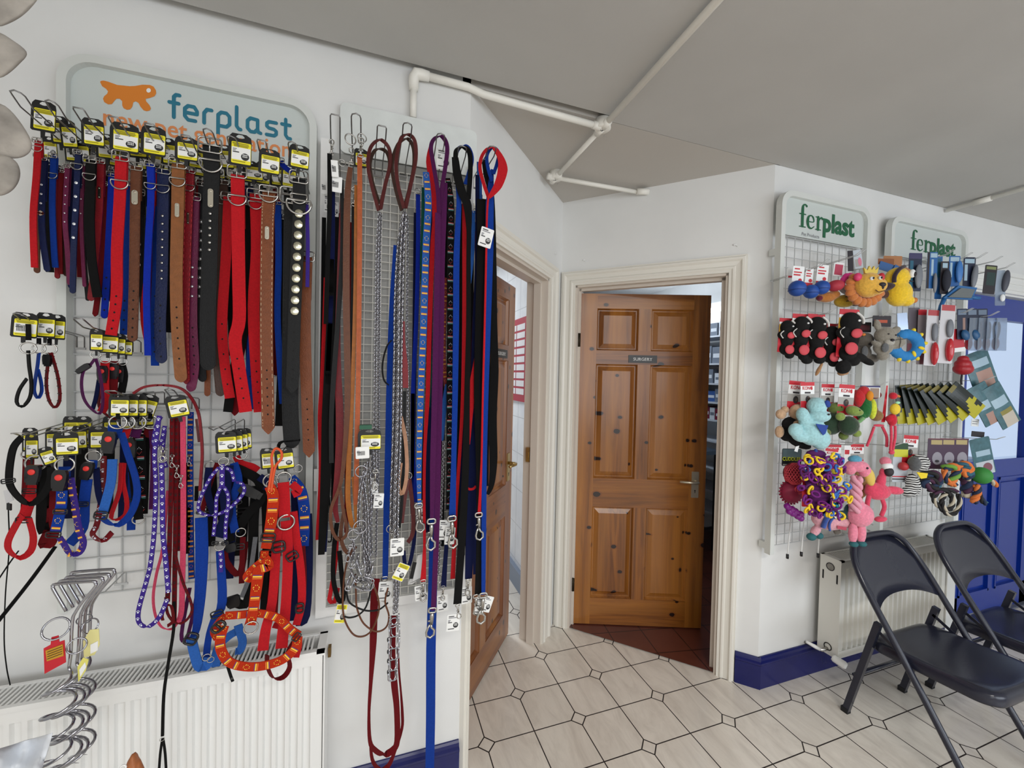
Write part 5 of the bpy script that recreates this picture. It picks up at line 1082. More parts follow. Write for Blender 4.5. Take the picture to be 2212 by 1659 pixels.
# plastic bag and pig ear at the bottom edge
def sheet(name, label, cat, px, d0, m, amp=.02, n=10):
    (xa, ya), (xb, yb2), (xc, yc), (xd, yd) = px; mb = MB(); vs = []
    for i in range(n+1):
        for j in range(n+1):
            u, v = i/n, j/n; x = (xa*(1-u)+xb*u)*(1-v)+(xd*(1-u)+xc*u)*v; y = (ya*(1-u)+yb2*u)*(1-v)+(yd*(1-u)+yc*u)*v
            vs.append(A(x, y, d0+amp*math.sin(u*7+v*3)+amp*.6*math.sin(v*9-u*4)))
    mb.add(vs, [(i*(n+1)+j, i*(n+1)+j+1, (i+1)*(n+1)+j+1, (i+1)*(n+1)+j) for i in range(n) for j in range(n)], 0, True)
    o = mb.build(name, m); sm = o.modifiers.new('s', 'SOLIDIFY'); sm.thickness = .0015; return tag(o, label, cat)
sheet('plastic_bag', 'crumpled translucent white plastic bag at the bottom left corner', 'bag', [(-30, 1625), (112, 1584), (70, 1740), (-30, 1760)], .42, mat('milky_plastic', (226, 230, 236), .3, bump=1, bscale=25), .03)
pe = thing('pig_ear_chew', 'brown dried pig ear chew poking up at the bottom edge', 'dog chew', A(292, 1680, .45))
mb = MB(); prof = [(250, 1700), (262, 1655), (276, 1622), (288, 1610), (297, 1608), (302, 1622), (314, 1640), (322, 1665), (328, 1700)]
n = len(prof); fr_ = [A(x, y, .45+.01*math.sin(i)) for i, (x, y) in enumerate(prof)]; ctr = A(292, 1670, .478); bk_ = A(292, 1670, .435)
mb.add(fr_+[ctr, bk_], [(i, i+1, n) for i in range(n-1)]+[(i+1, i, n+1) for i in range(n-1)], 0, True); q = mb.build('ear', mat('dried_ear', (176, 106, 62), .6, noise=.4, nscale=60, bump=.6, bscale=90), pe); ms = q.modifiers.new('s', 'SUBSURF'); ms.levels = 2; ms.render_levels = 2
mb = MB(); mb.torus(A(266, 1658, .475), 5*sc(A(266, 1658, .475)), .0015, (0, -1, 0), 14, 6); mb.build('loop', white, pe)
# dried chews at the upper left edge
chm_ = mat('hairy_chew', (196, 188, 178), .9, noise=.75, nscale=14, bump=1, bscale=70, alpha=.85)
for k, (pts_, lab) in enumerate((
 (((-30, -40), (110, -30), (78, 12), (50, 40), (12, 60), (-30, 72)), 'uppermost hairy dried chew at the top left corner'),
 (((-30, 40), (22, 78), (76, 112), (52, 134), (20, 168), (-30, 192)), 'pointed pale dried chew below the top left one'),
 (((-30, 196), (22, 222), (66, 286), (82, 322), (60, 348), (20, 352), (-30, 340)), 'long pointed dried chew level with the first wire hook'),
 (((-30, 326), (14, 326), (46, 346), (52, 384), (34, 416), (4, 432), (-30, 430)), 'round hairy dried chew lowest on the left edge'))):
    mb = MB(); n = len(pts_); cx = sum(p[0] for p in pts_)/n; cy = sum(p[1] for p in pts_)/n; d0 = .26+.012*k
    R1 = [A(x, y, d0) for x, y in pts_]; F1 = [A(cx+(x-cx)*.6, cy+(y-cy)*.6, d0+.014) for x, y in pts_]; B1 = [A(cx+(x-cx)*.6, cy+(y-cy)*.6, d0-.014) for x, y in pts_]
    mb.add(R1+F1+B1, [(i, (i+1) % n, n+(i+1) % n, n+i) for i in range(n)]+[((i+1) % n, i, 2*n+i, 2*n+(i+1) % n) for i in range(n)]+[tuple(range(n, 2*n)), tuple(range(2*n, 3*n))[::-1]], 0, True)
    o = mb.build('dried_chew', chm_); ms = o.modifiers.new('s', 'SUBSURF'); ms.levels = 2; ms.render_levels = 2; tag(o, lab, 'dog chew', 'dried chews at the left edge')
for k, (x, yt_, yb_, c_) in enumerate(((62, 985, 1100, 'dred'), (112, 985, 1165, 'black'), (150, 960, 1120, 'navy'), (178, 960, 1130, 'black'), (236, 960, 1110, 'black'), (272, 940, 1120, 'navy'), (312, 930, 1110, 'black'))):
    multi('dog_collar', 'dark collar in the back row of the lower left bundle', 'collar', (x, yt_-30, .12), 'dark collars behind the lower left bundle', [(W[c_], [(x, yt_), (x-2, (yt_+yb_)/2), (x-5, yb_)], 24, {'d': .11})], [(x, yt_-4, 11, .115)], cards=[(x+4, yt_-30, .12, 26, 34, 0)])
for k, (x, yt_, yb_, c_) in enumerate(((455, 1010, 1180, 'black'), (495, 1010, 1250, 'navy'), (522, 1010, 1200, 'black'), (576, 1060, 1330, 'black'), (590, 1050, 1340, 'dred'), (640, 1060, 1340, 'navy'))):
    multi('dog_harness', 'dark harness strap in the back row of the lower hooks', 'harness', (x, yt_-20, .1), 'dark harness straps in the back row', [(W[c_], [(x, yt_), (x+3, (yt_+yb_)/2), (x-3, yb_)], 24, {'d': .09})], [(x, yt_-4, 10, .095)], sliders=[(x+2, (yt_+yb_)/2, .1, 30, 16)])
# ------------------------------------------------------------------ leads on the white rack
GW = 'wire hooks on the lead rack'
for x, y, d_, rnd, bx, by, lab in ((724, 253, .25, False, 726, 372, 'leftmost square wire hook on the lead rack'), (769, 250, .27, True, 772, 372, 'tallest wire hook on the lead rack, second from left'), (825, 277, .25, False, 818, 360, 'square wire hook through the brown leather loop'), (881, 270, .27, True, 868, 360, 'rounded wire hook through the dark leather loops of the heavy chains'), (953, 293, .25, True, 940, 372, 'rounded wire hook carrying the purple leads'), (1000, 320, .24, True, 985, 382, 'white capped hook inside the black and blue loops'), (1065, 320, .27, True, 1030, 388, 'white capped hook inside the red and blue loops at the right')):
    hook(lab, x, y, d_, .024, rnd, base=(bx, by, .03), group=GW, r=.0018)
GD = 'dog leads on the white rack'
def lead(label, m, pts, w, d=.16, pat=None, loops=(), snaps=(), cards=(), rings=(), ang=0, th=.0028, name='dog_lead', group=GD, cat='lead', extra=()):
    t = thing(name, label, cat, A(pts[0][0], pts[0][1], d), group)
    band(t, m, pts, w, d=d, pat=pat, ang=ang, th=th)
    for e in extra: band(t, e[0], e[1], e[2], **dict({'d': d}, **(e[3] if len(e) > 3 else {})))
    for l in loops: band(t, l[0] or m, l[1], l[2], **dict({'d': d, 'name': 'hand_loop', 'ang': 30, 'n': 6}, **(l[3] if len(l) > 3 else {})))
    for s_ in snaps: snap(t, *s_)
    for r_ in rings: ring(t, *r_)
    for c_ in cards: card(t, *c_[:6], **dict({'head': False, 'style': 'white', 'name': 'price_tag'}, **(c_[6] if len(c_) > 6 else {})))
    return t
K = W
tanc = mat('kraft_tag', (178, 132, 100), .7)
lead('braided black nylon lead with top snap and two barcode tags, leftmost on the lead rack', K['black'], [(712, 332), (712, 450), (708, 560), (704, 700)], 10, .2, snaps=[(716, 332, .2, 32, 0, nickel, True)], cards=[(723, 364, .21, 14, 34, 4, {'style': 'barcode'}), (727, 398, .2, 22, 32, -2, {'style': 'barcode'})])
lead('navy nylon lead behind the braided black one', K['navy'], [(719, 395), (718, 560), (713, 700), (707, 830)], 10, .17, cards=[(701, 404, .15, 13, 28, 4, {'style': 'barcode'}), (725, 452, .13, 12, 30, 0), (706, 440, .13, 10, 36, 0)])
lead('broad flat black lead hanging low at the left of the lead rack', K['black'], [(717, 560), (712, 760), (708, 900), (703, 1050), (694, 1198)], [10, 20, 26, 22, 14], .17)
lead('narrow scarlet lead along the left post of the lead rack', K['red'], [(704, 600), (697, 800), (691, 900), (693, 1020), (686, 1166)], 9, .14)
lead('slim navy lead loop at the foot of the broad black lead', K['navy'], [(706, 1060), (706, 1130), (703, 1192)], 5, .15, extra=[(K['black'], [(709, 1050), (714, 1110), (716, 1165), (708, 1170)], 3)])
lead('bright red leather lead twisting behind the black one near the left', K['Lred'], [(739, 400), (735, 520), (731, 640), (729, 780), (734, 900), (731, 1010), (724, 1090), (730, 1128)], [7, 8, 9, 15, 17, 16, 12, 8], .16)
lead('black leather lead crossing in front of the red leather lead', K['Lblack'], [(738, 388), (740, 520), (734, 640), (722, 800), (716, 900), (716, 1000)], [8, 9, 10, 11, 10, 10], .18, rings=[(739, 352, 7, .2)])
lead('maroon brown leather lead curling into a long teardrop loop', K['Lbrown'], [(757, 362), (750, 440), (748, 640), (751, 820), (748, 930), (737, 1040), (716, 1096), (717, 1142), (732, 1166), (750, 1150), (742, 1105), (734, 1050)], [10, 14, 15, 14, 11, 8, 7, 7, 7, 7, 7, 7], .19, th=.004, rings=[(757, 301, 11, .26)], snaps=[(759, 352, .21, 34, 0, nickel, True)])
lead('slim black leather lead between the maroon and golden ones', K['Lblack'], [(764, 440), (763, 600), (758, 800), (756, 940)], 9, .17, snaps=[(765, 442, .175, 40, 0, nickel, True)])
lead('golden tan leather lead with a rounded end loop', K['Lgold'], [(769, 400), (768, 600), (763, 800), (757, 920), (753, 1010), (752, 1080), (760, 1132), (770, 1130), (767, 1090), (762, 1030)], [7, 8, 9, 11, 11, 11, 10, 9, 7, 5], .185, th=.004)
lead('orange tan leather lead, straightest, third hook side', K['Lorange'], [(777, 335), (777, 480), (776, 640), (774, 820), (771, 960), (769, 1090)], 10.5, .2, th=.004, snaps=[(779, 336, .205, 40, 0, nickel, True)], rings=[(782, 298, 9, .24)], cards=[(781, 345, .15, 22, 26, 0, {'head': True, 'style': 'tag', 'name': 'header_card'})])
lead('brown leather lead end looped low beside the golden one', K['Lbrown'], [(744, 1100), (736, 1150), (742, 1182), (756, 1196), (768, 1180)], 8, .17, th=.004)
def chain_lead(label, pts, ll, lw, r, d, loop=None, lm=None, twist=45, **kw):
    t = thing('chain_lead', label, 'chain lead', A(pts[0][0], pts[0][1], d), 'chain dog leads on the white rack'); chain(t, pts, ll, lw, r, d, twist)
    for l in (loop or ()): band(t, lm, l, 7.5, d=d, name='leather_loop', ang=30, th=.004, n=6)
    for s_ in kw.get('snaps', ()): snap(t, *s_)
    for r_ in kw.get('rings', ()): ring(t, *r_)
    for c_ in kw.get('cards', ()): card(t, *c_[:6], **dict({'head': False, 'style': 'white', 'name': 'price_tag'}, **(c_[6] if len(c_) > 6 else {})))
    for b_ in kw.get('bands', ()): band(t, *b_[:3], **(b_[3] if len(b_) > 3 else {}))
    return t
chain_lead('slim chain lead with brown leather loop handle, left chain of the pair', [(819, 462), (815, 540), (813, 660), (811, 800), (810, 920), (812, 1018)], .0115, .0085, .0016, .2,
 [[(818, 455), (803, 400), (795, 355), (801, 318), (821, 302), (840, 320), (843, 355), (832, 400), (822, 452)]], K['Lmaroon'], snaps=[(811, 1018, .2, 40)], cards=[(808, 1050, .19, 12, 34, 10), (818, 1082, .2, 20, 30, -4)])
chain_lead('slim chain lead hanging right of its twin below a second brown loop', [(823, 465), (820, 560), (819, 700), (818, 860), (817, 1000), (814, 1100), (812, 1200)], .0095, .0075, .0014, .17,
 [[(819, 440), (805, 395), (799, 355), (808, 327), (822, 322), (836, 330), (842, 356), (833, 396), (823, 440)]], K['Ldk'])
chain_lead('heavy curb chain lead, leftmost and thickest of three by the blue lead', [(872, 470), (862, 540), (856, 660), (855, 800), (852, 940), (848, 1060), (846, 1150)], .019, .0155, .0028, .2,
 [[(868, 455), (854, 405), (847, 355), (860, 312), (880, 300), (893, 320), (894, 360), (884, 410), (873, 450)]], K['Ldk'], rings=[(843, 1142, 8, .2)], snaps=[(846, 1150, .2, 30)])
chain_lead('heavy curb chain lead, middle of three by the blue lead', [(874, 465), (869, 540), (866, 660), (864, 800), (862, 940), (858, 1060), (856, 1160)], .018, .0145, .0026, .22,
 [[(873, 450), (860, 400), (856, 350), (866, 300), (882, 291), (896, 305), (898, 345), (886, 405), (876, 450)]], K['Lmaroon'], cards=[(858, 1182, .225, 28, 36, -1)], snaps=[(858, 1150, .215, 28)])
chain_lead('light chain lead with round links, right of the heavy chains', [(880, 470), (880, 560), (879, 700), (881, 840), (879, 960), (879, 1020)], .0125, .0085, .0013, .16, None, None, 60, rings=[(882, 1028, 8, .16)],
 bands=[(K['Lmaroon'], [(882, 1034), (874, 1080), (868, 1130)], 8, {'d': .16}), (K['Lmaroon'], [(884, 1034), (892, 1100), (892, 1150), (881, 1172)], 9, {'d': .16, 'ang': 20})])
lead('cobalt blue nylon lead behind the heavy chains with hooked price tag', K['blue'], [(855, 530), (846, 680), (841, 840), (839, 950), (835, 1100), (832, 1250)], [10, 12, 13, 14, 13, 12], .15, cards=[(832, 1277, .17, 28, 38, -5)], snaps=[(831, 1250, .15, 50)])
rod('cord_loop', 'thin black cord bowed out left of the heavy chains', 'cord', [(846, 735), (836, 748), (828, 775), (826, 800), (830, 822), (840, 832)], .0026, K['Lblack'], .15, GD)
lead('short red leather strap ending round beside the heavy chains', K['Lred'], [(872, 694), (872, 740), (875, 790), (876, 838)], [5, 7, 12, 12], .21, name='leather_strap')
lead('flesh coloured leather loop behind the chains', K['Lflesh'], [(866, 900), (876, 950), (879, 1020), (870, 1066), (861, 1050), (866, 1000)], 8, .17, ang=10)
lead('black leather strap hanging below the short red strap', K['Lblack'], [(874, 845), (873, 920), (868, 1080), (862, 1140)], 7, .16)
lead('navy felt lined loop hanging low right of the heavy chains', K['navy'], [(892, 850), (891, 980), (890, 1090), (896, 1150), (886, 1214), (876, 1224), (872, 1190)], 8, .13)
# choke chains
GC = 'choke chains bunched below the black clip'
ck = thing('choke_chain', 'bunch leader choke chain with green and black header and barcode tag', 'choke chain', A(790, 930, .24), GC)
chain(ck, [(786, 1022), (778, 1060), (775, 1100), (774, 1140)], .013, .009, .0016, .245); ring(ck, 780, 1018, 12, .245, chrome, .12); card(ck, 801, 955, .22, 38, 30, 0, style='tag'); card(ck, 783, 978, .25, 28, 24, 2, head=False, style='barcode', name='price_tag')
mb = MB(); f = fr_at(A(790, 922, .21)); mb.prism(rrect(.034, .012, .003), .02, f, w0=-.01); mb.build('green_clip', mat('green_plastic', (20, 84, 58), .5), ck)
for k, (pts, dd, lab) in enumerate((([(796, 1000), (800, 1080), (796, 1160), (800, 1240)], .2, 'choke chain at the right of the bunch'), ([(790, 1005), (786, 1080), (788, 1160), (786, 1215)], .22, 'choke chain in the middle of the bunch'), ([(782, 1030), (792, 1100), (794, 1180), (790, 1262)], .23, 'choke chain crossing the bunch diagonally'), ([(803, 960), (806, 1050), (801, 1120), (803, 1200)], .17, 'choke chain furthest back in the bunch'), ([(778, 1140), (785, 1180), (796, 1210), (800, 1260)], .235, 'choke chain forming the lower part of the bunch'))):
    t = thing('choke_chain', lab, 'choke chain', A(pts[0][0], pts[0][1], dd), GC); chain(t, pts, .0135, .0095, .0017, dd); ring(t, pts[-1][0], pts[-1][1]+6, 8, dd, chrome, .12)
t = thing('choke_chain', 'ring ended choke chain with two large rings at the left of the bunch', 'choke chain', A(776, 1140, .25), GC); ring(t, 778, 1138, 14, .25, chrome, .1); ring(t, 763, 1155, 11, .255, chrome, .12); chain(t, [(762, 1166), (765, 1190), (760, 1215)], .01, .007, .0013, .25); snap(t, 757, 1180, .255, 34, -10, chrome)
def prong(label, segs, d, group='prong training collars'):
    t = thing('prong_collar', label, 'training collar', A(segs[0][0], segs[0][1], d), group)
    for (x, y, w, h, r_) in segs:
        P = A(x, y, d); s = sc(P); f = fr_at(P, roll=r_, s=s); mb = MB()
        mb.tube([f(-w/2, h/2, 0), f(-w/2, -h/2+3, 0), f(-w/2+3, -h/2, 0), f(w/2-3, -h/2, 0), f(w/2, -h/2+3, 0), f(w/2, h/2, 0)], 1.6*s, 7); mb.tube([f(-w*.3, h*.45, 3), f(-w*.3, -h*.1, 5), f(-w*.1, -h*.2, 12)], 1.4*s, 6); mb.tube([f(w*.3, h*.45, 3), f(w*.3, -h*.1, 5), f(w*.1, -h*.2, 12)], 1.4*s, 6)
        mb.build('prong_link', chrome, t)
    return t
prong('chrome prong collar zigzagging at the foot of the choke chains', [(764, 1210, 14, 34, -15), (770, 1240, 16, 36, 20), (757, 1258, 12, 36, -20), (778, 1262, 20, 30, 55), (790, 1262, 26, 30, 75), (780, 1215, 14, 30, 10), (796, 1232, 14, 30, -10)], .25)
t = prong('long chrome prong collar hanging over the red lead near the skirting', [(851, 1338, 20, 22, 0), (852, 1362, 21, 26, 3), (851, 1388, 22, 26, -2), (851, 1412, 20, 26, 0), (849, 1436, 18, 24, 2), (848, 1458, 18, 24, 0)], .2)
ring(t, 850, 1345, 10, .21, chrome, .12); chain(t, [(852, 1236), (853, 1280), (852, 1325)], .015, .011, .0019, .2); chain(t, [(858, 1228), (859, 1280), (856, 1322)], .013, .009, .0017, .19)
card(t, 866, 1236, .21, 24, 34, -28, head=False, style='tag', name='price_tag')
for i, y in enumerate((1382, 1408, 1428, 1452)): mb = MB(); mb.ell(A(838, y, .2), (.003, .003, .007), n=8, k=6); mb.build('rubber_tip', blackp, t)
# thin cords looping at the bottom
GO = 'thin leather cord leads looping below the lead rack'
for pts, m_, lab in (([(757, 1190), (748, 1222), (742, 1262), (742, 1328), (760, 1367), (782, 1375), (803, 1361), (818, 1322), (816, 1289), (803, 1256)], K['Lbrown'], 'brown cord lead making the lower left hoop'), ([(768, 1240), (769, 1283), (771, 1313), (785, 1346), (812, 1364), (834, 1355), (840, 1330), (832, 1300), (838, 1270)], K['Lbrown'], 'brown cord lead making the hoop nearer the prong collar'), ([(748, 1270), (752, 1296), (765, 1309), (791, 1319), (818, 1317), (838, 1302)], K['Lblack'], 'black cord lead sagging across behind the brown hoops'), ([(742, 1331), (756, 1334), (775, 1328), (792, 1308), (804, 1262)], K['Lblack'], 'black cord lead rising to the right from the small ring')):
    rod('cord_lead', lab, 'lead', pts, .0026, m_, .2, GO)
t = lead('red nylon loop at the foot of the lead rack, left side', K['red'], [(728, 1160), (724, 1220), (714, 1280), (712, 1296), (722, 1301), (730, 1270)], 9, .15, ang=10, cards=[(736, 1326, .19, 22, 38, -10, {'style': 'tag'})], rings=[(742, 1330, 4, .2)])
lead('black nylon strap looping down beside the small red loop', K['black'], [(728, 1130), (722, 1180), (720, 1250), (732, 1297), (742, 1290), (738, 1240), (733, 1190)], 10, .16, ang=10)
lead('long crimson lead hanging to the skirting in a deep loop', K['dred'], [(812, 1250), (808, 1310), (806, 1387), (801, 1473), (797, 1540), (799, 1600), (810, 1620), (829, 1630), (848, 1620), (858, 1600), (857, 1530), (852, 1480), (848, 1420), (850, 1330)], [17, 17, 15, 8, 6, 8, 12, 14, 12, 12, 12, 14, 12, 12], .16, ang=15, extra=[(K['dred'], [(800, 1600), (804, 1640), (818, 1660), (838, 1655), (852, 1625), (868, 1575), (869, 1540), (866, 1495), (862, 1450), (860, 1400)], [5, 7, 9, 9, 7, 6, 6, 4, 4, 4], {'ang': 15, 'd': .15})])
lead('very long blue nylon lead reaching below the skirting board', K['blue'], [(937, 1090), (935, 1250), (931, 1400), (930, 1560), (927, 1720)], [16, 19, 20, 19, 17], .14)
# right hand groups
lead('navy lead with top buckle ring, left of the patterned blue one', K['royal'], [(903, 420), (903, 540), (899, 700), (892, 850), (893, 1000), (898, 1085)], 9, .13, rings=[(902, 413, 6, .14)])
lead('dark green nylon lead showing as a thin line beside the patterned blue', K['green'], [(914, 405), (913, 480), (911, 600), (929, 760), (926, 880)], 6, .15)
lead('blue nylon lead with yellow and orange woven motifs', K['lblue'], [(920, 372), (925, 440), (920, 540), (915, 700), (909, 850), (905, 1000), (906, 1090)], [13, 15, 15, 15, 14, 12, 8], .18, pat='azblue', snaps=[(904, 1092, .18, 60, 6)], cards=[(909, 1106, .16, 18, 28, 0)])
lead('scarlet nylon lead coming down left of the purple pair', K['red'], [(931, 318), (926, 350), (934, 400), (940, 470), (934, 540), (928, 700), (924, 850), (918, 960), (916, 1060), (917, 1180), (914, 1256)], [9, 11, 12, 12, 10, 10, 9, 7, 6, 6, 13], .17, snaps=[(914, 1256, .17, 44, 2)], cards=[(908, 1281, .16, 22, 30, 4)])
lead('left purple nylon lead of the pair on the fifth hook', K['purple'], [(946, 460), (945, 540), (942, 700), (939, 850), (935, 1000), (933, 1120)], [12, 12, 12, 12, 12, 8], .21, loops=[(None, [(948, 462), (946, 415), (937, 360), (931, 318), (940, 298), (956, 296), (966, 318), (962, 360), (953, 415), (948, 460)], 9)], snaps=[(932, 1126, .21, 64, 0)], cards=[(958, 344, .18, 28, 42, 0)])
lead('right purple nylon lead, longest of the pair, snap hanging at skirting height', K['purple'], [(962, 395), (958, 480), (955, 560), (953, 700), (950, 850), (946, 1000), (944, 1120), (940, 1230), (936, 1318)], [9, 12, 12, 12, 12, 13, 12, 11, 10], .19, snaps=[(934, 1318, .19, 60, -4)])
lead('blue nylon lead end fanning out behind the purple pair', K['lblue'], [(965, 830), (958, 890), (952, 952)], [7, 12, 12], .13)
lead('black lead with red white and teal woven bands', K['black'], [(967, 385), (974, 440), (973, 540), (973, 700), (972, 850), (971, 1000), (970, 1100)], [10, 14, 15, 15, 15, 13, 13], .16, pat='bars')
lead('dark red patterned lead bowing out behind the banded black one', K['Lred'], [(964, 600), (959, 700), (959, 780), (965, 850)], 9, .12, pat='azred')
chain_lead('fine double chain lead hanging behind the purple leads', [(958, 955), (956, 1020), (953, 1100), (951, 1160), (949, 1200), (946, 1245)], .0105, .008, .0015, .15, None, None, 45, rings=[(947, 1252, 8, .15)], cards=[(956, 1303, .15, 22, 34, 2)])
lead('bright blue lead on the sixth hook with the largest chrome snap', K['blue'], [(986, 372), (991, 427), (990, 470), (986, 560), (985, 700), (983, 850), (980, 1000), (977, 1118)], [9, 10, 11, 13, 13, 12, 11, 15], .19, loops=[(None, [(984, 380), (982, 350), (988, 325), (1000, 315), (1013, 322), (1019, 345), (1012, 378), (1005, 398)], 9)], snaps=[(976, 1120, .2, 66, 4)], cards=[(959, 1145, .17, 22, 40, -6), (972, 1158, .18, 20, 34, -4)])
lead('broad black lead looping over the sixth hook and crossing the blue one', K['black'], [(983, 340), (988, 378), (998, 415), (1010, 445), (1013, 500), (1012, 560), (1012, 700), (1009, 850), (1006, 1000), (1000, 1130), (993, 1230), (988, 1304)], [14, 18, 18, 18, 10, 9, 10, 12, 15, 16, 16, 17], .2, loops=[(None, [(984, 345), (986, 325), (1000, 318), (1014, 330), (1016, 370), (1012, 430)], 10)], snaps=[(988, 1308, .2, 30, 10)], cards=[(979, 1345, .2, 26, 34, -3)])
lead('scarlet lead between the blue and black ones on the sixth hook', K['red'], [(1003, 440), (1003, 540), (1003, 650), (1001, 800), (996, 930), (985, 1100), (978, 1250)], [9, 9, 9, 8, 7, 7, 10], .17)
lead('dark blue lead end with snap, low behind the purple lead', K['navy'], [(966, 1160), (962, 1210), (958, 1268)], [9, 9, 12], .15, snaps=[(957, 1268, .15, 30)])
lead('light blue sewn lead end beside the sixth hook leads', K['lblue'], [(1020, 455), (1019, 540), (1016, 612)], [13, 12, 3], .15)
lead('oxblood lead fanning between the black straps on the right', K['dred'], [(1026, 480), (1030, 560), (1024, 700), (1016, 850), (1010, 960)], 8, .13)
lead('navy lead hanging behind with small red bow, right of the rack', K['navy'], [(1031, 378), (1031, 560), (1026, 700), (1023, 850), (1020, 1000), (1016, 1150), (1012, 1250)], [8, 9, 11, 16, 20, 18, 15], .15, snaps=[(1011, 1254, .155, 34, 0)], cards=[(1008, 1286, .15, 22, 34, 2)], extra=[(K['red'], [(1006, 1048), (1012, 1056), (1022, 1056), (1028, 1050)], 5, {'flat': True, 'd': .17})])
lead('scarlet twisted ribbon part showing between black straps', K['red'], [(1030, 762), (1022, 820), (1016, 880), (1012, 960)], [5, 13, 14, 6], .17)
lead('black lead left of the big red loop, plain', K['black'], [(1036, 430), (1037, 560), (1033, 700), (1030, 850), (1034, 1000), (1036, 1170), (1033, 1285)], [12, 14, 13, 12, 12, 14, 15], .18, snaps=[(1028, 1288, .18, 42, 4)])
lead('scarlet lead with the big leaf shaped hand loop, rightmost hook', K['red'], [(1055, 424), (1052, 462), (1050, 560), (1047, 700), (1043, 850), (1040, 1000), (1035, 1110)], [4, 4, 4, 4, 4, 4, 7], .22, loops=[(None, [(1055, 426), (1046, 400), (1037, 365), (1040, 340), (1052, 322), (1066, 318)], 7, {'d': .21}), (None, [(1066, 318), (1080, 338), (1086, 365), (1076, 400), (1056, 427)], [7, 13, 21, 17, 6], {'d': .22, 'ang': 0})], snaps=[(1034, 1112, .22, 56, 4)], cards=[(1050, 513, .225, 26, 40, -12)])
lead('royal blue lead inside the big red loop with thin chrome snap', K['blue'], [(1063, 366), (1058, 440), (1057, 540), (1053, 700), (1049, 850), (1046, 1000), (1045, 1150), (1044, 1284)], [6, 17, 17, 14, 12, 11, 10, 8], .19, loops=[(None, [(1063, 392), (1054, 362), (1052, 335), (1064, 319), (1077, 330), (1074, 352), (1066, 376)], 7, {'d': .2})], snaps=[(1044, 1286, .19, 62, -4)], cards=[(1036, 1309, .18, 20, 34, -12), (1052, 1305, .17, 20, 32, -20)])
lead('black lead inside the big red loop, bowing out to the right edge', K['black'], [(1047, 345), (1052, 380), (1062, 430), (1067, 560), (1067, 700), (1068, 800), (1064, 900), (1066, 990), (1062, 1045), (1053, 1068)], [13, 14, 12, 10, 14, 18, 18, 17, 12, 6], .17)
lead('royal blue webbing clip end tucked beside the right hand loops', K['lblue'], [(1034, 350), (1036, 420), (1030, 500)], [8, 10, 9], .14, rings=[(1026, 456, 5, .15)])
t = thing('muzzle_card', 'black and white blister card clipped behind the leads at the rack foot', 'product card', A(900, 1240, .1))
poly_tag(t, [(880, 1262), (890, 1262), (902, 1200), (912, 1196), (912, 1246), (900, 1254)], .1, white, 'card'); poly_tag(t, [(884, 1250), (892, 1250), (900, 1215), (892, 1213)], .103, black, 'print')

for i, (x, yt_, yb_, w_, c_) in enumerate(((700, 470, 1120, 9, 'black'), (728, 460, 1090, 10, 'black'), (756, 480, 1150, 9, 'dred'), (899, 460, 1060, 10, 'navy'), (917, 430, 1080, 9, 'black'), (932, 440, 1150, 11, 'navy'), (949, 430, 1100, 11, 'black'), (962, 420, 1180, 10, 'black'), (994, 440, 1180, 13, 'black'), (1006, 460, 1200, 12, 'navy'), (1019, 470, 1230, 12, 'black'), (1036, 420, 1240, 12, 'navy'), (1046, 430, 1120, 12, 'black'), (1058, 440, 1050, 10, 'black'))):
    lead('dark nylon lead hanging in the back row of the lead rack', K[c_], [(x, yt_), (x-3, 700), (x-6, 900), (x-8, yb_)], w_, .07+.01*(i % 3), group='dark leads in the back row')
# ------------------------------------------------------------------ right hand racks
gr_green = mat('green_print', (24, 96, 62), .5)
def vstroke(mb, pts, rs, fr, k=4):
    P = smooth_path([(p[0], p[1], r) for p, r in zip(pts, rs)], k) if k > 1 else [(p[0], p[1], r) for p, r in zip(pts, rs)]
    for a, b_ in zip(P[:-1], P[1:]):
        du, dv = b_[0]-a[0], b_[1]-a[1]; L = math.hypot(du, dv) or 1e-6; nx, ny = -dv/L, du/L
        z_ = .0004+len(mb.f)*5e-6; mb.add([fr(a[0]+nx*a[2], a[1]+ny*a[2], z_), fr(a[0]-nx*a[2], a[1]-ny*a[2], z_), fr(b_[0]-nx*b_[2], b_[1]-ny*b_[2], z_), fr(b_[0]+nx*b_[2], b_[1]+ny*b_[2], z_)], [(0, 1, 2, 3)])
    for a in P: z_ = .0004+len(mb.f)*5e-6; mb.add([fr(a[0]+a[2]*math.cos(q*PI/4), a[1]+a[2]*math.sin(q*PI/4), z_) for q in range(8)], [tuple(range(8))])
def serif_fer(fr):
    mb = MB()
    vstroke(mb, [(.75, 1.62), (.6, 1.72), (.42, 1.62), (.36, 1.3), (.36, .1)], [.09, .05, .08, .13, .13], fr); vstroke(mb, [(.08, .03), (.68, .03)], [.04, .04], fr, 1); vstroke(mb, [(.05, .98), (.68, .98)], [.04, .04], fr, 1)
    o = .78; vstroke(mb, [(o+.12, .52), (o+.72, .54), (o+.68, .86), (o+.45, .99), (o+.2, .86), (o+.12, .5), (o+.22, .14), (o+.5, .02), (o+.78, .2)], [.035, .035, .07, .04, .09, .13, .1, .05, .03], fr, 4)
    o = 1.68; vstroke(mb, [(o+.3, .96), (o+.3, .05)], [.12, .12], fr, 1); vstroke(mb, [(o+.05, .03), (o+.58, .03)], [.04, .04], fr, 1); vstroke(mb, [(o+.05, .97), (o+.3, .97)], [.035, .035], fr, 1); vstroke(mb, [(o+.34, .62), (o+.46, .86), (o+.62, .97), (o+.74, .9)], [.04, .05, .07, .09], fr)
    return mb
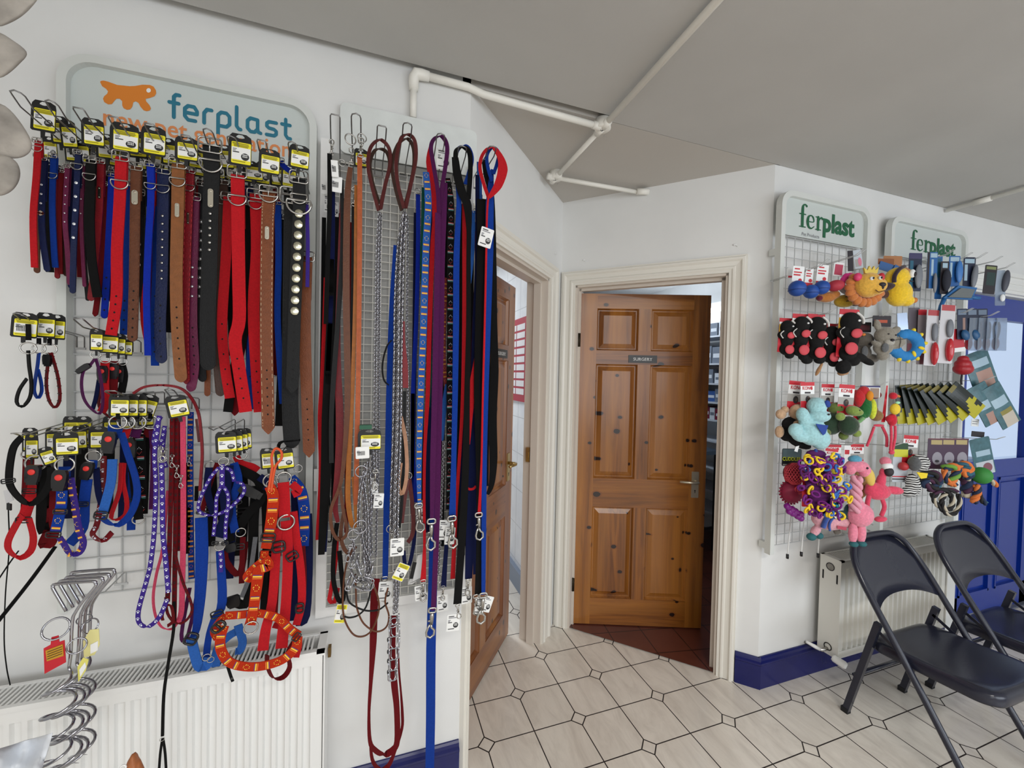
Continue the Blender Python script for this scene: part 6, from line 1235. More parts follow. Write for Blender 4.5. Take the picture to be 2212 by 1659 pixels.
def right_rack(label, x0, x1, ztop, zs, loc, txt):
    t, sg = display_rack(label, x0, x1, .68, ztop, zs, .07, .03, .026, .05, .05, gridg, loc, wire=.0014)
    (xa, ya), (xb, yb2), hx = txt; Pa_, Pb_ = A(xa, ya, .043), A(xb, yb2, .043); Wd = Pb_.x-Pa_.x; z = Pa_.z
    f = lambda u, v, w=0: Vector((Pa_.x+u*Wd*.41/2.45, -.0435-w, z+v*hx))
    o = serif_fer(f).build('brand_lettering', gr_green, sg)
    f2 = lambda u, v, w=0: Vector((Pa_.x+Wd*.42+u, -.0435-w, z+.002+v))
    text_mesh('brand_lettering', 'plast', f2, hx*1.42, gr_green, sg, width=Wd*.58, off=.035, align='LEFT')
    f3 = lambda u, v, w=0: Vector((Pa_.x+Wd*.06+u, -.0435-w, z-hx*.62+v))
    text_mesh('small_lettering', 'Pet Products', f3, hx*.26, inkg, sg, width=Wd*.3, align='LEFT')
    return t
xE0, xE1 = A(1689, 470, .06).x, A(1881, 510, .06).x; xF0, xF1 = A(1926, 520, .06).x, A(2092, 540, .06).x
zE = (A(1745, 416, .06).z+A(1830, 440, .06).z)/2; zsE = A(1800, 521, .06).z
hE = A(1760, 470, .06).z-A(1760, 499, .06).z
right_rack('tall pale rack with green lettering nearest the surgery door, hung with plush toys', xE0, xE1, zE, zsE, (2.15, 0, .68), ((1725, 489), (1845, 513), hE*1.0))
right_rack('tall pale rack with green lettering beside the blue door, hung with brushes and treats', xF0, xF1, zE-.004, zsE-.006, (2.95, 0, .68), ((1966, 538), (2063, 556), hE*.98))
def TF(x, y, d):
    P = A(x, y, d); s = sc(P); f = lambda u, v, w=0: P+CR*(u*s)+CU*(v*s)+CN*(w*s); f.s = s; f.P = P; return f
def plush(name, label, cat, x, y, d, m, blobs, parts=(), group=None, voxel=1.3, bump=None):
    f = TF(x, y, d); t = thing(name, label, cat, f.P, group)
    mb = MB()
    for b_ in blobs:
        u, v, w, a, b2, c = b_[:6]; rot = math.radians(b_[6]) if len(b_) > 6 else 0
        R = (CR*math.cos(rot)+CU*math.sin(rot), CN, CU*math.cos(rot)-CR*math.sin(rot)); mb.ell(f(u, v, w), (a*f.s, c*f.s, b2*f.s), R, 16, 10)
    o = mb.build('body', m, t)
    if len(blobs) > 1:
        r = o.modifiers.new('r', 'REMESH'); r.mode = 'VOXEL'; r.voxel_size = voxel*f.s; r.use_smooth_shade = True
        q = o.modifiers.new('s', 'SMOOTH'); q.iterations = 4; q.factor = .6
    for p in parts:
        nm, mm, bl = p[:3]; mb = MB()
        for b_ in bl:
            if b_[0] == 'tube': mb.tube([f(*q) for q in smooth_path(b_[1], 5)], b_[2]*f.s, 8)
            elif b_[0] == 'torus': mb.torus(f(*b_[1]), b_[2]*f.s, b_[3]*f.s, b_[4] if len(b_) > 4 else CN, 18, 7, ry=(b_[5]*f.s if len(b_) > 5 else None))
            elif b_[0] == 'poly': mb.prism(b_[1], b_[2], lambda u, v, w=0, f=f: f(u, v, 0)+CN*w, w0=b_[3]*f.s if len(b_) > 3 else 0)
            else:
                u, v, w, a, b2, c = b_[:6]; rot = math.radians(b_[6]) if len(b_) > 6 else 0
                R = (CR*math.cos(rot)+CU*math.sin(rot), CN, CU*math.cos(rot)-CR*math.sin(rot)); mb.ell(f(u, v, w), (a*f.s, c*f.s, b2*f.s), R, 12, 8)
        mb.build(nm, mm, t)
    return t, f
def pcard(parent, f, u, v, w, h, m, roll=0, bands=(), text=None, tm=None, dz=0, name='header_card', blobs=()):
    """card in toy pixel units; bands (v0,v1,mat) as fractions of the height from the bottom"""
    c_, s_ = math.cos(math.radians(roll)), math.sin(math.radians(roll)); g_ = lambda a, b_, q=0: f(u+a*c_-b_*s_, v+a*s_+b_*c_, dz)+CN*q
    ms = [m]; mb = MB(); mb.prism(rrect(w, h, min(w, h)*.07, 2), .0012, g_)
    for b_ in bands:
        if b_[2] not in ms: ms.append(b_[2])
        u0, u1 = (b_[3], b_[4]) if len(b_) > 3 else (0, 1); mi = ms.index(b_[2])
        mb.add([g_(-w/2+w*u0, -h/2+h*b_[0], .0016), g_(-w/2+w*u1, -h/2+h*b_[0], .0016), g_(-w/2+w*u1, -h/2+h*b_[1], .0016), g_(-w/2+w*u0, -h/2+h*b_[1], .0016)], [(0, 1, 2, 3)], mi)
    for b_ in blobs:   # printed shapes (u,v,ru,rv,mat)
        if b_[4] not in ms: ms.append(b_[4])
        mb.add([g_(b_[0]+b_[2]*math.cos(k*PI/8), b_[1]+b_[3]*math.sin(k*PI/8), .0019) for k in range(16)], [tuple(range(16))], ms.index(b_[4]))
    o = mb.build(name, ms, parent)
    if text:
        tx, tv, th_, tw = text; g2 = lambda a, b_, q=0: g_(a/f.s, tv+b_/f.s, .002+q)
        text_mesh('lettering', tx, g2, th_*f.s, tm or ink, o, width=tw*f.s, off=.02, th=.0002)
    return o
def arm(label, x, y, d, bx=None, by=None, group='wire display arms on the right hand racks', gap=.014):
    P = A(x, y, d); B = Vector((P.x, -.03, P.z-.03)); mb = MB(); g_ = gap/2
    for sx in (-g_, g_): pass
    mb.tube([B+Vector((-g_, 0, 0)), P+Vector((-g_, .03, -.012)), P+Vector((-g_, 0, .006)), P+Vector((g_, 0, .006)), P+Vector((g_, .03, -.012)), B+Vector((g_, 0, 0))], .0014, 7)
    mb.bb((B.x-g_*1.5, -.031, B.z-.003), (B.x+g_*1.5, -.028, B.z+.003)); return tag(mb.build('display_hook', gridg), label, 'hook', group)
for x, y, d_, lab in ((1790, 563, .28, 'wire arm above the three blue balls'), (1868, 541, .3, 'wire arm above the lion plush'), (1805, 668, .26, 'wire arm carrying the black and pink plush toys'), (1925, 674, .28, 'wire arm above the grey wolf plush'), (1916, 828, .28, 'long wire arm at mid height between the two right racks'), (1850, 958, .27, 'wire arm above the tangled rope ring toy'), (1948, 960, .28, 'wire arm reaching past the standing flamingo'),
 (2062, 541, .25, 'short wire arm over the green letters of the far rack'), (2100, 548, .25, 'wire arm at upper right of the far rack, shortest'), (2132, 548, .27, 'wire arm at upper right of the far rack, second'), (2165, 556, .28, 'wire arm at upper right of the far rack, third'), (2192, 570, .3, 'wire arm ending furthest right in front of the blue door'), (2102, 668, .26, 'wire arm over the dark packs of the far rack'), (2158, 675, .3, 'wire arm over the red scoops of the far rack'), (2150, 815, .25, 'wire arm over the teal treat bags'), (2170, 946, .27, 'wire arm over the green ball rope toy')):
    arm(lab, x, y, d_)
for i, (x, y) in enumerate(((1701, 1200), (1731, 1195), (1767, 1198))):
    P = A(x, y, .09); s = sc(P); t = thing('cane_hook', ('left', 'middle', 'right')[i]+' of three slim white rods with black end caps below the plush rack', 'rod', P, 'white rods below the plush rack')
    mb = MB(); top = A(x+9-i*1.5, y-95+i*4, .03); mb.tube([P, top], .0028, 8); mb.build('rod', trimw, t); mb = MB(); mb.tube([P+Vector((0, 0, .006)), P-Vector((0, 0, .014))], .006, 10); mb.build('end_cap', blackp, t)
KR = mat('print_red', (198, 26, 44), .5); KW = mat('print_white', (238, 240, 240), .5); KY = mat('print_gold', (214, 170, 60), .5); KP = mat('print_photo', (150, 128, 112), .6); KD = mat('print_dark', (40, 34, 40), .6); KG = mat('print_grey', (170, 168, 164), .6); KB = mat('print_blue', (46, 92, 150), .5); KBR = mat('cardboard', (170, 118, 78), .8)
def fur(n, rgb, bs=140, rough=.95): return mat('plush_'+n, rgb, rough, noise=.3, nscale=120, bump=1.0, bscale=bs, sheen=.4)
GBALL = 'blue balls on white and red cards'
for k, (x, y, r, cx, cy, cw, ch, dd, lab) in enumerate(((1722, 623, 17, 1728, 596, 25, 46, .2, 'largest blue squeaky ball, left of three under a white and red card'), (1752, 630, 15, 1752, 598, 17, 40, .17, 'blue squeaky ball in the middle of three'), (1775, 621, 15, 1781, 593, 25, 46, .19, 'blue squeaky ball, right of three, beside the dark pink ball'))):
    t, f = plush('squeaky_ball', lab, 'dog toy', x, y, dd, mat('blue_rubber', (28, 76, 160), .5, bump=.2, bscale=60), [(0, 0, 0, r, r, r)], [('seam', mat('blue_rubber_dark', (18, 52, 120), .6), [('torus', (0, -r*.25, 0), r*.975, .7, CU)])], GBALL)
    pcard(t, f, cx-x, -(cy-y), cw, ch, KW, -4, [(0, .22, KR), (.55, .62, KR, .1, .7), (.68, .74, KR, .1, .8), (.84, .9, KR, .15, .6)], dz=-8, blobs=[(cw*.2, -ch*.16, 4, 4, KR)])
t = thing('product_card', 'spare white card peeping out at the far left of the blue balls', 'product card', A(1708, 600, .15), GBALL); pcard(t, TF(1708, 600, .15), 0, 0, 15, 42, KW, 0, [(.5, .6, KR, .1, .8)])
plush('squeaky_ball', 'dark pink ridged ball right of the blue balls', 'dog toy', 1805, 617, .2, mat('rose_rubber', (176, 44, 62), .6, bump=.5, bscale=80), [(0, 0, 0, 17, 12, 14, 10)])
t = thing('product_card', 'pink and white rope packet hanging above the dark pink ball', 'product card', A(1811, 582, .16)); pcard(t, TF(1811, 582, .16), 0, 0, 22, 30, KW, -6, [(.1, .85, mat('print_pink', (190, 70, 96), .6), .12, .9)])
t = thing('product_card', 'clear and pale bow packet hanging at the top of the plush rack', 'product card', A(1853, 560, .18)); pcard(t, TF(1853, 560, .18), 0, 0, 18, 40, mat('clear_card', (196, 204, 212), .2), 10, [(.1, .5, KG, .1, .8)], blobs=[(3, -6, 4, 9, mat('print_rosy', (220, 130, 150), .6))]); pcard(t, TF(1853, 560, .18), -16, -4, 12, 44, KD, 4)
plush('tug_toy', 'hot pink curved rubber tail beside the lion plush', 'dog toy', 1828, 605, .19, mat('hot_pink', (222, 48, 140), .6), [(-9, -10, 0, 6, 6, 6), (-6, 0, 0, 6, 8, 6), (0, 8, 0, 7, 7, 6), (8, 10, 0, 8, 6, 6), (15, 6, 0, 6, 4, 5)], [('foot', fur('silver', (160, 156, 156)), [(0, -20, -2, 14, 9, 8, -30), (14, -26, -2, 12, 8, 8, 20)])])
yl = fur('lion_yellow', (232, 178, 70)); om = fur('orange_mane', (206, 124, 62), 90)
t, f = plush('plush_lion', 'yellow lion head plush with orange mane and gold crown', 'plush toy', 1876, 616, .26, yl, [(0, 0, 0, 29, 27, 20), (8, -10, 10, 16, 13, 12), (24, 2, -8, 22, 18, 14)],
 [('mane', om, [(33*math.cos(a*PI/9), 4+32*math.sin(a*PI/9)-8, -8, 11, 9, 8, a*20) for a in range(18) if not 3 <= a <= 6]), ('ear', mat('pink_satin', (222, 60, 110), .5), [(-27, 16, 4, 8, 9, 6)]), ('ear', mat('red_satin', (200, 46, 60), .5), [(20, 16, 8, 6, 9, 6)]), ('nose', KD, [(12, -3, 20, 7, 5, 5), (12, -8, 20, 3, 5, 4)]), ('crown', mat('gold_fabric', (226, 196, 90), .3, .4), [('poly', [(-13, 24), (13, 24), (16, 38), (9, 31), (6, 40), (1, 31), (-4, 40), (-8, 30), (-16, 36)], .008, 2)]),
  ('eye', KW, [(-9, 10, 18, 4, 4, 3), (7, 11, 20, 3.5, 4, 3)]), ('pupil', KD, [(-8, 10, 21, 2, 2.4, 2), (7.5, 11, 22.5, 2, 2.4, 2)]), ('mouth', mat('brown_stitch', (92, 50, 26), .7), [('tube', [(-2, -14, 20), (4, -19, 21), (12, -17, 22), (18, -15, 20)], .8)])])
for p in (1,): pass
plush('plush_toy', 'orange and maroon plush hanging below the blue balls', 'plush toy', 1788, 642, .16, fur('amber', (190, 120, 50)), [(0, 0, 0, 20, 11, 10, 10), (-14, -2, 0, 10, 8, 8), (14, 6, 0, 12, 9, 8)], [('patch', fur('wine', (110, 22, 44)), [(-20, -3, 3, 7, 6, 6)])])
plush('plush_toy', 'mustard plush with black stitched marks under the lion', 'plush toy', 1826, 650, .17, fur('mustard', (196, 160, 40)), [(0, 0, 0, 24, 14, 12, 8), (20, 6, 0, 14, 9, 9)], [('stitch_mark', KD, [('tube', [(-10, 6, 12), (-2, 8, 13), (6, 6, 12)], .8), ('tube', [(-8, -3, 12), (2, -2, 13)], .8)])])
plush('plush_toy', 'dark brown plush half hidden below the lion mane', 'plush toy', 1872, 650, .2, fur('cocoa', (82, 46, 34)), [(0, 0, 0, 26, 11, 10, 14), (-24, -4, 0, 12, 8, 8)])
yb3 = fur('bright_yellow', (244, 202, 42))
t, f = plush('plush_bee', 'yellow bee striped duck plush hanging right of the lion', 'plush toy', 1938, 616, .28, yb3, [(0, 16, 0, 24, 22, 18), (4, -18, 0, 25, 28, 20), (18, -34, 4, 14, 12, 12), (-16, 10, 0, 12, 12, 10)],
 [('band', fur('plum_black', (46, 26, 40)), [('tube', [(-20, 2, 14), (-21, 16, 16), (-12, 30, 16), (2, 37, 12)], 4), (-24, -4, 0, 20, 9, 12, 6)]), ('belly', fur('cocoa', (82, 46, 34)), [(-22, -20, -4, 16, 8, 8)]), ('beak', mat('beak_orange', (200, 120, 50), .6), [(32, -33, 6, 6, 6, 6)]), ('eye', KW, [(18, 22, 14, 6, 9, 5)]), ('pupil', KD, [(20, 20, 18, 3, 5, 3)]), ('smile', KD, [('tube', [(8, 6, 19), (12, 4, 19), (17, 5, 18)], 1)])])
t = thing('product_card', 'brown cardboard headers with blue printed wave above the yellow plush', 'product card', A(1920, 570, .22)); f = TF(1920, 570, .22)
pcard(t, f, 8, 8, 40, 18, KBR, 0); pcard(t, f, -12, 3, 34, 12, mat('cardboard_dark', (138, 86, 56), .8), 0, dz=6); pcard(t, f, -4, -12, 50, 18, KB, -16, dz=8); pcard(t, f, 22, -10, 44, 14, KBR, -26, dz=4); pcard(t, f, 20, -18, 40, 12, KB, -26, dz=10)
# black and pink plush skunks
GSK = 'black plush toys with pink paw pads on red cards'
bk = mat('plush_jet', (6, 6, 7), .95, bump=.8, bscale=140); pk = mat('pink_pad', (208, 74, 84), .7)
for k, (x, y, s_, dd, lab) in enumerate(((1700, 735, .8, .14, 'leftmost black plush with pink pads, partly cropped by its neighbour'), (1730, 733, .92, .17, 'second black plush with pink pads from the left'), (1764, 737, .98, .2, 'third black plush with pink pads from the left'), (1795, 750, .85, .18, 'fourth black plush, mostly behind the largest one'), (1835, 735, 1.12, .24, 'largest black plush with white head stripe and stretched arm'))):
    bl = [(0, 34, 0, 19, 20, 15), (0, 6, 0, 17, 27, 13), (-14, 14, 2, 13, 11, 10), (-3, -24, 0, 16, 16, 12), (8, -40, 0, 12, 10, 10)]
    if k == 4: bl += [(20, -32, 0, 17, 8, 8, -22), (36, -40, 0, 14, 6, 7, -25), (-10, -52, 0, 14, 13, 10, 30)]
    if k == 1: bl += [(16, -48, 0, 13, 10, 9)]
    sb = [(a*s_, b_*s_, c*s_, d1_*s_, e*s_, g2*s_, *r) for a, b_, c, d1_, e, g2, *r in bl]
    pr = [('paw_pad', pk, [((-2 if k != 4 else -8)*s_, (-26 if k != 4 else -17)*s_, 15*s_, 12.5*s_, 12*s_, 4*s_)]), ('paw_pad', pk, [(2*s_, 12*s_, 14*s_, 11*s_, 9*s_, 4*s_, 15)]), ('white_stripe', fur('snow', (226, 224, 220)), [('tube', [(4*s_, 52*s_, 10*s_), (14*s_, 42*s_, 12*s_), (19*s_, 32*s_, 8*s_)], 2.2*s_)]), ('trim', fur('snow', (226, 224, 220)), [('tube', [(-16*s_, 24*s_, 8), (-24*s_, 15*s_, 8), (-18*s_, 4*s_, 9)], 1.1)]), ('eye', KW, [(5*s_, 36*s_, 15*s_, 2.6*s_, 2.2*s_, 2)])]
    t, f = plush('plush_skunk', lab, 'plush toy', x, y, dd, bk, sb, pr, GSK)
    pcard(t, f, -15*s_, 12*s_, 13*s_, 88*s_, KR, -3, [(.62, .86, KY), (.86, .93, KW), (.93, 1, KR)], dz=-3); pcard(t, f, 2*s_, 56*s_, 38*s_, 9*s_, KR, -2, dz=-6)
    if k == 4: pcard(t, f, 4, 47, 28, 8, KW, 0, [(.1, .9, KR, .4, .9)], dz=-4)
plush('plush_tail', 'striped tan feather tail dangling below the black plush toys', 'plush toy', 1768, 800, .2, fur('fawn', (176, 132, 90)), [(0, 0, 0, 4, 14, 4, -25), (5, 10, 0, 3, 8, 3, -25)])
plush('plush_paws', 'tan claw feet hanging under the largest black plush', 'plush toy', 1818, 806, .22, fur('fawn', (176, 132, 90)), [(0, 0, 0, 9, 6, 6), (9, 3, 0, 6, 7, 5)])
wf = fur('wolf_grey', (142, 136, 124), 160); GWF = 'grey wolf plush toys'
t, f = plush('plush_wolf', 'grey wolf plush with pricked ears and black nose, front of the pair', 'plush toy', 1912, 735, .26, wf, [(0, 10, 0, 22, 19, 15), (-18, 32, 0, 7, 13, 5, 15), (22, 22, 0, 11, 8, 5, 30), (-4, -16, 0, 20, 16, 12), (22, -5, -3, 25, 14, 8, 8), (-20, -10, 4, 14, 6, 7, -28), (-4, -34, 0, 11, 10, 9)],
 [('nose', KD, [(1, -1, 16, 4, 3, 3)]), ('eye', KD, [(-6, 12, 14, 2, 1.6, 2), (10, 10, 14, 2, 1.6, 2)]), ('muzzle', fur('pale_grey', (176, 172, 162)), [(0, -5, 10, 11, 7, 6)]), ('tie', fur('slate', (96, 98, 100)), [(-10, -17, 12, 8, 10, 3)]), ('seam', mat('grey_stitch', (84, 80, 76), .8), [('tube', [(-2, -4, 13), (20, 1, 6), (44, 4, 4)], .7), ('tube', [(26, -18, 5), (28, 0, 6), (24, 12, 5)], .7)])], GWF)
pcard(t, f, -2, 42, 40, 24, KD, 0, [(.35, .62, mat('print_rust', (176, 76, 48), .6), .1, .8)], dz=-8)
t, f = plush('plush_wolf', 'darker grey wolf plush behind with orange eyed face', 'plush toy', 1868, 748, .2, fur('ash', (98, 92, 84), 160), [(0, 12, 0, 18, 18, 12), (-2, -14, 0, 16, 16, 10), (14, -26, 0, 18, 10, 8)], [('eye', mat('amber_eye', (220, 130, 50), .5), [(-12, 24, 10, 4, 3, 3)]), ('nose', KD, [(2, 4, 12, 4, 3, 3)]), ('tie', fur('slate', (96, 98, 100)), [(-8, -12, 10, 7, 12, 3)])], GWF)
pcard(t, f, 2, 42, 34, 22, KD, 0, [(.2, .7, mat('print_wine', (96, 40, 48), .6), .1, .9)], dz=-8)
bl_ = mat('blue_felt', (44, 130, 196), .8, bump=.6, bscale=160); yf_ = mat('yellow_felt', (240, 212, 50), .8)
t, f = plush('plush_dragon_ring', 'blue ring toy with yellow spikes around its rim', 'plush toy', 1958, 744, .22, bl_, [(26*math.cos(a*PI/8), 24*math.sin(a*PI/8)-2, 0, 12, 11, 9) for a in range(-7, 6)]+[(-30, -14, 0, 12, 8, 8, -20)], [('spike', yf_, [(38*math.cos(a), 33*math.sin(a)-2, 2, 6, 4, 4, math.degrees(a))]) for a in (1.25, .75, .15, -.4, -.95, -1.5, -2.0)]+[('spike', yf_, [(26*math.cos(a), 20*math.sin(a)-2, 8, 7, 3.5, 3, math.degrees(a))]) for a in (-.3, -1.2)])
# row with printed cards
def kong(t, f, u, v, w, h, roll=0, dz=-8, arc=True):
    return pcard(t, f, u, v, w, h, KW, roll, [(.87, 1, KR), (0, .34, KR), (.34, .58, KG), (.6, .66, KD, .3, .72)], text=('KONG', h*.235, h*.12, w*.72), tm=KR, dz=dz, blobs=[(w*.02, -h*.1, w*.17, h*.12, KD), (w*.06, -h*.08, w*.09, h*.08, KP), (w*.3, h*.28, w*.06, h*.06, KR)])
sb_ = fur('sky', (168, 216, 222), 110); bf = mat('blue_felt_dark', (38, 68, 150), .8)
t, f = plush('plush_monkey', 'tan and black monkey plush behind the pale blue dog', 'plush toy', 1716, 905, .2, fur('sand', (206, 170, 136)), [(6, 14, 0, 17, 18, 13)], [('foot', fur('sand', (206, 170, 136)), [(-32, 10, 4, 11, 11, 8), (-24, 20, 4, 8, 8, 7)]), ('foot', fur('sand', (206, 170, 136)), [(-34, -28, 4, 9, 13, 8)]), ('torso', bk, [(-4, -12, -2, 22, 17, 10), (14, -50, -4, 30, 12, 10, -24), (-14, -32, -4, 16, 18, 9, 30)]), ('hand', fur('sand', (206, 170, 136)), [(0, -10, 10, 9, 8, 7)]), ('care_label', KW, [('poly', [(-2, -58), (5, -56), (2, -70), (-5, -68)], .001, 10)])])
kong(t, f, 6, 48, 34, 68, -4)
t, f = plush('plush_dog', 'fluffy pale blue dog plush with blue eye patch and neckerchief', 'plush toy', 1763, 915, .26, sb_, [(0, 38, 0, 20, 19, 17), (2, 17, 5, 23, 14, 17), (-8, -18, 0, 30, 30, 20), (10, -34, 0, 20, 22, 16), (-34, 18, 6, 13, 17, 11, 12), (-26, 2, 4, 14, 14, 11), (-50, -14, 8, 14, 15, 11, -20), (-36, -26, 4, 20, 14, 12, -20)],
 [('eye_patch', bf, [(12, 44, 14, 6, 8, 4, 20)]), ('nose', KD, [(10, 22, 21, 2.5, 2, 2)]), ('neckerchief', bf, [('poly', [(-18, 2), (8, -1), (3, -18), (-2, -22), (-12, -8)], .003, 22)]), ('tuft', bf, [(-2, -60, 4, 4, 6, 4)])])
kong(t, f, -14, 58, 30, 62, 2, -10)
gl, gd_ = fur('lime_green', (134, 156, 72)), fur('bottle_green', (34, 60, 38), 100); GTU = 'green turtle plush toys'
t, f = plush('plush_turtle', 'darker green turtle plush, left of the pair under printed cards', 'plush toy', 1800, 900, .2, fur('olive', (106, 124, 56)), [(6, 18, 0, 17, 13, 12)], [('shell', gd_, [(-2, -16, -2, 24, 24, 12)]), ('foot', fur('olive', (106, 124, 56)), [(-16, -34, 2, 10, 9, 7)]), ('foot', fur('olive', (106, 124, 56)), [(22, -40, 2, 10, 10, 7)]), ('ear', fur('olive', (106, 124, 56)), [(18, 30, 0, 4, 6, 4)]), ('eye', KD, [(8, 22, 11, 1.6, 1.6, 1.6)])], GTU)
kong(t, f, -8, 40, 28, 60, 0)
t, f = plush('plush_turtle', 'lime headed turtle plush, right of the pair, round dark shell', 'plush toy', 1838, 902, .25, gl, [(0, 15, 6, 15, 11, 12, -15), (6, 12, 8, 12, 8, 10)], [('shell', gd_, [(-2, -18, -2, 21, 21, 14)]), ('flipper', gl, [(-26, 2, 4, 10, 9, 6)]), ('foot', gl, [(14, -34, 0, 9, 8, 7)]), ('eye', KD, [(4, 17, 17, 1.5, 1.5, 1.5)])], GTU)
kong(t, f, -6, 38, 34, 66, -3, -8)
t, f = plush('plush_parrot', 'green and yellow parrot plush with red head on a red card', 'plush toy', 1872, 888, .25, fur('parrot_green', (24, 104, 44)), [(-2, 8, 0, 12, 24, 10), (-10, -10, 0, 8, 12, 7)], [('belly', fur('lemon', (214, 226, 60)), [(9, 5, 4, 7, 22, 8)]), ('hood', fur('cherry', (196, 30, 40)), [(-14, 28, -2, 12, 20, 8), (-6, 42, -2, 12, 12, 8)]), ('face', mat('amber_plush', (222, 140, 40), .9), [(0, 33, 6, 7, 11, 6)]), ('tail', fur('mint', (120, 170, 110)), [('tube', [(-12, -14, 6), (-20, -22, 6), (-26, -24, 5)], 4)])])
pcard(t, f, 14, 42, 44, 26, KW, 0, [(.0, .8, KP, .1, .45), (.0, .8, KP, .5, .95), (.86, 1, mat('print_navy', (44, 40, 100), .5))], dz=-10); pcard(t, f, -18, 8, 12, 74, KR, 2, dz=-6)
plush('plush_acorn', 'brown round acorn plush with short stalk', 'plush toy', 1893, 896, .24, fur('acorn', (142, 106, 60)), [(0, -2, 0, 13, 12, 11), (-2, 12, 0, 5, 5, 4)])
plush('plush_bear', 'small red brown bear ears behind the parrot card', 'plush toy', 1890, 855, .2, fur('russet', (140, 50, 44)), [(0, 0, 0, 9, 7, 7), (7, 2, 0, 6, 7, 6)])
t, f = plush('plush_pineapple_bird', 'slim red bird plush with a yellow pineapple on its chest', 'plush toy', 1926, 885, .27, fur('scarlet', (206, 24, 50)), [(2, -22, 0, 9, 14, 8), (-2, -20, 0, 10, 8, 7), (2, 30, 0, 8, 8, 7)],
 [('pineapple', mat('pineapple_knit', (238, 204, 60), .8, bump=1, bscale=160), [(0, 2, 8, 10, 12, 7)]), ('leaf', mat('leaf_mint', (170, 230, 190), .6), [(4, 16, 9, 5, 3, 3)]), ('beak', mat('beak_orange', (200, 120, 50), .6), [(10, 30, 2, 6, 3, 3, -20)]), ('leg', fur('rose', (226, 70, 96)), [('tube', [(-2, -34, 2), (0, -60, 2), (-1, -88, 2)], 2.6), ('tube', [(7, -34, 2), (8, -60, 2), (4, -88, 2)], 2.6)]), ('foot', fur('rose', (226, 70, 96)), [(1, -92, 3, 6, 5, 4)]), ('card_edge', KR, [('poly', [(-14, -28), (-6, -28), (-3, 52), (-6, 52)], .001, -8)])])
t, f = plush('strap_toy', 'two long coral fabric straps hanging from the red bird', 'plush toy', 1898, 925, .24, fur('rose', (226, 70, 96)), [(0, 6, 0, 12, 3, 3)], [('leg', fur('rose', (226, 70, 96)), [('tube', [(-10, 3, 0), (-18, -20, 1), (-24, -40, 0)], 2.6)]), ('leg', fur('rose', (226, 70, 96)), [('tube', [(8, 3, 0), (17, -18, 1), (19, -40, 0)], 2.8)])])
# lower row
t = thing('product_card', 'dark card with yellow CUDDLER lettering at the left of the lower row', 'product card', A(1710, 988, .15)); f = TF(1710, 988, .15)
pcard(t, f, 0, 0, 42, 38, mat('print_night', (20, 24, 28), .5), 0, [(.5, .98, mat('print_teal_grey', (92, 114, 120), .5), .02, .98), (.04, .12, KG, .05, .35)], text=('CUDDLER', -7, 8, 40), tm=mat('print_lime', (210, 220, 50), .5))
rm = mat('coral_mesh', (214, 70, 84), .7)
t, f = plush('mesh_ball', 'coral pink lattice ball left of the rope ring toy', 'dog toy', 1714, 1022, .17, mat('dark_coral', (120, 26, 40), .8), [(0, 0, 0, 21, 23, 15)])
mb = MB()
for k in range(-5, 6):
    for sg in (1, -1):
        pts = []
        for j in range(13):
            a = -1.3+2.6*j/12; u = 22*math.sin(k*.26)*math.cos(a)+0; v = 24*math.sin(a); uu = u*math.cos(.6*sg)-v*math.sin(.6*sg); vv = u*math.sin(.6*sg)+v*math.cos(.6*sg); q = 1-(uu/23)**2-(vv/25)**2
            if q > 0: pts.append(f(uu, vv, 15.5*math.sqrt(q)+1))
        if len(pts) > 2: mb.tube(pts, .9*f.s, 5)
mb.build('lattice', rm, t)
mg = mat('magenta_rubber', (140, 20, 60), .6)
t, f = plush('spiky_ball', 'magenta spiky ball below the coral lattice ball', 'dog toy', 1710, 1062, .16, mg, [(0, 0, 0, 24, 25, 15)], [('spikes', mg, [(25*math.cos(a*PI/12), 26*math.sin(a*PI/12), 0, 3, 2, 3, a*15) for a in range(24)]), ('ridge', rm, [('torus', (6, 8, 13), 8, 1.6), ('torus', (6, 8, 14), 4, 1.4)])])
random.seed(11)
t = thing('rope_ring_toy', 'tangled purple yellow and blue fleece ring toy, largest toy of the lower row', 'dog toy', A(1765, 1045, .27)); f = TF(1765, 1045, .27)
cols = [('purple_loop', mat('fleece_purple', (116, 30, 122), .9)), ('purple_loop', mat('fleece_purple', (116, 30, 122), .9)), ('purple_loop', mat('fleece_plum', (84, 20, 90), .9)), ('blue_loop', mat('fleece_blue', (60, 112, 196), .9)), ('yellow_loop', mat('fleece_yellow', (244, 208, 44), .9)), ('yellow_loop', mat('fleece_yellow', (244, 208, 44), .9))]
plm = MB(); 
for v in range(-62, 66, 9): plm.ell(f(6+v*-.12, v, -4), ((30-abs(v)*.12)*f.s, 10*f.s, 9*f.s), n=10, k=6)
o = plm.build('core', mat('fleece_plum', (84, 20, 90), .9), t)
for k in range(97):
    v = random.uniform(-66, 66); hw = 36+18*(1-((v+12)/70)**2) if v > -60 else 30; u = random.uniform(-hw, hw)+6-v*.12; w = 6+10*math.sqrt(max(0, 1-((u-6)/60)**2))+random.uniform(-3, 3)
    nm, mm = cols[k % 6]; R_ = random.uniform(5.5, 9); n_ = (CN+CR*random.uniform(-1, 1)+CU*random.uniform(-.8, .8)).normalized()
    mb = MB(); mb.torus(f(u, v, w), R_*f.s, 2.3*f.s, n_, 14, 6, ry=R_*random.uniform(.6, 1)*f.s, ax=CR*math.cos(k)+CU*math.sin(k)); mb.build(nm, mm, t)
tt_ = kong(t, f, 38, 52, 28, 44, -6, -14)
pcard(t, f, -8, -24, 30, 60, KR, 0, dz=-12)
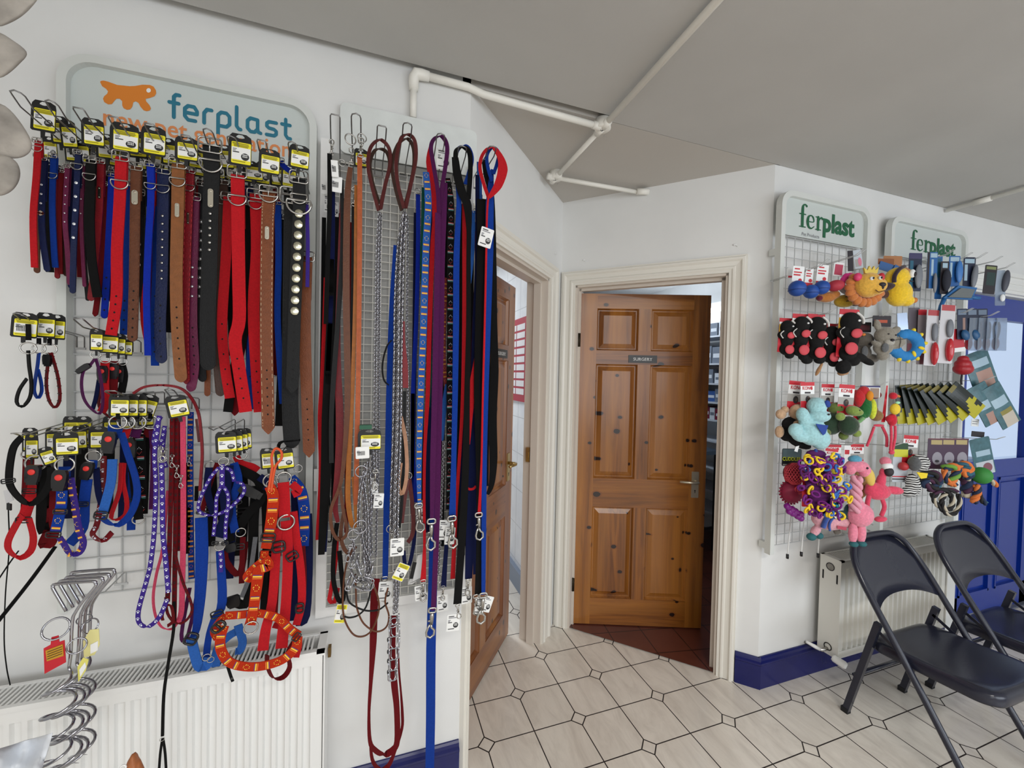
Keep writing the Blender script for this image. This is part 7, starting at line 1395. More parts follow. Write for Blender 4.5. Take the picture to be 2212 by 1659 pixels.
t, f = plush('bubble_toy', 'glossy purple bubble grape toy at the lower left of the tangle', 'dog toy', 1714, 1106, .2, mat('violet_vinyl', (128, 24, 132), .25), [(a*9-14+b_*3, -b_*10+a*-5+12, (a+b_) % 2*3, 7, 7, 7) for a in range(4) for b_ in range(2)], voxel=.8)
plush('squeaky_egg', 'metallic teal egg toy with white tag on the tangle', 'dog toy', 1799, 1093, .3, mat('teal_foil', (14, 120, 142), .2, .7), [(0, 0, 0, 12, 13, 10)], [('tag', KW, [('poly', [(-8, -16), (2, -8), (10, -16), (-2, -24)], .001, 12)])])
pf = fur('candy_pink', (240, 140, 164), 90); tl = mat('teal_felt', (44, 104, 110), .8); pf2 = fur('pale_pink', (226, 164, 176), 120)
t, f = plush('plush_llama', 'pink plush bird with braided rope neck and teal feet, lowest of the toys', 'plush toy', 1855, 1090, .28, pf, [(4, -22, 0, 26, 26, 20), (-4, -4, 0, 16, 18, 14)],
 [('head', pf, [(-6, 84, 0, 24, 13, 14, -6), (-22, 78, 0, 12, 14, 11), (8, 74, 2, 12, 14, 11)]), ('leg', pf, [(-10, -62, 0, 9, 24, 8)]), ('leg', pf, [(8, -62, 0, 9, 24, 8)]), ('foot', tl, [(-10, -85, 3, 9, 6, 8)]), ('foot', tl, [(8, -84, 3, 9, 6, 8)]), ('beak', mat('straw_felt', (222, 190, 96), .8), [(16, 62, 6, 10, 20, 7, 14)]), ('tuft', fur('aqua', (90, 160, 190), 80), [(-12, 98, 0, 14, 9, 9)]), ('eye', KD, [(4, 82, 13, 2.4, 2.4, 2)]),
  ('rope_neck', mat('pink_rope', (228, 160, 178), .8, bump=.6, bscale=200), [('tube', [(-14+7*math.sin(j*.9+ph), 62-j*6.2, 8+6*math.cos(j*.9+ph)) for j in range(13)], 5.2) for ph in (0, 2.1, 4.2)])])
t, f = plush('plush_pony', 'pale pink pony plush lying sideways behind the rope ring toy', 'plush toy', 1795, 1128, .22, pf2, [(0, 0, 0, 36, 17, 13), (-26, 8, 0, 16, 16, 11), (26, 2, 0, 20, 15, 12), (-34, -18, 2, 9, 14, 8, -35)], [('hoof', tl, [(-44, -31, 4, 10, 8, 8)]), ('hoof', tl, [(-24, -30, 0, 8, 7, 7)]), ('wing', fur('deep_teal', (32, 74, 80), 100), [(36, 22, 8, 14, 22, 8, 20), (20, 18, 6, 14, 10, 6)]), ('mane', fur('cobalt', (60, 90, 170), 70), [('tube', [(-10, 22, 10), (-22, 8, 13), (-26, -8, 12)], 5), ('tube', [(-2, 18, 12), (-14, 2, 14), (-12, -14, 13)], 2.4)]), ('name_patch', mat('patch_rose', (180, 70, 90), .7), [('poly', [(2, -2), (22, -5), (22, -12), (3, -9)], .001, 14)]), ('ear', fur('ash', (98, 92, 84), 160), [(14, -20, 0, 8, 7, 5)])])
t, f = plush('plush_eagle', 'tan eagle plush with yellow beak behind the rope neck', 'plush toy', 1865, 1050, .22, fur('tan_eagle', (190, 148, 96)), [(-4, 0, 0, 14, 26, 10), (-6, 24, 0, 12, 10, 9), (-10, -24, 0, 9, 14, 7)], [('brow', fur('umber', (110, 76, 46)), [(-12, 18, 8, 9, 8, 5)]), ('beak', KD, [(14, 10, 6, 8, 9, 5, 20)])])
t, f = plush('plush_tube', 'yellow black tipped toy tube hanging at the centre of the lower row', 'plush toy', 1803, 1012, .2, mat('lemon_vinyl', (222, 206, 60), .5), [(0, 2, 0, 7, 12, 7), (2, -6, 0, 8, 8, 7)], [('tip', KD, [(2, -16, 0, 7, 8, 7)]), ('neck', mat('taupe_vinyl', (150, 110, 110), .6), [(-1, 20, 0, 8, 14, 6)])])
t = thing('product_card', 'white printed card with blue picture above the pink bird', 'product card', A(1848, 988, .17), 'toy cards on the plush rack'); f = TF(1848, 988, .17); kong(t, f, 2, 4, 30, 50, 0, 0)
t = thing('product_card', 'grey printed card left of the blue tufted bird', 'product card', A(1800, 985, .14), 'toy cards on the plush rack'); f = TF(1800, 985, .14); kong(t, f, -2, 2, 36, 46, 0, 0); pcard(t, f, 28, 0, 14, 48, KW, 0, [(.6, .8, KR, .1, .8)], dz=2)
rs = fur('flamingo', (228, 74, 104), 130)
t, f = plush('plush_flamingo', 'coral flamingo plush with white and black beak and outstretched wing', 'plush toy', 1900, 1062, .28, rs, [(-4, 0, 0, 27, 18, 14), (2, 22, 0, 9, 18, 8, -8), (6, 40, 0, 7, 12, 7), (30, 4, 2, 20, 9, 8, -6), (-14, 8, 0, 16, 12, 10)],
 [('head', fur('blush', (232, 130, 150)), [(10, 66, 0, 11, 10, 9)]), ('beak_white', KW, [(11, 56, 4, 11, 9, 8)]), ('beak_tip', KD, [(11, 45, 8, 9, 10, 7)]), ('leg', rs, [('tube', [(4, -14, 2), (8, -32, 4), (4, -52, 2)], 4.2)]), ('leg', rs, [('tube', [(-24, -8, 2), (-28, -26, 3), (-26, -38, 2)], 4.6), ('tube', [(-26, -38, 2), (-22, -50, 2), (-16, -62, 0)], 2)]), ('foot', rs, [(0, -58, 5, 13, 6, 8, 10)])])
zb_ = bpy.data.materials.new('zebra_plush'); zb_.use_nodes = True; nt = zb_.node_tree; b = nt.nodes['Principled BSDF']; g = G(nt); tc = nt.nodes.new('ShaderNodeTexCoord').outputs['Object']
wv = nt.nodes.new('ShaderNodeTexWave'); wv.bands_direction = 'Z'; wv.inputs['Scale'].default_value = 28; wv.inputs['Distortion'].default_value = 5; wv.inputs['Detail'].default_value = 1; nt.links.new(tc, wv.inputs['Vector'])
nt.links.new(g.mix(g.m('GREATER_THAN', wv.outputs['Fac'], .5), (40, 38, 40), (228, 228, 226)), b.inputs['Base Color']); b.inputs['Roughness'].default_value = .9
t, f = plush('plush_zebra', 'black and white striped zebra bone plush with yellow patch', 'plush toy', 1977, 1025, .22, zb_, [(8, 26, 0, 20, 18, 14), (-4, -22, 0, 14, 24, 11, 14), (-12, -38, 0, 15, 12, 10)], [('patch', yf_, [('poly', [(-10, 8), (14, 6), (12, -4), (0, -6)], .002, 12)]), ('muzzle', fur('slate', (96, 98, 100)), [(-6, 24, 3, 11, 16, 12)])])
kong(t, f, -2, 52, 32, 62, -3, -12)
t = thing('product_card', 'green and yellow header card with a red ball in a clear pack', 'product card', A(1945, 1000, .18)); f = TF(1945, 1000, .18)
pcard(t, f, 0, 28, 30, 30, mat('print_forest', (30, 66, 34), .5), 0, [(0, .55, mat('print_lime_yellow', (206, 206, 50), .5))]); pcard(t, f, 0, -14, 32, 56, mat('clear_card', (196, 204, 212), .2), 0, [(.1, .14, KD), (.2, .24, KR)], dz=-1)
mb = MB(); mb.ell(f(2, -6, 5), 9*f.s); mb.build('red_ball', mat('red_rubber', (190, 54, 58), .5), t)
# ------------------------------------------------------------------ far rack: grooming packs, treats, rope toys
def pack(label, x, y, d, w, h, m, bands=(), roll=0, extra=None, name='grooming_pack', cat='pet product', group=None, blobs=(), text=None, tm=None):
    f = TF(x, y, d); t = thing(name, label, cat, f.P, group); pcard(t, f, 0, 0, w, h, m, roll, bands, name='backing_card', blobs=blobs, text=text, tm=tm)
    for nm, mm, bl in (extra or ()):
        mb = MB()
        for b_ in bl:
            if b_[0] == 'tube': mb.tube([f(*q) for q in smooth_path(b_[1], 4)], b_[2]*f.s, 8)
            else:
                rot = math.radians(b_[6]) if len(b_) > 6 else 0; R = (CR*math.cos(rot)+CU*math.sin(rot), CN, CU*math.cos(rot)-CR*math.sin(rot)); mb.ell(f(*b_[:3]), (b_[3]*f.s, b_[5]*f.s, b_[4]*f.s), R, 14, 8)
        mb.build(nm, mm, t)
    return t
PT, PN, PB2, PL2 = mat('pack_teal', (30, 92, 118), .4), mat('pack_navy', (26, 34, 60), .4), mat('pack_blue', (38, 96, 160), .4), mat('pack_pale', (164, 190, 206), .35)
GG = 'grooming tool packs on the far rack'; gy = mat('grey_handle', (120, 124, 132), .4)
pack('dark teal comb pack with grey handle, first on the top hooks of the far rack', 1976, 588, .2, 28, 82, PN, [(.85, 1, mat('pack_violet', (62, 58, 96), .4)), (.05, .8, PT, .1, .35)], 0, [('comb', gy, [(4, -10, 5, 8, 26, 4)])], group=GG)
pack('narrow black and blue comb pack crossing the letter p of the green sign', 2013, 584, .22, 22, 78, PB2, [(0, 1, KD, 0, .22), (.85, .97, PL2, .3, .95), (.35, .8, PL2, .4, .62)], 0, [('comb', gy, [(4, -28, 4, 4, 22, 3)])], group=GG)
pack('tall pale blue comb pack second on the top hooks', 2027, 600, .19, 14, 92, PB2, [(.5, .95, PT, .2, .8)], group=GG)
pack('black bristle brush pack in the middle of the top hooks', 2040, 600, .21, 18, 70, KD, [(.8, .95, PL2, .2, .8)], 0, [('bristle_head', mat('dark_bristle', (40, 42, 54), .8), [(0, -6, 5, 8, 24, 6)])], group=GG)
pack('blue and white comb pack above the slicker brush', 2061, 586, .22, 24, 66, PB2, [(.82, .96, PL2, .1, .9), (.3, .78, PL2, .1, .3)], group=GG, extra=[('comb', mat('blue_comb', (60, 120, 190), .4), [(6, -2, 5, 7, 24, 4)])])
pack('navy comb pack right of the slicker brush', 2093, 592, .22, 26, 72, PN, [(.82, .95, PL2, .1, .9), (.3, .78, PL2, .1, .35)], 0, [('comb', gy, [(7, -6, 5, 6, 26, 4, -6)])], group=GG)
t = thing('slicker_brush', 'large blue slicker brush with a flat grey pin pad', 'pet brush', A(2070, 632, .24), GG); f = TF(2070, 632, .24)
mb = MB(); mb.prism([(-38, -14), (-6, 14), (34, 10), (24, -16)], 6*f.s, lambda u, v, w=0: f(u, v, 0)+CN*w); mb.build('head', mat('brush_blue', (34, 100, 160), .4), t)
mb = MB(); mb.prism([(-30, -12), (-4, 8), (26, 5), (18, -13)], 3*f.s, lambda u, v, w=0: f(u, v, 6.5)+CN*w); mb.build('pin_pad', mat('pin_grey', (110, 116, 118), .7, bump=1, bscale=400), t)
mb = MB(); mb.tube([f(-30, -10, 2), f(-38, -30, 2), f(-42, -60, 0)], 4*f.s, 8); mb.tube([f(20, -10, 4), f(40, -12, 5)], 4*f.s, 8); mb.build('handle', mat('brush_blue', (34, 100, 160), .4), t)
pack('dark green and black brush pack standing out before the blue door rail', 2138, 604, .26, 26, 62, KD, [(.85, .95, mat('print_olive', (130, 140, 90), .5), .1, .9), (.3, .75, mat('print_deep_green', (28, 54, 52), .5), .2, .9)], -4, group=GG)
pack('grey handled metal comb in a clear pack furthest right on the top hooks', 2160, 622, .27, 22, 76, mat('clear_pack_plastic', (190, 204, 222), .1, trans=.7), [], 2, [('handle', mat('charcoal_handle', (70, 72, 84), .5), [(6, 14, 5, 7, 24, 5, -8)]), ('comb_teeth', KW, [(2, -22, 4, 5, 8, 3)])], group=GG)
GR2 = 'nail and coat tools on the second row of the far rack'
rh = mat('red_handle', (196, 30, 44), .25, coat=.4)
pack('crumpled silver blue foil packet at the left of the second row', 1950, 702, .17, 22, 52, mat('silver_foil', (190, 206, 232), .2, .5), [], 6, group=GR2)
pack('dark grey card behind the first red handled tool', 1972, 720, .16, 24, 110, mat('pack_taupe', (92, 84, 92), .5), [(0, .3, mat('pack_wine', (110, 50, 62), .5))], group=GR2)
pack('slim brownish tool card left of the two big white ones', 1990, 728, .18, 18, 118, mat('pack_mauve', (150, 140, 144), .4), [(.9, 1, KR), (0, .3, mat('pack_wine', (110, 50, 62), .5), .4, 1)], group=GR2)
for (x, y, w, h, dd, lab) in ((2012, 730, 26, 120, .22, 'white coat rake pack with red handle, left of the two tall ones'), (2044, 722, 32, 126, .25, 'tallest white coat rake pack with a glossy red handle')):
    pack(lab, x, y, dd, w, h, mat('pack_white', (206, 204, 208), .3), [(.9, 1, mat('pack_brick', (176, 66, 70), .4), .05, .95)], -2, [('rake_head', gy, [(w*.12, 12, 4, w*.22, 20, 4)]), ('red_handle', rh, [(w*.12, -34, 5, w*.23, 25, 7)])], group=GR2)
pack('red and white triangular pack behind the tallest rake pack', 2070, 735, .21, 24, 50, mat('pack_scarlet', (188, 40, 54), .4), [(0, .18, KW)], 8, group=GR2)
for k, (x, lab) in enumerate(((2078, 'dark clipper pack, left of three beside the tall rake pack'), (2100, 'dark clipper pack, middle of three'), (2122, 'dark clipper pack, right of three, with beige stripe'))):
    pack(lab, x, 700, .22+.01*k, 22, 66, PN, [(.8, .96, mat('pack_steel', (110, 126, 146), .4), .1, .9), (.2, .7, mat('pack_tan', (150, 120, 110), .5), .55+.1*(k == 2), .8)], 3, [('blue_grip', mat('teal_grip', (30, 84, 130), .4), [(4, -24, 4, 8, 12, 5, 20)])], group=GR2)
for k, (x, lab) in enumerate(((2092, 'red scoop in clear pack, first of four in a row'), (2112, 'red scoop in clear pack, second of four in a row'), (2130, 'red scoop in clear pack, third of four in a row'), (2150, 'red scoop in clear pack, fourth and nearest the glass'))):
    t, f = plush('nail_tool', lab, 'pet product', x, 742, .22+.02*k, rh, [(0, 0, 0, 6, 14, 6)], [('prong', mat('maroon_metal', (120, 40, 48), .4), [('tube', [(-3, 12, 0), (-5, 34, 0), (-2, 46, 0)], 2.2), ('tube', [(4, 12, 0), (7, 34, 0), (4, 46, 0)], 2.2)]), ('clear_pack', mat('clear_pack_plastic', (190, 204, 222), .1, trans=.7), [('poly', [(-10, -16), (14, -16), (13, 54), (-9, 54)], .001, 8)])], 'red scoops on the far rack')
t, f = plush('snowman_toy', 'dark red rubber cone toy hanging before the teal bag', 'dog toy', 2081, 789, .23, mat('dark_red_rubber', (168, 26, 38), .4), [(0, -8, 0, 18, 13, 15), (-1, 3, 0, 15, 10, 13), (-1, 13, 0, 10, 8, 9)], [('cord', KD, [('tube', [(-2, -18, 0), (-3, -34, 0), (-2, -42, 0)], 2)])])
tealb = mat('treat_bag_teal', (70, 112, 122), .35, noise=.5, nscale=40); GT2 = 'teal treat bags on the far rack'
def bag(label, x, y, d, w, h, m, roll, bands, group, text=None, tm=None, blobs=()):
    f0 = TF(x, y, d); c_, s_ = math.cos(math.radians(roll)), math.sin(math.radians(roll)); t = thing('treat_bag', label, 'treat bag', f0.P, group)
    g_ = lambda a, b_, q=0: f0(a*c_-b_*s_, a*s_+b_*c_, q); ms = [m]; mb = MB(); n = 8; k = 10; vs = []; bulge = lambda u, v: 3*math.sin(PI*min(1, max(0, u)))*math.sin(PI*min(1, max(0, v)))**.6
    for side in (1, -1):
        for i in range(n+1):
            for j in range(k+1): vs.append(g_(-w/2+w*i/n, -h/2+h*j/k, side*(bulge(i/n, j/k)+.6)))
    N = (n+1)*(k+1); fs = []; mis = []
    for i in range(n):
        for j in range(k):
            a = i*(k+1)+j; mi = 0; cu, cv = (i+.5)/n, (j+.5)/k
            for b_ in bands:
                if b_[0] <= cv <= b_[1] and (len(b_) < 4 or b_[3] <= cu <= b_[4]):
                    if b_[2] not in ms: ms.append(b_[2])
                    mi = ms.index(b_[2])
            mb.add([vs[a], vs[a+k+1], vs[a+k+2], vs[a+1]], [(0, 1, 2, 3)], mi, True); a += N; mb.add([vs[a], vs[a+1], vs[a+k+2], vs[a+k+1]], [(0, 1, 2, 3)], mi, True)
    o = mb.build('pouch', ms, t)
    if text:
        tx, tv, th_, tw = text; text_mesh('lettering', tx, lambda a, b_, q=0: g_(a/f0.s, tv+b_/f0.s, 4.4)+CN*q, th_*f0.s, tm or KW, o, width=tw*f0.s, th=.0002)
    return t
lg = mat('print_bag_pink', (172, 136, 124), .4)
bag('upper teal treat bag with brown picture behind the red cone toy', 2118, 800, .2, 56, 84, tealb, 22, [(.05, .5, lg, .3, .9), (.6, .75, PL2, .2, .9)], GT2)
grn = mat('treat_bag_green', (16, 26, 20), .35, noise=.3, nscale=60); yel = mat('treat_bag_yellow', (180, 172, 30), .4)
for k in range(8):
    x = 1954+k*17+(k > 4)*(k-4)*4; bag(['first', 'second', 'third', 'fourth', 'fifth', 'sixth', 'seventh', 'eighth and foremost'][k]+' green and yellow treat bag counted from the left of the fanned row', x, 873-(k > 4)*3*(k-4), .10+.024*k, 36, 84, grn, 6+6.5*k, [(0, .1, yel), (.1, .2, yel, 0, .75), (.2, .3, yel, .12, .62), (.3, .4, yel, .25, .95), (.4, .5, yel, .38, .75), (.88, .96, mat('bag_gold', (120, 110, 50), .5), .2, .8)], 'green and yellow treat bags fanned on the far rack')
bag('left teal treat bag with white script beside the green and yellow row', 2128, 873, .23, 44, 92, tealb, 30, [(.0, .3, lg, .2, .9), (.42, .56, PL2, .1, .9)], GT2)
bag('rightmost teal treat bag overlapping the glass of the blue door', 2162, 876, .26, 44, 98, tealb, 32, [(.0, .3, mat('bag_cream', (196, 186, 172), .4), .2, .9), (.3, .42, mat('bag_mustard', (140, 130, 60), .4), .3, .9), (.55, .68, PL2, .1, .9)], GT2)
pack('small white price slip below the teal treat bags', 2106, 913, .2, 16, 16, KW, [(.3, .4, inkg, .1, .8), (.6, .7, inkg, .1, .8)], -4, name='price_slip', cat='tag')
pur = mat('pack_purple', (66, 40, 66), .4)
for k, (x, lab) in enumerate(((2020, 'purple treat pack with dog picture, left of three'), (2046, 'purple treat pack with dog picture, middle of three'), (2074, 'purple treat pack with dog picture, right of three'))):
    pack(lab, x, 980, .18+.02*k, 34, 66, pur, [(.8, .95, mat('print_straw', (178, 160, 110), .5), .2, .9), (.97, 1, mat('pack_wine', (110, 50, 62), .5))], 0, group='purple treat packs on the far rack', name='treat_pack', blobs=[(4, -10, 11, 14, mat('print_fur_grey', (150, 146, 156), .5)), (4, -16, 5, 3, KD)])
pack('clear teal pack with rosy chew at the right end of the lowest row', 2122, 985, .24, 44, 80, tealb, [(.5, .65, PL2, .2, .9), (0, .35, mat('clear_card', (196, 204, 212), .2), .1, .95)], 14, name='treat_pack', blobs=[(6, -26, 10, 10, mat('print_rosewood', (130, 80, 90), .5))])
pack('black folded bag top above the lowest row at the right', 2112, 938, .22, 28, 12, KD, [], -4, name='treat_pack')
# rope toys
RC = [mat('rope_orange', (226, 124, 60), .8, bump=.6, bscale=200), mat('rope_navy', (34, 50, 80), .8, bump=.6, bscale=200), mat('rope_green', (120, 170, 70), .8, bump=.6, bscale=200), mat('rope_plum', (74, 38, 66), .8), mat('rope_teal', (50, 100, 120), .8), mat('rope_dark', (36, 34, 36), .8, noise=.4, nscale=150), mat('rope_cream', (200, 190, 170), .8)]
def rope(t, f, pts, r, cs, tw=.5):
    P = [Vector(q) for q in [f(*p) for p in smooth_path(pts, 6)]]; n = len(P)
    for k, c in enumerate(cs):
        Q = []
        for i, p in enumerate(P):
            tg = (P[min(i+1, n-1)]-P[max(i-1, 0)]).normalized(); a = tg.cross(CN); a = a.normalized() if a.length > .1 else CU; b2 = tg.cross(a); an = i*tw+2*PI*k/len(cs); Q.append(p+(a*math.cos(an)+b2*math.sin(an))*r*.55*f.s)
        mb = MB(); mb.tube(Q, r*.62*f.s, 6); mb.build('strand', c, t)
def rope_toy(label, x, y, d, pieces, ball=None):
    f = TF(x, y, d); t = thing('rope_toy', label, 'rope toy', f.P, 'rope toys on the far rack')
    for pts, r, cs in pieces: rope(t, f, pts, r, cs)
    if ball: mb = MB(); mb.ell(f(*ball[:3]), (ball[3]*f.s, ball[3]*f.s, ball[4]*f.s)); mb.build('ball', ball[5], t)
    return t
O, N_, G_, P__, T_, D_, C_ = RC
rope_toy('dark plum and brown tangled rope toy next to the zebra plush', 2005, 1038, .2, [([(-14, 12, 0), (8, 16, 6), (18, 0, 4), (2, -14, 8), (-16, -4, 6), (-10, 8, 8)], 7, (P__, D_, N_)), ([(-20, -6, 0), (-4, 4, 8), (14, -8, 6), (-2, -20, 4)], 6, (D_, P__, T_))])
rope_toy('orange and green knotted rope toy at the centre of the lowest row', 2048, 1018, .23, [([(-10, 6, 0), (4, 12, 6), (14, 4, 4), (6, -10, 8), (-4, -26, 4)], 7, (O, G_, N_)), ([(-12, 4, 4), (-12, -14, 6), (2, -26, 6), (14, -28, 2)], 5, (O, N_, O))])
rope_toy('orange and blue rope knot right of the centre one', 2078, 1015, .24, [([(-12, 8, 0), (0, 14, 6), (10, 4, 6), (2, -8, 8), (-8, 0, 6), (4, 6, 10)], 6.5, (O, T_, O)), ([(6, 0, 2), (16, -6, 4), (10, -20, 0)], 6, (N_, T_, C_))])
rope_toy('plum and cream rope end hanging before the blue door edge', 2085, 1042, .22, [([(-4, 12, 0), (0, -2, 4), (2, -20, 0)], 9, (P__, N_, P__)), ([(2, -14, 0), (3, -24, 0), (2, -30, 0)], 7, (C_, C_, C_))])
rope_toy('green ball threaded on an orange and navy rope', 2113, 1040, .26, [([(-4, -8, 0), (-2, -20, 2), (-4, -34, 0), (-8, -46, 0)], 6, (O, N_, O)), ([(0, -20, 0), (6, -36, 0), (18, -48, 0)], 5, (N_, D_, T_)), ([(16, 8, 0), (30, 0, 0), (40, -8, 0)], 5, (O, C_, N_))], (2, 14, 4, 17, 18, mat('green_ball', (56, 140, 60), .6)))
rope_toy('camouflage rope rings linked in a double loop, lowest rope toy', 2043, 1080, .24, [([(-30, 14, 0), (-26, -4, 2), (-12, -18, 2), (2, -30, 2), (18, -28, 2), (28, -8, 2), (26, 14, 0)], 4, (D_, C_, D_)), ([(-4, 14, 2), (-12, 2, 3), (-10, -14, 4), (2, -20, 4), (10, -8, 4), (8, 10, 3), (-2, 16, 3)], 4.5, (D_, D_, C_)), ([(-28, 6, 0), (-18, 20, 2), (0, 22, 3), (20, 20, 2)], 5, (D_, P__, D_))])
# ------------------------------------------------------------------ right radiator with valve
rad = radiator('cream panel radiator under the toy racks on the right wall', 2.163, 3.035, .132, .034, .145, .632, .0375)
mb = MB(); mb.lathe([(.017, 0), (.017, .002), (.013, .002), (.013, .001)], (2.1602, -.083, .585), (-1, 0, 0), 24); mb.build('round_vent', mat('vent_grey', (150, 146, 138), .5), rad)
mb = MB(); mb.torus((2.158, -.083, .585), .018, .0018, (-1, 0, 0), 24, 6); mb.build('vent_rim', KD, rad)
for (y, z) in ((-.05, .535), (-.115, .535)):
    mb = MB(); mb.bb((2.1585, y-.003, z-.022), (2.1605, y+.003, z+.022)); mb.build('slot', dark, rad)
vv = thing('radiator_valve', 'white radiator valve with lockshield cap at the lower left of the cream radiator', 'valve', (2.14, -.085, .15))
mb = MB(); mb.tube([(2.163, -.08, .172), (2.12, -.08, .172)], .009, 10); mb.tube([(2.125, -.085, .172), (2.12, -.05, .165), (2.118, -.004, .162)], .0075, 10); mb.build('pipe', nickel, vv)
mb = MB(); mb.lathe([(.012, -.03), (.017, -.022), (.018, .02), (.012, .03)], (2.15, -.145, .15), (.4, -1, -.3), 16); mb.build('valve_cap', trimw, vv)
mb = MB(); mb.lathe([(.008, 0), (.009, .03), (.006, .075)], (2.118, -.075, .172), (-.8, .3, .45), 12); mb.build('bleed_lever', trimw, vv)
mb = MB(); mb.torus((2.158, -.085, .185), .017, .0022, (-1, 0, 0), 20, 6); mb.build('seal', dark, vv)
# ------------------------------------------------------------------ folding chairs
chm = mat('navy_grey_enamel', (38, 40, 54), .22, bump=.08, bscale=120); chf = mat('chair_rubber', (28, 28, 30), .7)
def chair(label, X0, dy=0, w=.445):
    xL, xR = X0, X0+w; t = thing('folding_chair', label, 'chair', ((xL+xR)/2, -.45+dy, 0), 'dark metal folding chairs'); Y = lambda y: y+dy
    r = .0125
    # front frame: hoop of the back continuing down into the front legs
    top = [(-.205, .775)]; slope = (-.69+.245)/.70
    def at(z): return Y(-.245-(.70-z)*(.445/.70)) if z < .7 else Y(-.245+(z-.7)*.5)
    pts = [(xL-.0, at(.02), .012), (xL, at(.3), .3), (xL, at(.55), .55), (xL+.002, at(.63), .63), (xL+.014, at(.69), .69), (xL+.045, at(.745), .745), (xL+.1, at(.775), .775), (xL+.16, at(.783), .783)]
    pts = pts+[(xR+xL-p[0], p[1], p[2]) for p in pts[::-1]]
    mb = MB(); mb.tube([Vector(p[:3]) for p in smooth_path(pts, 5)], r, 12); mb.build('back_frame', chm, t)
    # back panel, curved top, scooped lower edge
    mb = MB(); n = 16; vs = []
    for i in range(n+1):
        u = i/n; x = xL+.008+(w-.016)*u; e = abs(2*u-1); zt = .78-.115*max(0, (e-.3)/.7)**2.4; zb2 = .53+.035*(1-e**2.6)
        for j in range(5):
            z = zb2+(zt-zb2)*j/4; vs.append((x, at(z)+.018*(1-(2*u-1)**2), z))
    fs = [(i*5+j, (i+1)*5+j, (i+1)*5+j+1, i*5+j+1) for i in range(n) for j in range(4)]; mb.add(vs, fs, 0, True)
    o = mb.build('backrest', chm, t); q = o.modifiers.new('s', 'SOLIDIFY'); q.thickness = .004
    # rear legs
    for sx in (xL+.018, xR-.018):
        mb = MB(); mb.box(((sx), Y(-.232-.058), .24), (.02, .024, .48), (Vector((1, 0, 0)), Vector((0, 1, .235)).normalized(), Vector((0, -.235, 1)).normalized())); mb.build('rear_leg', chm, t)
        mb = MB(); mb.box((sx, Y(-.234), .011), (.024, .028, .022)); mb.build('rubber_foot', chf, t)
        mb = MB(); mb.box((sx+(.008 if sx < X0+w/2 else -.008), Y(-.375), .415), (.004, .09, .012), (Vector((1, 0, 0)), Vector((0, 1, .6)).normalized(), Vector((0, -.6, 1)).normalized())); mb.build('side_link', chm, t)
    for sx in (xL, xR): mb = MB(); mb.tube([(sx, at(.0)-.0, .0), (sx, at(.035), .035)], .0155, 12); mb.build('rubber_foot', chf, t)
    mb = MB(); mb.tube([(xL+.018, Y(-.262), .19), (xR-.018, Y(-.262), .19)], .009, 10); mb.build('rear_stretcher', chm, t)
    # dished seat with turned down rim
    n, k = 20, 20; vs = []; yb2, yf2 = Y(-.30), Y(-.70); inn = .018
    for i in range(n+1):
        for j in range(k+1):
            u, v = i/n*2-1, j/k*2-1; m4 = max(abs(u), abs(v)); rr = .32
            hw = (w/2-inn)*(1 if v < .2 else 1-.02*(v-.2)); x = (xL+xR)/2+u*hw; y = (yb2+yf2)/2-v*(yb2-yf2)/2
            # round the corners
            cu, cv = abs(u), abs(v)
            if cu > 1-rr and cv > 1-rr:
                du_, dv_ = (cu-(1-rr))/rr, (cv-(1-rr))/rr; L = math.hypot(du_, dv_); mx_ = max(du_, dv_)
                if L > 0: sc_ = mx_/L; nu, nv = 1-rr+du_*sc_*rr, 1-rr+dv_*sc_*rr; x = (xL+xR)/2+math.copysign(nu, u)*hw; y = (yb2+yf2)/2-math.copysign(nv, v)*(yb2-yf2)/2
            z = .405+.012*v-.014*max(0, 1-(u*u+v*v*1.1))-(.006*(m4 > .96)); vs.append((x, y, z))
    fs = [(i*(k+1)+j, i*(k+1)+j+1, (i+1)*(k+1)+j+1, (i+1)*(k+1)+j) for i in range(n) for j in range(k)]
    edge = [i*(k+1) for i in range(n+1)]+[n*(k+1)+j for j in range(1, k+1)]+[i*(k+1)+k for i in range(n-1, -1, -1)]+[j for j in range(k-1, 0, -1)]
    b0 = len(vs); vs += [(vs[e][0], vs[e][1], vs[e][2]-.042) for e in edge]; m_ = len(edge)
    fs += [(edge[i], edge[(i+1) % m_], b0+(i+1) % m_, b0+i) for i in range(m_)]
    mb = MB(); mb.add(vs, fs, 0, True); o = mb.build('seat', chm, t); q = o.modifiers.new('s', 'SOLIDIFY'); q.thickness = .003; q = o.modifiers.new('b', 'SUBSURF'); q.levels = 1; q.render_levels = 1
    return t
chair('dark metal folding chair in front of the cream radiator', 2.04)
chair('dark metal folding chair at the right edge before the blue door', 2.615, -.025)
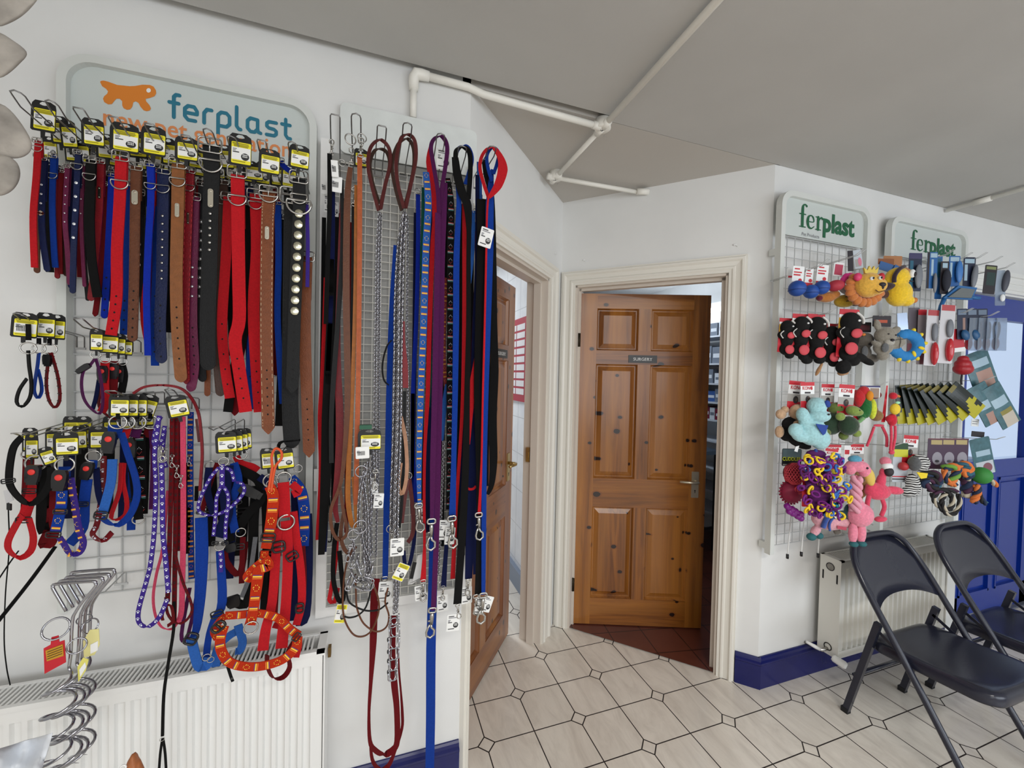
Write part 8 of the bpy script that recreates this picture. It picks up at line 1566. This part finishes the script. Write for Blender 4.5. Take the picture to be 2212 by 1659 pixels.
# ------------------------------------------------------------------ surgery room seen past the door
sh = thing('shelving_unit', 'white open shelves with boxes seen past the open surgery door', 'shelf', (3.05, 1.7, 0)); shelfm = mat('white_laminate', (222, 226, 232), .4)
levels = (.95, 1.14, 1.3, 1.47, 1.65, 1.9)
for z in levels: mb = MB(); mb.bb((2.9, 1.2, z-.015), (3.19, 2.6, z)); mb.build('shelf_board', shelfm, sh)
mb = MB(); mb.bb((2.9, 1.18, .0), (3.19, 1.2, 2.1)); mb.build('side_panel', shelfm, sh); mb = MB(); mb.bb((2.9, 2.6, 0), (3.19, 2.62, 2.1)); mb.build('side_panel', shelfm, sh)
for z in (.3, .5, .68): mb = MB(); mb.bb((2.9, 1.2, z-.02), (3.19, 2.6, z)); mb.build('shelf_board', shelfm, sh)
random.seed(3); bc = [mat('box_%s' % n_, c, .5) for n_, c in (('white', (226, 230, 234)), ('orange', (222, 120, 50)), ('maroon', (124, 28, 56)), ('blue', (60, 96, 160)), ('grey', (120, 128, 140)), ('teal', (70, 140, 150)))]
pal = {0: (2, 2, 0), 1: (0, 4, 3), 2: (1, 0, 4), 3: (4, 3, 4), 4: (2, 0, 4)}
words = {0: 'top of the worktop shelf', 1: 'second shelf up', 2: 'third shelf up', 3: 'fourth shelf up', 4: 'highest visible shelf'}
cn = ('white', 'orange', 'maroon', 'blue', 'grey', 'teal')
for li, z in enumerate(levels[1:]):
    y = 1.24; i = 0; hmax = (levels[li+2]-z if li+2 < len(levels) else .2)-.04
    while y < 2.0:
        w_ = random.uniform(.055, .11); h_ = hmax*random.uniform(.6, .95); c = pal[min(li, 4)][i % 3]; x0_ = 2.92+random.uniform(0, .03)
        mb = MB(); mb.bb((x0_, y, z+.001), (x0_+.12, y+w_, z+h_)); mb.bb((x0_-.0006, y+w_*.12, z+h_*.35), (x0_, y+w_*.88, z+h_*.6), 1)
        tag(mb.build('medicine_box', [bc[c], bc[0] if c else bc[4]]), '%s medicine box on the %s in the surgery' % (cn[c], ('lowest box shelf', 'second box shelf up', 'third box shelf up', 'fourth box shelf up', 'fifth box shelf up')[li]), 'box', 'medicine boxes on the surgery shelves')
        y += w_+.012; i += 1
tb = thing('surgery_table', 'dark legged table with steel top in front of the surgery shelves', 'table', (2.6, 1.5, 0))
mb = MB(); mb.bb((2.35, 1.25, .86), (2.86, 2.1, .89)); mb.build('table_top', mat('steel_top', (120, 140, 160), .3, .8), tb)
for x in (2.37, 2.82):
    for y in (1.28, 2.06): mb = MB(); mb.bb((x, y, .006), (x+.025, y+.025, .86)); mb.build('leg', mat('black_steel', (24, 26, 34), .4), tb)
mb = MB(); mb.bb((2.37, 1.28, .2), (2.84, 1.3, .22)); mb.build('rail', mat('black_steel', (24, 26, 34), .4), tb)
tl_ = thing('tube_light', 'lit fluorescent tube on the surgery wall above the shelves', 'light', (3.1, 1.6, 2.2))
mb = MB(); mb.bb((3.12, 1.25, 2.2), (3.19, 2.5, 2.25)); mb.build('fitting', trimw, tl_)
mb = MB(); mb.tube([(3.09, 1.27, 2.17), (3.09, 2.48, 2.17)], .022, 12); mb.build('tube', mat('lit_tube', (255, 255, 255), .5, emis=(235, 245, 255), estr=6), tl_)
# tiled room: chart on the wall and a switch
xw = PV.x-.06
def onw(x, y):
    v = ray(x, y); t = (xw-.004-CAM.x)/v.x; return CAM+v*t
a_, b_, c_, d_ = onw(1141, 682), onw(1126, 688), onw(1124, 866), onw(1134, 869)
t = thing('wall_chart', 'red bordered wall chart on the white tiles behind the left door', 'poster', a_)
y0_, y1_, z0_, z1_ = min(a_.y, d_.y), max(a_.y, d_.y)+1.1, d_.z, a_.z
mb = MB(); mb.bb((xw-.012, y0_, z0_), (xw-.006, y1_, z1_)); mb.build('sheet', mat('chart_red', (170, 40, 60), .5), t)
mb = MB(); k = 9
for i in range(k):
    for j in range(6): mb.bb((xw-.014, y0_+.03+(y1_-y0_-.06)*j/6, z0_+.05+(z1_-z0_-.08)*i/k), (xw-.0125, y0_+.015+(y1_-y0_-.06)*(j+1)/6, z0_+.035+(z1_-z0_-.08)*(i+1)/k))
mb.build('panels', mat('chart_white', (226, 224, 226), .5), t)
p = onw(1146, 805); t = thing('socket_plate', 'small white switch plate on the tiles beyond the left door', 'switch', p)
mb = MB(); mb.bb((xw-.014, p.y-.043, p.z-.043), (xw-.004, p.y+.043, p.z+.043)); mb.build('plate', trimw, t); mb = MB(); mb.bb((xw-.018, p.y-.012, p.z-.02), (xw-.013, p.y+.012, p.z+.02)); mb.build('rocker', inkg, t)
# ------------------------------------------------------------------ light
wd = bpy.data.worlds.new('world'); SC.world = wd; wd.use_nodes = True
wn = wd.node_tree; bg = wn.nodes['Background']; bg.inputs['Color'].default_value = (.74, .85, 1.0, 1); bg.inputs['Strength'].default_value = 1.0
def area(name, loc, rot, sx, sy, power, col=(1, 1, 1)):
    l = bpy.data.lights.new(name, 'AREA'); l.shape = 'RECTANGLE'; l.size = sx; l.size_y = sy; l.energy = power; l.color = col
    o = bpy.data.objects.new(name, l); o.location = loc; o.rotation_euler = rot; COL.objects.link(o); return o
area('shop_window_daylight', (-.25, -4.12, 1.5), (PI/2, 0, 0), 2.8, 1.4, 24, (1, .98, .95))
area('shop_window_daylight', (3.1, -4.12, 1.5), (PI/2, 0, 0), 2.9, 1.4, 44, (.88, .94, 1.0))
area('ceiling_tube_light', (.6, -2.6, 2.50), (0, 0, 0), 1.6, .2, 40, (1, .97, .92))
area('surgery_shelf_fill', (2.3, 1.8, 2.2), (0, -math.radians(62), 0), .3, 1.2, 7, (.78, .88, 1.0))  # added fill lamp aimed at the shelves, apart from the glowing wall tube
area('tiled_room_light', (0.2, 2.0, 2.45), (0, 0, 0), .6, .6, 22, (.92, .96, 1.0))
SC.view_settings.view_transform = 'Standard'; SC.view_settings.look = 'None'; SC.view_settings.gamma = 1; SC.view_settings.exposure = 0.12
SC.view_settings.use_curve_mapping = False
SC.cycles.max_bounces = 8; SC.cycles.use_denoising = True
